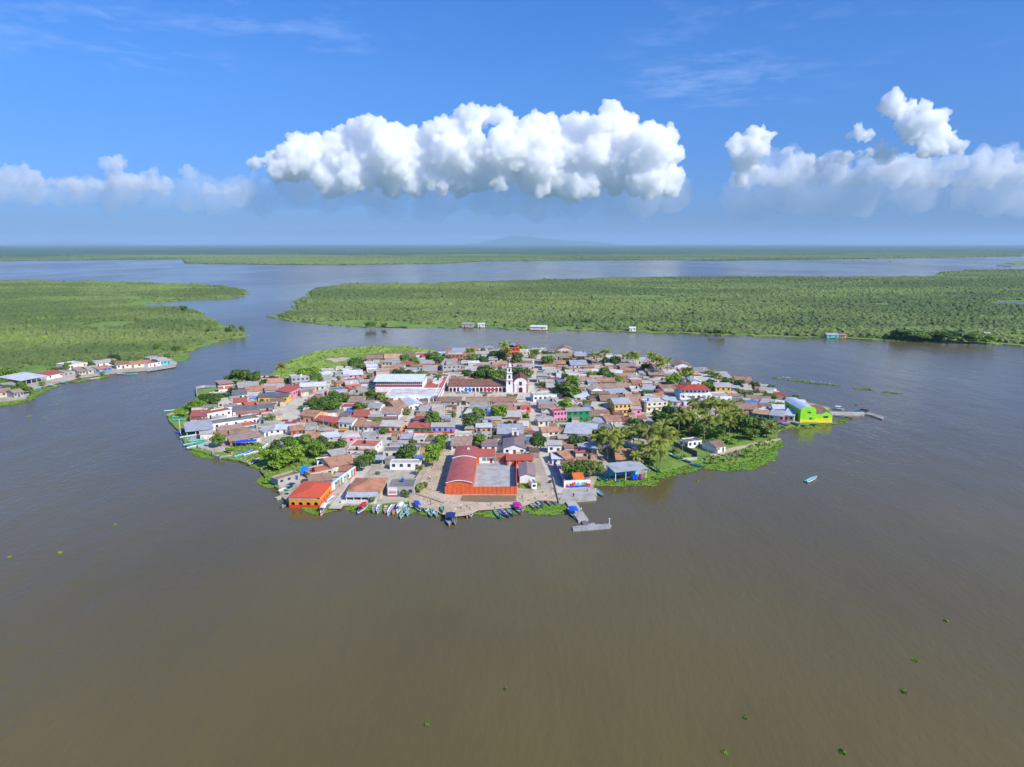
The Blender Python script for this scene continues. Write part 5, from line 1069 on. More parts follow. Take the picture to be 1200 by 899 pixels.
for a in [(331, 448, 24), (591, 424, 26), (597, 420, 20), (594, 427, 20), (693, 428, 16), (699, 430, 18), (709, 430, 22), (734, 430, 17), (741, 430, 19), (744, 431, 16), (763, 440, 30), (768, 439, 26), (771, 441, 24), (782, 440, 22), (774, 443, 20), (800, 452, 18), (805, 451, 22), (808, 453, 18), (834, 449, 15), (839, 450, 14), (843, 450, 12),
          (312, 500, 12), (319, 499, 13), (424, 472, 12), (453, 478, 14), (447, 475, 12),
          (700, 539, 32), (712, 540, 36), (716, 534, 34), (706, 532, 26), (722, 541, 26), (748, 538, 38), (758, 540, 44), (764, 534, 40), (774, 541, 42), (770, 548, 40), (780, 540, 36), (742, 528, 32), (752, 545, 28), (780, 532, 34), (760, 552, 30), (772, 553, 30), (745, 552, 24), (788, 530, 26), (776, 528, 38),
          (818, 506, 40), (822, 510, 34), (832, 508, 44), (838, 504, 36), (846, 506, 40), (852, 500, 34), (828, 500, 38), (842, 496, 32), (856, 508, 26), (862, 503, 28), (836, 515, 30), (812, 498, 36), (826, 518, 34), (848, 512, 34), (808, 512, 34), (796, 514, 32), (854, 518, 26), (734, 536, 30), (728, 530, 28), (492, 556, 10)]: PT(*a)

# ------------------------------------------------------------------ the rest of the town between those
town_px = [(226, 502), (234, 478), (262, 462), (276, 453), (302, 446), (345, 449), (384, 440), (405, 433), (440, 424), (480, 423), (522, 416), (560, 413), (620, 412), (660, 414), (700, 419), (760, 426), (800, 434), (850, 446), (890, 455), (925, 469), (938, 478), (934, 492), (905, 490), (870, 483), (850, 478), (835, 487), (765, 492), (745, 504), (730, 512),
           (712, 530), (690, 548), (665, 552), (655, 560), (641, 568), (625, 540), (600, 520), (560, 520), (520, 512), (497, 528), (492, 560), (482, 578), (455, 582), (430, 560), (410, 578), (392, 590), (380, 572), (362, 570), (372, 556), (385, 525), (365, 512), (330, 505), (318, 512), (290, 520), (262, 522), (235, 512)]
town_w = ccw(PG(town_px, GZ))
for q_ in ([(430, 562), (454, 572), (497, 572), (497, 549), (452, 546), (432, 540)], [(606, 564), (632, 564), (632, 546), (648, 546), (658, 576), (640, 584), (606, 582)], [(392, 592), (410, 592), (412, 566), (398, 572)], [(560, 596), (500, 590), (486, 583), (560, 576)], [(447, 582), (456, 582), (456, 592), (447, 592)], [(517, 469), (622, 469), (622, 462), (518, 462)]):
    mark(ccw(PG(q_, GZ))); nh = sum(1 for t in THINGS if t['o'].name.startswith('house')) + 4
fr = random.Random(99); rsT = np.random.RandomState(8)
P_ = np.array(town_w); bx0, by0 = P_.min(0); bx1, by1 = P_.max(0)
wallpool = ['white'] * 10 + ['cream'] * 9 + ['beige'] * 9 + ['grey'] * 8 + ['peach'] * 3 + ['brick'] * 4 + ['pink'] * 2 + ['yellow'] * 2 + ['white'] * 6 + ['turquoise', 'blue', 'salmon', 'green']
roofpool = [('tile', 'gx')] * 7 + [('browntile', 'gx')] * 7 + [('paletile', 'gx')] * 3 + [('zinc', 'gx')] * 4 + [('zinc', 'shed')] * 4 + [('bluezinc', 'shed')] * 3 + [('rust', 'shed')] * 5 + [('rust', 'gx')] * 3 + [('palecon', 'flat')] * 12 + [('concrete', 'flat')] * 14 + [('white', 'gx')] * 3 + [('tile', 'gy')] * 3 + [('browntile', 'gy')] * 2 + [('terracotta', 'flat')] * 2 + [('red', 'gx')] + [('darkconcrete', 'flat')] * 2
LIM = 300
def tryfill(n, wr, dr, limit, small=False):
    global nh
    xs = rsT.uniform(bx0, bx1, n); ys = rsT.uniform(by0, by1, n); k = inpoly(xs, ys, town_w)
    for x, y in zip(xs[k], ys[k]):
        if nh >= limit: return
        W = fr.uniform(*wr); D = fr.uniform(*dr)
        rz = (R(24) if x < -120 else R(10) if x < -90 else R(-8) if x > 140 else 0) + R(fr.uniform(-2.5, 2.5)); c, s = math.cos(rz), math.sin(rz)
        q = [(x + a * c - b * s, y + a * s + b * c) for a, b in ((-W / 2 - .15, -.2), (W / 2 + .15, -.2), (W / 2 + .15, D + .2), (-W / 2 - .15, D + .2))]
        if not free(q): continue
        roof, rt = fr.choice(roofpool); two = fr.random() < .1 and not small
        if two: roof, rt = fr.choice([('palecon', 'flat'), ('concrete', 'flat'), ('zinc', 'gx')])
        h = fr.uniform(5.6, 6.4) if two else fr.uniform(2.7, 3.6)
        house_at(x, y, rz, W, D, h, fr.choice(wallpool), roof, rt, rnd=fr, tank=(rt == 'flat' and fr.random() < .4), backroof=(fr.choice(['rust', 'zinc', 'tile', 'white']) if (not small and fr.random() < .35) else None), nomark=True, win=(1 if small else None))
        mark(q); nh += 1
xs_ = rsT.uniform(bx0, bx1, 900); ys_ = rsT.uniform(by0, by1, 900); k_ = inpoly(xs_, ys_, town_w); nt_ = 0
for x, y in zip(xs_[k_], ys_[k_]):
    if nt_ < 34 and free([(x - 3, y - 3), (x + 3, y - 3), (x + 3, y + 3), (x - 3, y + 3)]):
        w = fr.uniform(6, 10); tree(0, 0, w, w * fr.uniform(.85, 1.05), fr.choice([0, 1, 1, 2]), xy=(x, y)); mark([(x - 2.4, y - 2.4), (x + 2.4, y - 2.4), (x + 2.4, y + 2.4), (x - 2.4, y + 2.4)]); nt_ += 1
tryfill(6000, (9, 13), (9, 14), LIM - 60); tryfill(9000, (6, 9.5), (6, 10), LIM)
print('houses', nh)
# past three hundred houses: the small patio roofs and sheds that fill every yard are one mass
def shedfill(n, wr, dr, hr):
    xs = rsT.uniform(bx0, bx1, n); ys = rsT.uniform(by0, by1, n); k = inpoly(xs, ys, town_w); out = []
    for x, y in zip(xs[k], ys[k]):
        W, D, h = fr.uniform(*wr), fr.uniform(*dr), fr.uniform(*hr); rz = (R(24) if x < -120 else R(10) if x < -90 else R(-8) if x > 140 else 0) + R(fr.uniform(-5, 5)); c, s = math.cos(rz), math.sin(rz)
        if fr.random() < .3: W, D = D, W
        f = lambda a, b: (x + a * c - b * s, y + a * s + b * c); q = [f(-W / 2, 0), f(W / 2, 0), f(W / 2, D), f(-W / 2, D)]
        if not free(q): continue
        mark([f(-W / 2 + .2, .2), f(W / 2 - .2, .2), f(W / 2 - .2, D - .2), f(-W / 2 + .2, D - .2)]); out.append((q, h, fr.uniform(-.5, .7), fr.random()))
    return out
SH = shedfill(9000, (4, 7), (4, 7), (2.3, 3.1)) + shedfill(14000, (2.6, 4.2), (2.4, 4.2), (1.9, 2.8)); print('sheds', len(SH))
Vw = []; Fw = []; Tw = []; Vr = []; Fr_ = []; Tr = []
for q, h, dz, t in SH:
    i = len(Vw); Vw += [(x, y, GZ) for x, y in q] + [(x, y, GZ + h + (dz if k > 1 else 0) - .12) for k, (x, y) in enumerate(q)]; Tw += [fr.random()] * 8
    Fw += [(i, i + 1, i + 5, i + 4), (i + 1, i + 2, i + 6, i + 5), (i + 2, i + 3, i + 7, i + 6), (i + 3, i, i + 4, i + 7)]
    m_ = Vector(((q[0][0] + q[2][0]) / 2, (q[0][1] + q[2][1]) / 2)); i = len(Vr); e = [(m_.x + (x - m_.x) * 1.1, m_.y + (y - m_.y) * 1.1) for x, y in q]
    Vr += [(x, y, GZ + h + (dz if k > 1 else 0)) for k, (x, y) in enumerate(e)] + [(x, y, GZ + h + (dz if k > 1 else 0) - .1) for k, (x, y) in enumerate(e)]; Tr += [t] * 8
    Fr_ += [(i, i + 1, i + 2, i + 3), (i + 7, i + 6, i + 5, i + 4), (i + 4, i + 5, i + 1, i), (i + 5, i + 6, i + 2, i + 1), (i + 6, i + 7, i + 3, i + 2), (i + 7, i + 4, i, i + 3)]
def tintmat(name, cs, rough):
    m, nt, b = nodemat(name); at = N(nt, 'ShaderNodeAttribute', attribute_name='tint').outputs['Fac']; r_ = N(nt, 'ShaderNodeValToRGB'); r_.color_ramp.interpolation = 'CONSTANT'; nt.links.new(at, r_.inputs['Fac']); e = r_.color_ramp.elements
    while len(e) < len(cs): e.new(.5)
    for i, c in enumerate(cs): e[i].position = i / len(cs); e[i].color = (*c, 1)
    pos = N(nt, 'ShaderNodeNewGeometry').outputs['Position']; n1 = noise_tex(nt, pos, .8, 4, .7)
    nt.links.new(mixc(nt, ramp(nt, n1, [(.45, (0, 0, 0)), (.7, (.8, .8, .8))]), r_.outputs['Color'], lin(112, 92, 76)), b.inputs['Base Color']); b.inputs['Roughness'].default_value = rough; return m
tag(npmesh('shed_roofs', Vr, Fr_, tintmat('shed_roof', [lin(*c) for c in ((178, 128, 98), (190, 186, 178), (150, 118, 96), (184, 174, 158), (214, 212, 208), (164, 110, 86), (146, 140, 130), (176, 128, 100), (170, 176, 186), (130, 104, 88), (196, 188, 174), (110, 84, 70), (158, 150, 138), (150, 70, 56), (60, 120, 190), (182, 172, 156))], .7), attr=Tr), 'patchwork of small patio and shed roofs filling the yards', 'shed roofs', kind='stuff')
tag(npmesh('shed_walls', Vw, Fw, tintmat('shed_wall', [lin(*c) for c in ((212, 206, 194), (176, 168, 156), (190, 160, 130), (226, 224, 220), (150, 140, 128), (206, 150, 110), (200, 190, 160), (130, 120, 108))], .9), attr=Tw), 'walls of the small sheds filling the yards', 'shed walls', kind='stuff')
# yards: small planting and clutter in the gaps left
for i in range(2600):
    x, y = fr.uniform(bx0, bx1), fr.uniform(by0, by1)
    if not inpoly([x], [y], town_w)[0]: continue
    if not free([(x - 1, y - 1), (x + 1, y - 1), (x + 1, y + 1), (x - 1, y + 1)]): continue
    if len([1 for t in THINGS if t['o'].name.startswith(('tree', 'bush'))]) > 300: break
    w = fr.uniform(2.6, 5.2); tree(0, 0, w, w * fr.uniform(.9, 1.2), fr.choice([0, 1, 1, 2, 3]), xy=(x, y)) if fr.random() < .6 else tree(0, 0, w * .8, w * .7, fr.choice([1, 2, 3]), xy=(x, y), bush=True)
    mark([(x - w * .5, y - w * .5), (x + w * .5, y - w * .5), (x + w * .5, y + w * .5), (x - w * .5, y + w * .5)])
# ------------------------------------------------------------------ the village on the left bank and the lone houses of the far bank
gL = 'houses of the left bank village'
sheet('village_ground', [(-20, 474), (0, 472), (31, 468), (36, 459), (50, 454), (95, 443.5), (140, 437.5), (175, 435), (206, 430), (208, 426), (200, 421), (150, 424), (100, 428), (60, 437), (20, 446), (-20, 452)], .6, M_ground, jit=.6)
kw = dict(group=gL)
for a, d in [((25, 452, 56, 446, 7, 7, 'white', 'white', 'open'), 'large open shed with white roof'), ((10, 458, 23, 456, 6, 4, 'beige', 'white', 'open'), 'small open shed with white roof'),
             ((56, 445, 75, 441, 6, 5, 'white', 'red', 'shed'), None), ((75, 441.5, 91, 438, 5, 6, 'grey', 'concrete', 'flat'), None), ((81, 433.5, 103, 430, 7, 4, 'white', 'white', 'flat'), None),
             ((93, 439.5, 104, 438, 4, 6, 'beige', 'rust', 'shed'), None), ((104, 438, 118, 436, 5, 5, 'beige', 'white', 'gx'), None), ((116, 437, 131, 434, 4.5, 4, 'blue', 'tile', 'gx'), None), ((112, 430, 132, 427.5, 3, 4, 'white', 'white', 'gx'), None),
             ((137, 432.5, 152, 431, 6, 4, 'white', 'tile', 'shed'), None), ((152, 431, 175, 429.5, 5, 4, 'cream', 'tile', 'gx'), None), ((174, 430.5, 189, 428, 5, 4, 'white', 'terracotta', 'flat'), None), ((188, 428, 200, 426, 5, 4, 'turquoise', 'white', 'gx'), None),
             ((176, 423.5, 192, 421.5, 3, 2.5, 'grey', 'concrete', 'flat'), None), ((-4, 447, 10, 445, 6, 4, 'white', 'bluezinc', 'gx'), None), ((-4, 466, 14, 464, 7, 5, 'beige', 'rust', 'shed'), None), ((17, 466, 28, 464, 7, 4, 'grey', 'rust', 'gx'), None),
             ((126, 427, 137, 426, 3, 3, 'beige', 'rust', 'shed'), None), ((36, 447, 48, 444, 4, 3, 'white', 'zinc', 'gx'), None)]:
    a = a[:4] + (a[4] * .82, a[5], {'white': 'cream'}.get(a[6], a[6]) if int(a[0]) % 2 else a[6], {'white': 'zinc'}.get(a[7], a[7]) if a[0] not in (25, 81) else a[7], a[8])
    H(*a, desc=d, z=.6, tank=False, win=2, **kw)
sheet('village_quay', [(172, 436.5), (206, 431), (207, 428), (203, 427), (172, 433)], .9, M_conc, jit=0)
for a in [(7, 446, 18, 14, 2), (16, 445, 12, 12, 1), (25, 458, 12, 12, 2), (32, 461, 12, 9, 1), (12, 459, 14, 8, 1), (20, 462, 12, 8, 1), (135, 424, 14, 8, 0), (184, 409, 9, 7, 1), (206, 413, 11, 8, 0), (108, 429, 10, 6, 1), (60, 437, 10, 6, 2), (70, 436, 10, 6, 0)]:
    T(*a, group='trees of the left bank')
for a in [(247, 392, 9, 9, 1), (268, 392, 8, 8, 0), (272, 391, 8, 10, 1), (284, 391, 6, 10, 1), (279, 390, 5, 6, 3), (216, 366, 8, 8, 0)]: T(*a, group='trees of the left point')
gF = 'lone houses on the far bank'
for a in [((541, 383.5, 555, 383.5, 5.5, 1.5, 'grey', 'zinc', 'shed'), 'grey hut on posts with tin roof'), ((560, 383.5, 568, 383.5, 5, 1.5, 'white', 'white', 'gx'), 'small white hut'),
          ((621, 386.5, 640, 387, 5, 2, 'cream', 'white', 'shed'), 'long low pale hut'), ((738, 388, 745, 388, 5, 1.5, 'white', 'white', 'gx'), 'tiny white hut'),
          ((969, 396, 983, 396, 5, 2, 'turquoise', 'bluezinc', 'gx'), 'turquoise hut with blue roof'), ((984, 395.5, 993, 395.5, 2.5, 1.5, 'brick', 'rust', 'shed'), 'low brown shed'), ((1153, 393, 1160, 393.4, 3, 1.5, 'beige', 'zinc', 'shed'), 'small beige hut')]:
    H(*a[0][:4], a[0][4] * .75, *a[0][5:], desc=a[1] + ' on the far bank', z=.5, tank=False, win=1, side=False, group=gF)
for a in [(434, 385, 14, 8, 2), (450, 384.6, 8, 5, 1), (844, 393.6, 12, 8, 1), (833, 393, 8, 6, 1), (1062, 398, 30, 12, 0), (1080, 399, 30, 11, 1), (1110, 400.6, 34, 13, 0), (1135, 401.6, 26, 12, 1), (1050, 397.6, 16, 9, 1), (1155, 402.5, 22, 10, 2), (690, 380, 10, 6, 0), (684, 379, 8, 5, 1)]:
    T(*a, group='trees of the far bank')

weedmat([(30, 469), (38, 461), (52, 456), (70, 450.5), (72, 452), (55, 458), (44, 464), (36, 470)], 'green plants fringing the left bank village, nearest end', 31)
weedmat([(84, 447.5), (100, 444), (128, 440), (130, 441.5), (104, 446), (88, 449)], 'green plants fringing the middle of the left bank village', 32)
weedmat([(0, 473), (30, 469), (31, 471), (12, 475.5), (-10, 477)], 'green plants at the left edge below the sheds', 33)
for a in [(64, 438, 9, 8, 1), (79, 433, 10, 8, 2), (108, 431, 9, 7, 0), (134, 430, 9, 8, 1), (50, 452, 7, 5, 2), (92, 443, 6, 4, 1), (120, 439, 6, 4, 2), (148, 428, 10, 6, 0), (160, 427, 9, 6, 1), (196, 421, 8, 6, 1), (3, 452, 12, 8, 1)]:
    T(*a, group='trees of the left bank')
# ------------------------------------------------------------------ boats
def hull_mesh(L, B, Dp):
    ns = 11; outer = []
    for i in range(ns):
        t = i / (ns - 1); b = B / 2 * (1 - max(0, (t - .45) / .55) ** 2.2) * (.86 + .14 * min(1, t * 4)); b = max(b, .03)
        sheer = Dp * (1 + .45 * t * t); keel = -.12 + .35 * max(0, t - .75) / .25 * Dp; x = -L / 2 + L * t
        outer.append([(x, -b, sheer), (x, -b * .86, sheer * .45), (x, -b * .45, keel), (x, b * .45, keel), (x, b * .86, sheer * .45), (x, b, sheer)])
    V = []; Fq = []
    for s in outer: V += s
    n = len(V)
    for s in outer:
        for (x, y, z) in s: V.append((x * .965, y * .9, z + (.07 if z < Dp * .5 else .0)))
    for i in range(ns - 1):
        for j in range(5):
            a = i * 6 + j; Fq.append((a, a + 6, a + 7, a + 1)); Fq.append((n + a, n + a + 1, n + a + 7, n + a + 6))
        for j in (0, 5): a = i * 6 + j; q = (a, n + a, n + a + 6, a + 6); Fq.append(q if j else q[::-1])
    Fq.append((0, 1, 2, 3)); Fq.append((0, 3, 4, 5)); Fq.append((n + 3, n + 2, n + 1, n)); Fq.append((n + 5, n + 4, n + 3, n)); Fq.append((0, 5, n + 5, n))
    return V, Fq
BOATM = {}
BC = dict(teal=lin(60, 168, 158), turquoise=lin(80, 196, 200), white=lin(226, 226, 224), blue=lin(30, 84, 190), paleblue=lin(140, 190, 220), green=lin(60, 160, 110), grey=lin(150, 160, 160), tan=lin(190, 168, 140), pink=lin(220, 130, 120), red=lin(196, 40, 50), mint=lin(150, 214, 190), yellow=lin(230, 200, 70), darkblue=lin(24, 50, 110), purple=lin(186, 20, 140))
INN = lin(150, 150, 144)
def boat(sx_, sy_, bx_, by_, c='white', c2=None, canopy=None, motor=None, z=.05, desc=None, group='boats moored round the island', wide=1.0):
    a = Vector(G(sx_, sy_, 0)); b = Vector(G(bx_, by_, 0)); L = min(9.5, max(4.2, (b - a).length)); ang = math.atan2(b.y - a.y, b.x - a.x); ctr = (a + b) / 2
    z = GZ + .12 if inpoly([ctr.x], [ctr.y], island_w)[0] else z
    r = empty('boat', (ctr.x, ctr.y, z), ang); Bm = 1.5 * wide * (L / 7) ** .5
    V, Fq = hull_mesh(L, Bm, .55); mb = MB(); mb.add(V, Fq); mb.build('hull', surf('paint', BC[c]), r)
    if c2:
        q = MB()
        for i in range(10):
            k = i * 6
            for j in (0, 5):
                p1, p2 = V[k + j], V[k + 6 + j]; s = -1 if j == 0 else 1
                q.add([(p1[0], p1[1] + s * .04, p1[2] + .03), (p2[0], p2[1] + s * .04, p2[2] + .03), (p2[0], p2[1] - s * .05, p2[2] + .04), (p1[0], p1[1] - s * .05, p1[2] + .04), (p1[0], p1[1] + s * .05, p1[2] - .17), (p2[0], p2[1] + s * .05, p2[2] - .17)], [(0, 1, 2, 3), (4, 5, 1, 0)])
        q.build('gunwale', surf('paint', BC[c2]), r)
    q = MB(); fl = [(V[i * 6][0] * .96, abs(V[i * 6][1]) * .84, .2 + .12 * max(0, i - 7)) for i in range(10)]
    for p1, p2 in zip(fl[:-1], fl[1:]): q.add([(p1[0], -p1[1], p1[2]), (p2[0], -p2[1], p2[2]), (p2[0], p2[1], p2[2]), (p1[0], p1[1], p1[2])], [(0, 1, 2, 3)])
    q.build('floorboards', surf('paint', random.choice([lin(196, 194, 186), lin(170, 176, 176), lin(186, 206, 206), lin(176, 160, 136), lin(150, 196, 190)])), r)
    for t in (.28, .5, .7): x = -L / 2 + L * t; w = Bm / 2 * (.86 if t < .6 else .72); bx(r, 'bench', M_wood if c != 'white' else surf('paint', BC['paleblue']), (x - .16, x + .16, -w, w, .4, .46))
    if motor is None: motor = random.random() < .5
    if motor:
        q = MB(); q.box(-L / 2 - .35, -L / 2 - .02, -.16, .16, .45, .95); q.box(-L / 2 - .25, -L / 2 - .1, -.06, .06, -.3, .45); q.build('outboard_motor', surf('plain', (.05, .05, .06)), r)
    if canopy:
        q = MB(); q.slab([(-L * .3, -Bm * .55, 1.75), (L * .2, -Bm * .55, 1.75), (L * .2, 0, 1.98), (-L * .3, 0, 1.98)], .05); q.slab([(-L * .3, 0, 1.98), (L * .2, 0, 1.98), (L * .2, Bm * .55, 1.75), (-L * .3, Bm * .55, 1.75)], .05); q.build('canopy', surf('plain', BC[canopy]), r)
        for x in (-L * .28, L * .18):
            for y in (-Bm * .42, Bm * .42): q = MB(); q.bar((x, y, .5), (x, y, 1.8), .03); q.build('canopy_post', M_pole, r)
    cw = {'paleblue': 'pale blue', 'mint': 'mint green', 'darkblue': 'dark blue'}
    d = desc or f"{cw.get(c, c)} boat" + (f" with {cw.get(canopy, canopy)} canopy" if canopy else f" with {cw.get(c2, c2)} rim" if c2 else '')
    thing(r, d, 'boat', group, P(ctr.x, ctr.y, 0)); return r
for a in [ # stern, bow, hull, rim, canopy
 (383, 592, 375, 606, 'white', 'red', 'white'), (392, 585, 383, 594, 'white', 'paleblue', None), (430, 592, 419, 604, 'blue', 'white', 'red'), (440, 592, 437, 602, 'grey', None, None), (445, 593, 442, 603, 'white', 'grey', None),
 (453, 594, 451, 603, 'tan', None, None), (461, 593, 454, 605, 'white', 'blue', None), (464, 595, 460, 604, 'pink', None, None), (472, 592, 465, 603, 'white', None, 'white'), (476, 593, 475, 603, 'mint', None, None), (474, 599, 469, 609, 'grey', 'mint', None), (479, 597, 477, 606, 'paleblue', None, None),
 (486, 590, 493, 602, 'blue', 'white', 'blue'), (493, 594, 498, 600, 'teal', None, None), (497, 588, 500, 599, 'mint', None, None), (501, 590, 499, 602, 'teal', 'white', None), (504, 590, 507, 601, 'teal', None, None), (503, 598, 505, 607, 'green', 'mint', None), (509, 592, 507, 604, 'mint', 'white', None), (513, 596, 517, 605, 'tan', 'red', None), (518, 597, 519, 604, 'green', None, None), (510, 598, 511, 607, 'white', 'grey', None),
 (529, 604, 526, 617, 'tan', 'darkblue', 'darkblue', 1, 1.7), (532, 606, 533, 616, 'tan', 'grey', None), (547, 597, 547, 608, 'white', 'red', None), (550, 598, 552, 608, 'mint', 'white', None), (580, 598, 586, 609, 'turquoise', 'teal', None), (586, 600, 593, 607, 'blue', None, None), (587, 596, 597, 608, 'tan', 'blue', None),
 (594, 596, 602, 606, 'mint', 'green', None), (603, 592, 611, 604, 'white', 'darkblue', 'purple', 1, 1.4), (613, 590, 612, 601, 'pink', 'tan', None), (620, 589, 627, 598, 'white', 'red', None), (622, 586, 632, 597, 'mint', 'yellow', None), (627, 586, 636, 596, 'paleblue', 'darkblue', None), (629, 581, 636, 591, 'blue', 'white', None), (633, 581, 640, 591, 'pink', 'red', None), (640, 583, 645, 594, 'grey', None, None), (643, 582, 652, 593, 'white', 'grey', None),
 (669, 597, 675, 609, 'white', 'blue', 'blue', 1, 1.6), (697, 574, 707, 583, 'white', 'turquoise', None), (698, 558, 704, 565, 'mint', 'teal', None), (704, 557, 712, 565, 'mint', 'white', None), (709, 558, 716, 564, 'mint', None, None), (719, 562, 726, 566, 'paleblue', None, None), (760, 548, 774, 557, 'teal', 'green', None),
 (786, 535, 797, 541, 'mint', 'teal', None), (807, 544, 817, 548, 'turquoise', 'blue', None), (815, 546, 825, 549, 'blue', 'turquoise', None), (802, 542, 809, 545, 'teal', None, None), (910, 497, 925, 501, 'white', 'purple', 'purple', 1, 1.8), (912, 494, 922, 496.5, 'purple', 'white', 'purple'), (911, 502, 920, 504.5, 'turquoise', 'paleblue', None), (928, 497, 936, 501, 'grey', 'teal', None), (937, 498, 943, 501, 'green', 'darkblue', None), (948, 497, 955, 500, 'darkblue', 'green', None),
 (976, 479.5, 989, 480.5, 'white', 'grey', 'white', 1, 1.3), (978, 487.5, 990, 489.5, 'white', 'paleblue', None), (988, 488.5, 999, 491, 'tan', 'white', None), (1008, 480.5, 1018, 482, 'teal', 'darkblue', 'purple'), (1002, 482, 1010, 483, 'turquoise', None, None),
 (192, 482.5, 205, 481.5, 'turquoise', 'white', None), (202, 491, 214, 490, 'turquoise', None, None), (203, 495, 218, 494, 'teal', 'turquoise', None), (214, 487, 221, 486, 'mint', 'white', None), (196, 489, 204, 487, 'tan', None, None), (211, 515.5, 231, 512.5, 'paleblue', 'white', None), (221, 520, 240, 518, 'teal', 'mint', None), (215, 524.5, 230, 522, 'paleblue', 'turquoise', None), (228, 523, 241, 520, 'green', 'teal', None), (219, 528, 234, 525, 'white', 'tan', None), (232, 526, 243, 522.5, 'paleblue', None, None),
 (275, 538.5, 288, 534.5, 'paleblue', 'turquoise', None), (283, 535, 297, 530, 'blue', 'paleblue', None), (286, 537, 303, 532, 'white', 'grey', None), (293, 547, 304, 540, 'tan', 'white', None), (309, 528, 315, 523, 'white', None, None), (336, 578, 347, 572, 'green', 'mint', 'darkblue', 1, 1.5), (306, 551, 316, 548.5, 'tan', None, None), (327, 579, 338, 575, 'white', None, None), (330, 596, 338, 590, 'grey', 'tan', None), (209, 509, 214, 508, 'blue', None, None),
]:
    boat(*a[:4], c=a[4], c2=a[5], canopy=a[6], wide=(a[8] if len(a) > 8 else 1.0))
for a in [(35, 454.5, 48, 453, 'turquoise', 'teal', None), (53, 449, 68, 450.5, 'white', 'turquoise', None), (79, 445, 93, 445.6, 'tan', 'red', None), (70, 446.5, 80, 447, 'teal', None, None), (96, 442, 106, 442, 'grey', None, None), (138, 436, 150, 437, 'mint', 'white', None), (149, 437, 161, 436, 'teal', 'turquoise', None), (106, 442, 117, 441, 'tan', 'white', None)]:
    boat(a[0], a[1] + 2.6, a[2], a[3] + 2.6, c=a[4], c2=a[5], group='boats at the left bank village')
boat(945, 566, 957, 560, c='turquoise', c2='white', motor=True, desc='small turquoise boat alone on open water')
THINGS[-1]['fixed'] = 'small turquoise motor boat alone on the open water right of the island'
# mast of the white boat by the left shelter
r = empty('mooring_mast', (*G(211.5, 509, 0), -.3)); b = MB(); b.bar((0, 0, 0), (0, 0, 8), .16, .1, 8); b.build('mast', M_white, r); b = MB(); b.box(-.9, .9, -.6, .6, 0, .7); b.build('float', surf('plain', BC['darkblue']), r)
tag(r, 'tall white mast on a blue float off the left shelter', 'mast')

# ------------------------------------------------------------------ people
def person(px, py, shirt, pants, label, z=.7, rot=0, walk=.25):
    x, y = G(px, py, z); sk = [(0, 0, .93), (0, 0, 1.15), (0, 0, 1.4), (0, 0, 1.5), (0, .02, 1.6), (0, .02, 1.7), (-.19, 0, 1.4), (-.25, -.02, 1.12), (-.24, .1, .9), (.19, 0, 1.4), (.25, .02, 1.12), (.24, .14, .9),
                                 (-.1, 0, .9), (-.11, walk * .4, .5), (-.11, walk, .06), (-.11, walk + .14, .03), (.1, 0, .9), (.11, -walk * .2, .5), (.11, -walk, .08), (.11, -walk + .14, .03)]
    ed = [(0, 1), (1, 2), (2, 3), (3, 4), (4, 5), (2, 6), (6, 7), (7, 8), (2, 9), (9, 10), (10, 11), (0, 12), (12, 13), (13, 14), (14, 15), (0, 16), (16, 17), (17, 18), (18, 19)]
    rad = [.15, .14, .16, .055, .1, .085, .06, .045, .035, .06, .045, .035, .09, .065, .045, .04, .09, .065, .045, .04]
    me = bpy.data.meshes.new('person'); me.from_pydata(sk, ed, []); o = bpy.data.objects.new('person', me); col.objects.link(o)
    md = o.modifiers.new('s', 'SKIN'); 
    for v, q in zip(me.skin_vertices[0].data if me.skin_vertices else [], rad): v.radius = (q, q)
    if not me.skin_vertices:
        bpy.context.view_layer.objects.active = o; 
    su = o.modifiers.new('u', 'SUBSURF'); su.levels = 1; su.render_levels = 1
    dg = bpy.context.evaluated_depsgraph_get(); m2 = bpy.data.meshes.new_from_object(o.evaluated_get(dg)); o.modifiers.clear(); o.data = m2; bpy.data.meshes.remove(me); m2.name = 'person'
    m2.materials.clear(); m2.materials.append(surf('plain', lin(150, 100, 74))); 
    o.location = (x, y, z); o.rotation_euler = (0, 0, rot)
    def shell(nm, lo, hi, m, grow):
        vs = [v.co.copy() for v in m2.vertices]; fs = [tuple(p.vertices) for p in m2.polygons if lo(p.center) ]
        if not fs: return
        us = sorted({i for f in fs for i in f}); mp = {i: k for k, i in enumerate(us)}; q = MB(); q.add([tuple(vs[i] + m2.vertices[i].normal * grow) for i in us], [tuple(mp[i] for i in f) for f in fs]); q.build(nm, m, o)
    shell('shirt', lambda c: .92 < c.z < 1.47 and (abs(c.x) < .22 or c.z > 1.15), 0, surf('plain', shirt), .012)
    shell('trousers', lambda c: .12 < c.z < .98 and abs(c.x) < .215, 0, surf('plain', pants), .014)
    shell('hair', lambda c: c.z > 1.64, 0, surf('plain', (.02, .015, .01)), .015)
    tag(o, label, 'person', 'people on the quay and streets')
person(672, 583, lin(40, 44, 60), lin(40, 40, 50), 'person in dark clothes standing on the middle of the quay')
person(674.5, 597, lin(240, 110, 150), lin(60, 60, 80), 'person in a pink shirt walking on the jetty')
person(681, 600, lin(230, 230, 230), lin(40, 50, 90), 'person in a white shirt on the right side of the jetty', rot=1)
person(650, 573, lin(60, 60, 60), lin(90, 60, 60), 'person in dark clothes by the kerb wall above the quay', rot=2)
person(643, 545, lin(236, 236, 236), lin(50, 60, 90), 'person in white walking down the street', rot=3)
person(519, 550, lin(40, 40, 44), lin(50, 50, 60), 'person walking along the earth lane left of the school', rot=.4)
person(556, 464, lin(200, 60, 60), lin(40, 50, 90), 'person in a red shirt standing on the plaza before the arcade')
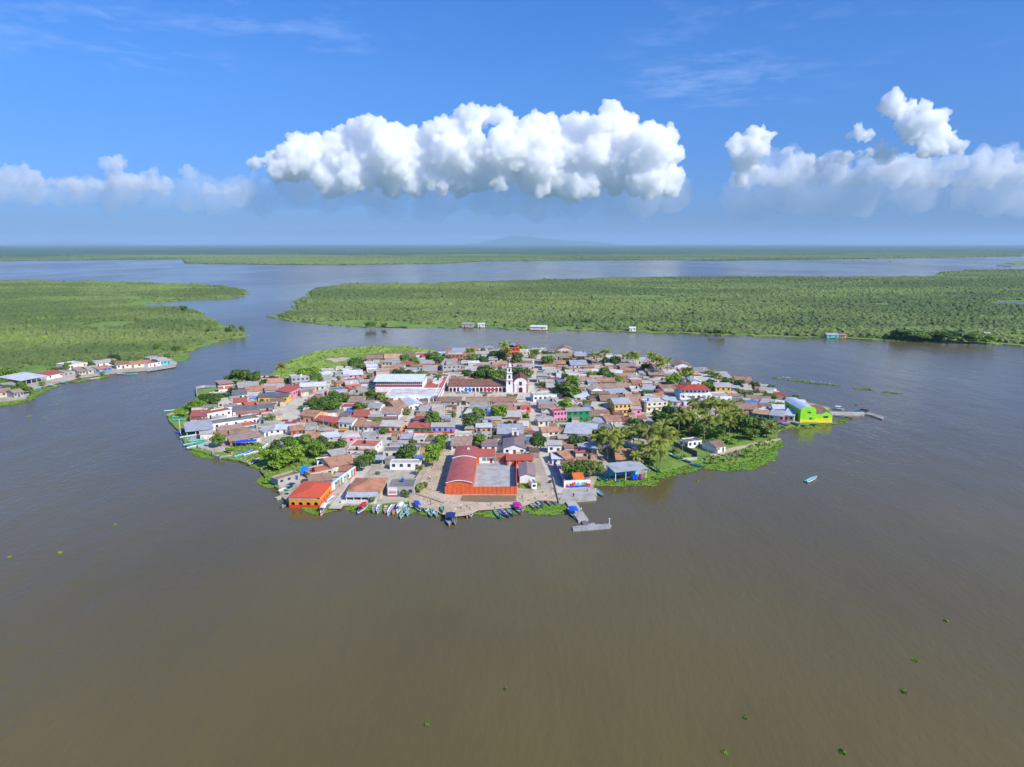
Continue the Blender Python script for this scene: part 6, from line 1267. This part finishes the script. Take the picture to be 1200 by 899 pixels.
person(610, 465, lin(236, 236, 236), lin(60, 60, 60), 'person in a white shirt before the church door')
person(586, 466, lin(60, 110, 200), lin(60, 60, 60), 'person in a blue shirt on the plaza left of the church', rot=1)
person(626, 495, lin(240, 200, 80), lin(60, 60, 60), 'person in a yellow shirt on the main street below the church')

person(505, 592, lin(220, 90, 60), lin(40, 50, 90), 'person in an orange shirt by the row of left landing boats', rot=2)
person(540, 596, lin(236, 236, 236), lin(50, 50, 60), 'person in white near the tip of the dirt landing', rot=1)
person(575, 593, lin(70, 120, 190), lin(60, 50, 50), 'person in a blue shirt walking below the orange court wall', rot=1.5)
person(612, 585, lin(120, 180, 90), lin(50, 60, 90), 'person in a green shirt above the magenta canopy boat', rot=2.4)
person(636, 578, lin(220, 200, 90), lin(50, 60, 90), 'person in a yellow shirt above the boats left of the quay', rot=.4)
person(688, 577, lin(190, 60, 60), lin(50, 50, 50), 'person in a red shirt on the right half of the quay', rot=4)
person(504, 562, lin(230, 230, 220), lin(60, 60, 60), 'person in a cream shirt on the earth lane by the low wall', rot=4)
# ------------------------------------------------------------------ poles, birds, floating plants
def pole(px, py, hpx, lamp=False):
    x, y = G(px, py, GZ); mw, _ = mpp(py, GZ); h = hpx * mw; r = empty('utility_pole', (x, y, GZ)); b = MB(); b.bar((0, 0, 0), (0, 0, h), .16, .1, 7); b.build('pole', surf('concrete', lin(150, 146, 138)), r)
    b = MB(); b.box(-.9, .9, -.06, .06, h - .7, h - .55); b.build('crossarm', M_wood, r); b = MB(); 
    for i in (-.8, -.3, .3, .8): b.bar((i, 0, h - .55), (i, 0, h - .35), .05)
    b.build('insulators', surf('plain', (.6, .6, .6)), r)
    thing(r, 'slim grey utility pole', 'utility pole', 'utility poles of the town', P(x, y, h))
for a in [(640, 416, 13), (578, 484, 22), (520, 506, 20), (407, 545, 26), (417, 552, 22), (378, 575, 20), (452, 540, 20), (541, 492, 16), (641, 523, 20), (637, 497, 18), (628, 470, 16), (318, 520, 18), (444, 520, 18), (379, 500, 18), (500, 508, 16), (700, 497, 18), (756, 486, 16), (800, 474, 16), (799, 538, 18), (832, 446, 13), (530, 465, 14), (606, 462, 12), (360, 490, 16), (829, 536, 14), (470, 504, 16), (560, 500, 16)]: pole(*a)
def egret(px, py):
    x, y = G(px, py, .2); r = empty('egret', (x, y, .25), random.uniform(0, 6)); b = MB(); b.bar((-.3, 0, .55), (.2, 0, .7), .1, .13, 7); b.bar((.2, 0, .7), (.35, 0, 1.05), .05, .04, 6); b.bar((.35, 0, 1.05), (.5, 0, 1.05), .055, .015, 6); b.bar((-.3, 0, .55), (-.5, 0, .45), .1, .02, 6); b.build('body', surf('plain', (.85, .85, .83)), r)
    b = MB(); b.bar((0, .05, 0), (0, .05, .6), .02); b.bar((0, -.05, 0), (0, -.05, .6), .02); b.build('legs', surf('plain', (.05, .05, .04)), r)
    thing(r, 'white egret', 'bird', 'egrets on the floating plants', P(x, y, .5))
for a in [(917.5, 443), (921, 443.4), (923, 443.2), (925.5, 443.8), (924, 444.4), (938, 446), (941, 446.2), (944, 447), (951, 448), (954, 448.3), (957, 448.8), (960, 449), (962, 449.4), (966, 449.8), (972, 450.6)]: egret(*a)
for i, (px, py, s, w_) in enumerate([(70, 648, 1.2, 'left of the island, nearest the wake'), (11, 653, .7, 'at the far left edge of the water'), (135, 615, .7, 'on the water well left of the restaurant'), (500, 850, .6, 'on the brown water at the bottom centre'), (1072, 774, .9, 'upper of two at the lower right'), (1059, 811, 1.0, 'lower of two at the lower right'),
                                     (850, 883, .8, 'on the bottom edge right of centre'), (987, 882, .9, 'on the bottom edge near the right corner'), (1109, 728, .8, 'at the right, above the pair'), (874, 842, .5, 'faint one at the lower right'), (817, 564, 1.4, 'off the right lower shore'), (35, 488, 1.6, 'off the left bank village, larger'), (52, 490, 1.1, 'off the left bank village, smaller'),
                                     (1004, 475, 2.2, 'behind the right pier'), (450, 402, 2.2, 'on the channel behind the island'), (68, 474, 1, 'close below the left bank boats'), (592, 808, .4, 'tiny one at the bottom middle')]):
    x, y = G(px, py, 0); rs = np.random.RandomState(i + 50); n = 60; a = rs.uniform(0, 6.28, n); d = rs.uniform(0, 1, n) ** .6 * s * .5; V = []
    cx2 = x + np.cos(a) * d; cy2 = y + np.sin(a) * d * 1.3
    for u, v_, t in zip(cx2, cy2, rs.uniform(0, 3.14, n)):
        c, s_ = math.cos(t) * .2, math.sin(t) * .2; zz = rs.uniform(.1, .35); V += [(u - c, v_ - s_, 0), (u + c, v_ + s_, 0), (u + c * 1.3, v_ + s_ * 1.3 + .08, zz), (u - c * 1.3, v_ - s_ * 1.3 + .08, zz)]
    o = npmesh('floating_plant', V, np.arange(len(V)).reshape(-1, 4), M_weed); tag(o, 'small green floating plant clump ' + w_, 'water plant', 'loose plant clumps adrift')
# faint wake trails across the lower left water
M_wake, nt_, b_ = nodemat('wake'); b_.inputs['Base Color'].default_value = (*lin(128, 112, 88), 1); b_.inputs['Roughness'].default_value = .35
mx_ = N(nt_, 'ShaderNodeMixShader'); tr_ = N(nt_, 'ShaderNodeBsdfTransparent'); ps_ = N(nt_, 'ShaderNodeNewGeometry').outputs['Position']
fc_ = ramp(nt_, noise_tex(nt_, ps_, .25, 4, .7), [(.35, (0, 0, 0)), (.75, (.5, .5, .5))]); nt_.links.new(fc_, mx_.inputs[0]); nt_.links.new(tr_.outputs[0], mx_.inputs[1]); nt_.links.new(b_.outputs[0], mx_.inputs[2]); nt_.links.new(mx_.outputs[0], nt_.nodes['Material Output'].inputs['Surface'])
for pts, w in (([(-40, 828), (60, 765), (160, 705), (235, 660), (290, 620)], .5), ([(-40, 842), (50, 782), (150, 716), (225, 668), (280, 628)], .5), ([(-40, 834), (55, 774), (155, 711)], .35)):
    poly = road('boat_wake', pts, w, M_wake, .012)
# ------------------------------------------------------------------ rubble and litter on open ground
def rubble(name, pts, n, r, label, seed, tints):
    poly = ccw(PG(pts, GZ)); P2 = np.array(poly); a0, b0 = P2.min(0); a1, b1 = P2.max(0); rs = np.random.RandomState(seed)
    xs = rs.uniform(a0, a1, n); ys = rs.uniform(b0, b1, n); k = inpoly(xs, ys, poly); xs, ys = xs[k], ys[k]; q = rs.uniform(.3, 1, len(xs)) ** 2 * r
    o = scatter(name, np.stack([xs, ys], 1), q, q * .6, T0, tintmat(name, tints, .95), rs.uniform(0, 1, len(xs)), GZ); tag(o, label, 'rubble', kind='stuff')
rubble('rubble', [(480, 592), (500, 578), (520, 582), (545, 590), (606, 590), (650, 577), (655, 586), (630, 585), (606, 592), (560, 595), (545, 600), (530, 603), (505, 594)], 520, .4, 'stones and litter scattered over the dirt landing', 5, [lin(160, 146, 128), lin(150, 132, 110), lin(190, 180, 166), lin(140, 120, 96), lin(214, 210, 204)])
rubble('rubble', [(497, 575), (505, 545), (518, 525), (529, 523), (520, 575)], 350, .4, 'stones along the earth lane', 6, [lin(160, 146, 128), lin(150, 132, 110), lin(96, 110, 50), lin(190, 180, 166)])
rubble('rubble', [(215, 512), (240, 512), (300, 520), (320, 540), (300, 545), (270, 538), (230, 528)], 380, .45, 'litter and stones on the left shore yard', 7, [lin(190, 180, 166), lin(150, 130, 110), lin(60, 110, 180), lin(150, 132, 110), lin(220, 216, 210)])
rubble('rubble', [(770, 552), (800, 545), (816, 538), (850, 534), (905, 517), (900, 522), (850, 538), (810, 546)], 300, .5, 'stones along the right lower shore', 8, [lin(160, 146, 128), lin(110, 96, 80), lin(190, 180, 166)])
# ------------------------------------------------------------------ clouds
def cloud_mat(dens=None):
    m, nt, b = nodemat('cloud')
    nt.nodes.remove(b)
    out = nt.nodes['Material Output']
    if os.environ.get('CL') == 's':
        sb = N(nt, 'ShaderNodeBsdfPrincipled'); sb.inputs['Base Color'].default_value = (.95, .95, .95, 1); sb.inputs['Roughness'].default_value = 1; sb.inputs['Specular IOR Level'].default_value = 0
        sb.inputs['Subsurface Weight'].default_value = 1; sb.inputs['Subsurface Radius'].default_value = (250, 250, 250); sb.inputs['Subsurface Scale'].default_value = 1
        nt.links.new(sb.outputs[0], out.inputs['Surface']); return m
    d = N(nt, 'ShaderNodeVolumePrincipled'); d.inputs['Color'].default_value = (1, 1, 1, 1)
    d.inputs['Density'].default_value = dens or CLOUD_DENS; d.inputs['Anisotropy'].default_value = 0.0
    nt.links.new(d.outputs[0], out.inputs['Volume'])
    return m
CLOUD_DENS = .0055
def puffcloud(name, label, dist, puffs, voxel, amp=1.0, base=None, seed=0):
    rs = random.Random(seed)
    VV = []; FF = []; V0, F0 = ico(2)
    k = dist / F
    for (px, py, r) in puffs:
        d = ray(px, py); y = dist
        c = np.array([d[0] / d[1] * y, y, CAMH + d[2] / d[1] * y])
        c[1] += rs.uniform(-.8, .8) * r * k
        rr = r * k
        FF.append(F0 + sum(len(v) for v in VV)); VV.append(V0 * np.array([rr, rr * 1.2, rr]) + c)
    V = np.concatenate(VV); Fc = np.concatenate(FF)
    if base is not None:
        zb = CAMH + (285 - base) * k
        V[:, 2] = np.where(V[:, 2] < zb, zb + (V[:, 2] - zb) * .12, V[:, 2])
    o = npmesh(name, V, Fc, M_cloud, nside=3)
    md = o.modifiers.new('r', 'REMESH'); md.mode = 'VOXEL'; md.voxel_size = voxel * .66; md.use_smooth_shade = True
    for s, st in ((22 * k, 11 * k), (9.5 * k, 5.5 * k), (4.2 * k, 2.4 * k), (1.9 * k, 1.0 * k), (1.0 * k, .45 * k)):
        t = bpy.data.textures.new('billow', 'VORONOI'); t.noise_scale = s; t.distance_metric = 'DISTANCE'
        dm = o.modifiers.new('d', 'DISPLACE'); dm.texture = t; dm.texture_coords = 'GLOBAL'; dm.strength = -st * amp * 1.4; dm.mid_level = .45
    m2_ = o.modifiers.new('r2', 'REMESH'); m2_.mode = 'VOXEL'; m2_.voxel_size = voxel * .6; m2_.use_smooth_shade = True
    deps = bpy.context.evaluated_depsgraph_get(); me = bpy.data.meshes.new_from_object(o.evaluated_get(deps))
    o.modifiers.clear(); old = o.data; o.data = me; bpy.data.meshes.remove(old); me.name = name
    me.materials.clear(); me.materials.append(M_cloud)
    tag(o, label, 'cloud', group='cumulus clouds over the horizon')
    return o
M_cloud = cloud_mat()
def band(x0, x1, y, r, n, seed):
    rr = random.Random(seed); return [(x0 + (x1 - x0) * (i + rr.uniform(.2, .8)) / n, y + rr.uniform(-.3, .3) * r, r * rr.uniform(.7, 1.15)) for i in range(n)]
main = [(302, 188, 10), (318, 184, 13), (336, 190, 16), (352, 178, 15), (368, 168, 15), (384, 172, 15), (398, 164, 14), (412, 158, 15), (428, 152, 14), (444, 152, 15), (460, 154, 14),
        (476, 162, 15), (492, 164, 15), (505, 156, 12), (520, 150, 14), (536, 148, 16), (552, 140, 14), (568, 136, 13), (580, 136, 13), (596, 148, 14), (612, 154, 13), (628, 140, 13),
        (640, 146, 14), (654, 156, 13), (668, 142, 11), (682, 144, 13), (696, 148, 13), (710, 136, 13), (724, 138, 14), (738, 146, 13), (750, 156, 13), (766, 158, 12), (782, 162, 12), (788, 178, 14)]
main += band(330, 790, 190, 22, 20, 1) + band(360, 795, 212, 17, 20, 2) + band(500, 770, 172, 26, 10, 3)
puffcloud('cumulus_cloud', 'largest bank of white cumulus towers over the middle of the horizon', 28000, main + band(345, 780, 178, 18, 18, 4), 42, base=236, seed=1)
rt = [(1052, 118, 13), (1064, 130, 14), (1074, 140, 14), (1090, 142, 12), (1104, 138, 10), (1098, 152, 14), (1112, 160, 12), (1060, 148, 13), (1080, 158, 16), (1100, 168, 13), (1120, 172, 10), (1062, 164, 10), (1086, 172, 12)]
puffcloud('cumulus_cloud', 'tallest bright cumulus tower high on the right side of the sky', 28000, rt, 38, seed=2)
puffcloud('cumulus_cloud', 'bright cumulus head at the left end of the right cloud bank', 28000, [(856, 176, 9), (868, 170, 12), (880, 164, 13), (894, 158, 12), (904, 158, 9), (888, 176, 13), (874, 188, 12), (862, 190, 9), (884, 194, 9), (868, 204, 9)], 38, seed=3)
puffcloud('cumulus_cloud', 'small white puff between the two right cloud towers', 28000, [(992, 160, 6), (1002, 154, 7), (1014, 158, 7), (1005, 161, 7)], 30, seed=4)
M_cloud = cloud_mat(.004)
puffcloud('cumulus_cloud', 'row of small soft puffs under the right cloud towers', 28500, [(925, 178, 6), (932, 186, 8), (950, 188, 8), (964, 190, 9), (985, 180, 7), (1000, 182, 9), (1015, 180, 8), (1030, 178, 8), (1042, 184, 9), (1050, 176, 8)] , 34, seed=5)
M_cloud = cloud_mat(.0013)
puffcloud('cumulus_cloud', 'long flat grey layer of cloud low on the right', 30000, band(860, 1210, 206, 15, 20, 6) + band(940, 1230, 196, 16, 14, 7) + band(1130, 1240, 185, 12, 7, 8), 55, base=222, seed=6)
M_cloud = cloud_mat(.0016)
puffcloud('cumulus_cloud', 'hazy cumulus head farthest left above the horizon', 31000, [(24, 200, 8), (34, 196, 8), (42, 204, 7)] + band(-20, 70, 212, 10, 7, 9), 45, base=222, seed=7)
puffcloud('cumulus_cloud', 'second hazy cumulus head from the left with a low tail', 31000, [(122, 190, 8), (134, 188, 9), (142, 196, 9), (128, 202, 9), (172, 206, 7), (182, 208, 8), (160, 210, 8), (150, 212, 9)] + band(80, 205, 218, 9, 10, 10), 45, base=228, seed=8)
puffcloud('cumulus_cloud', 'faint small puffs between the left heads and the main bank', 31000, [(214, 200, 4), (224, 202, 5), (232, 204, 4)] + band(232, 282, 226, 6, 6, 12), 40, seed=9)
# thin veils of cloud under and between the towers
M_cloud = cloud_mat(.0004)
def veil(label, dist, puffs, voxel, amp, seed):
    o = puffcloud('cloud_veil', label, dist, puffs, voxel, amp=amp, seed=seed); return o
veil('pale hazy cloud layer beneath the largest cumulus bank', 29500, band(300, 800, 228, 24, 16, 21) + band(360, 790, 236, 20, 14, 22) + band(330, 700, 206, 26, 12, 23), 90, .8, 21)
veil('pale hazy cloud layer beneath the right cloud towers', 31000, band(850, 1240, 226, 24, 14, 24) + band(860, 1240, 236, 20, 14, 25) + band(860, 1000, 200, 20, 6, 26), 90, .8, 22)
veil('pale hazy cloud layer beneath the left cumulus heads', 32000, band(-40, 290, 220, 19, 12, 27) + band(-40, 300, 232, 17, 12, 28), 90, .8, 23)
def cirrus_mat():
    m, nt, b = nodemat('cirrus'); b.inputs['Base Color'].default_value = (.95, .95, .97, 1); b.inputs['Roughness'].default_value = 1; b.inputs['Specular IOR Level'].default_value = 0
    pos = N(nt, 'ShaderNodeNewGeometry').outputs['Position']; gen = N(nt, 'ShaderNodeTexCoord').outputs['Generated']
    n1 = noise_tex(nt, pos, .0003, 7, .66, (.8, .8, 1)); n2 = noise_tex(nt, pos, .00008, 3, .5)
    tl = N(nt, 'ShaderNodeBsdfTranslucent'); tl.inputs['Color'].default_value = (.95, .95, .97, 1)
    vm = N(nt, 'ShaderNodeVectorMath', operation='DISTANCE'); fm = N(nt, 'ShaderNodeVectorMath', operation='MULTIPLY'); nt.links.new(gen, fm.inputs[0]); fm.inputs[1].default_value = (1, 1, 0); nt.links.new(fm.outputs[0], vm.inputs[0]); vm.inputs[1].default_value = (.5, .5, 0)
    ed = ramp(nt, vm.outputs['Value'], [(.15, (1, 1, 1)), (.48, (0, 0, 0))]); al = ramp(nt, n1, [(.5, (0, 0, 0)), (.8, (.17, .17, .17))]); a2 = ramp(nt, n2, [(.35, (.5, .5, .5)), (.6, (1, 1, 1))])
    f = mixc(nt, 1.0, mixc(nt, 1.0, al, ed, 'MULTIPLY'), a2, 'MULTIPLY')
    t = N(nt, 'ShaderNodeBsdfTransparent'); ms = N(nt, 'ShaderNodeMixShader'); nt.links.new(f, ms.inputs[0]); nt.links.new(t.outputs[0], ms.inputs[1]); nt.links.new(tl.outputs[0], ms.inputs[2]); nt.links.new(ms.outputs[0], nt.nodes['Material Output'].inputs['Surface'])
    return m
M_cir = cirrus_mat()
for (px, py, w_, d_, lab) in ((840, 50, 7000, 15000, 'faint thin cirrus streak high right of the middle'), (1170, 14, 6000, 9000, 'thin white cirrus wisp in the top right corner'), (350, 20, 7000, 9000, 'faint thin cirrus streak high on the left'), (130, 40, 9000, 14000, 'very faint cirrus haze at the upper left'), (850, 98, 9000, 12000, 'small faint cirrus streak above the gap between the clouds')):
    d = ray(px, py); t = 8500 / d[2]; x, y = d[0] * t, d[1] * t
    mb = MB(); mb.add([(x - w_, y - d_, 8500), (x + w_, y - d_, 8500), (x + w_, y + d_, 8500), (x - w_, y + d_, 8500)], [(0, 1, 2, 3)]); tag(mb.build('cirrus_cloud', M_cir), lab, 'cloud')
# ------------------------------------------------------------------ air
m = bpy.data.materials.new('haze'); m.use_nodes = True; nt = m.node_tree; nt.nodes.remove(nt.nodes['Principled BSDF'])
pv = N(nt, 'ShaderNodeVolumePrincipled'); pv.inputs['Color'].default_value = (.50, .71, .98, 1); pv.inputs['Density'].default_value = 3.7e-5; pv.inputs['Anisotropy'].default_value = 0
nt.links.new(pv.outputs[0], nt.nodes['Material Output'].inputs['Volume'])
hz = MB(); hz.box(-72000, 72000, -400, 72000, -1.5, 640); ho = hz.build('haze', m); tag(ho, kind='stuff')
# ------------------------------------------------------------------ labels: how a thing looks and which one of its kind it is
LANDM = [('the white church', 605, 445), ('the plaza arcade', 560, 452), ('the market hall', 468, 452), ('the market annex', 482, 467), ('the school court', 578, 558), ('the school hall', 540, 548), ('the orange restaurant', 360, 580), ('the landing house', 427, 570),
         ('the lime green building', 948, 480), ('the red-roofed hotel', 815, 462), ('the quay', 678, 580), ('the jetty', 676, 598), ('the boat house', 738, 553), ('the orange tower house', 602, 412), ('the tall yellow house', 730, 478), ('the tall pink house', 656, 487),
         ('the purple house', 519, 503), ('the green house', 491, 504), ('the peach corner house', 360, 489), ('the long yellow house', 320, 468), ('the white gable shed', 618, 556), ('the hotel annex', 846, 466), ('the dark yard wall', 805, 530), ('the left shore shelter', 235, 503), ('the egret strip', 945, 447),
         ('the pier', 995, 484), ('the village shed', 40, 444), ('the alley mural', 404, 556), ('the earth lane', 505, 565), ('the salmon house', 616, 478), ('the pink corner house', 345, 462), ('the sign wall house', 470, 574), ('the pond wall', 240, 457), ('the mural wall', 676, 566), ('the sandy path', 880, 522),
         ('the mauve hall', 602, 522), ('the turquoise far hut', 976, 392), ('the left point', 280, 390), ('the village quay', 195, 428)]
ORD = ['nearest', 'second', 'third', 'fourth', 'fifth', 'sixth', 'seventh', 'eighth', 'ninth', 'tenth']
def rel(t, l):
    dx, dy = t['x'] - l[1], (t['y'] - l[2]) * 2.0
    if abs(dx) > abs(dy): return 'left of' if dx < 0 else 'right of'
    return 'behind' if dy < 0 else 'in front of'
bydesc = {}
for t in THINGS: bydesc.setdefault(t['desc'], []).append(t)
for t in THINGS:
    if t['fixed']: t['o']['label'] = t['fixed']; continue
    same = bydesc[t['desc']]; best = None
    for l in LANDM:
        r_ = rel(t, l); dist = lambda q: math.hypot(q['x'] - l[1], (q['y'] - l[2]) * 2.0)
        d = dist(t)
        if d > 420: continue
        rank = sorted([dist(q) for q in same if rel(q, l) == r_]).index(d)
        sc = rank * 60 + d
        if rank < 10 and (best is None or sc < best[0]): best = (sc, rank, r_, l[0])
    if best is None:
        t['o']['label'] = t['desc'] + ' at the far side'; continue
    _, rank, r_, ln = best
    if len(same) == 1: lab = f"{t['desc']} {r_} {ln}"
    elif rank == 0: lab = f"{t['desc']}, nearest {r_} {ln}"
    else: lab = f"{t['desc']}, {ORD[rank]} {r_} {ln}"
    if len(lab.split()) > 16: lab = lab.replace(' of the island town', '')
    t['o']['label'] = lab
_l = [t['o']['label'] for t in THINGS]; print('labels', len(_l), 'unique', len(set(_l)), 'longest', max(len(x.split()) for x in _l))
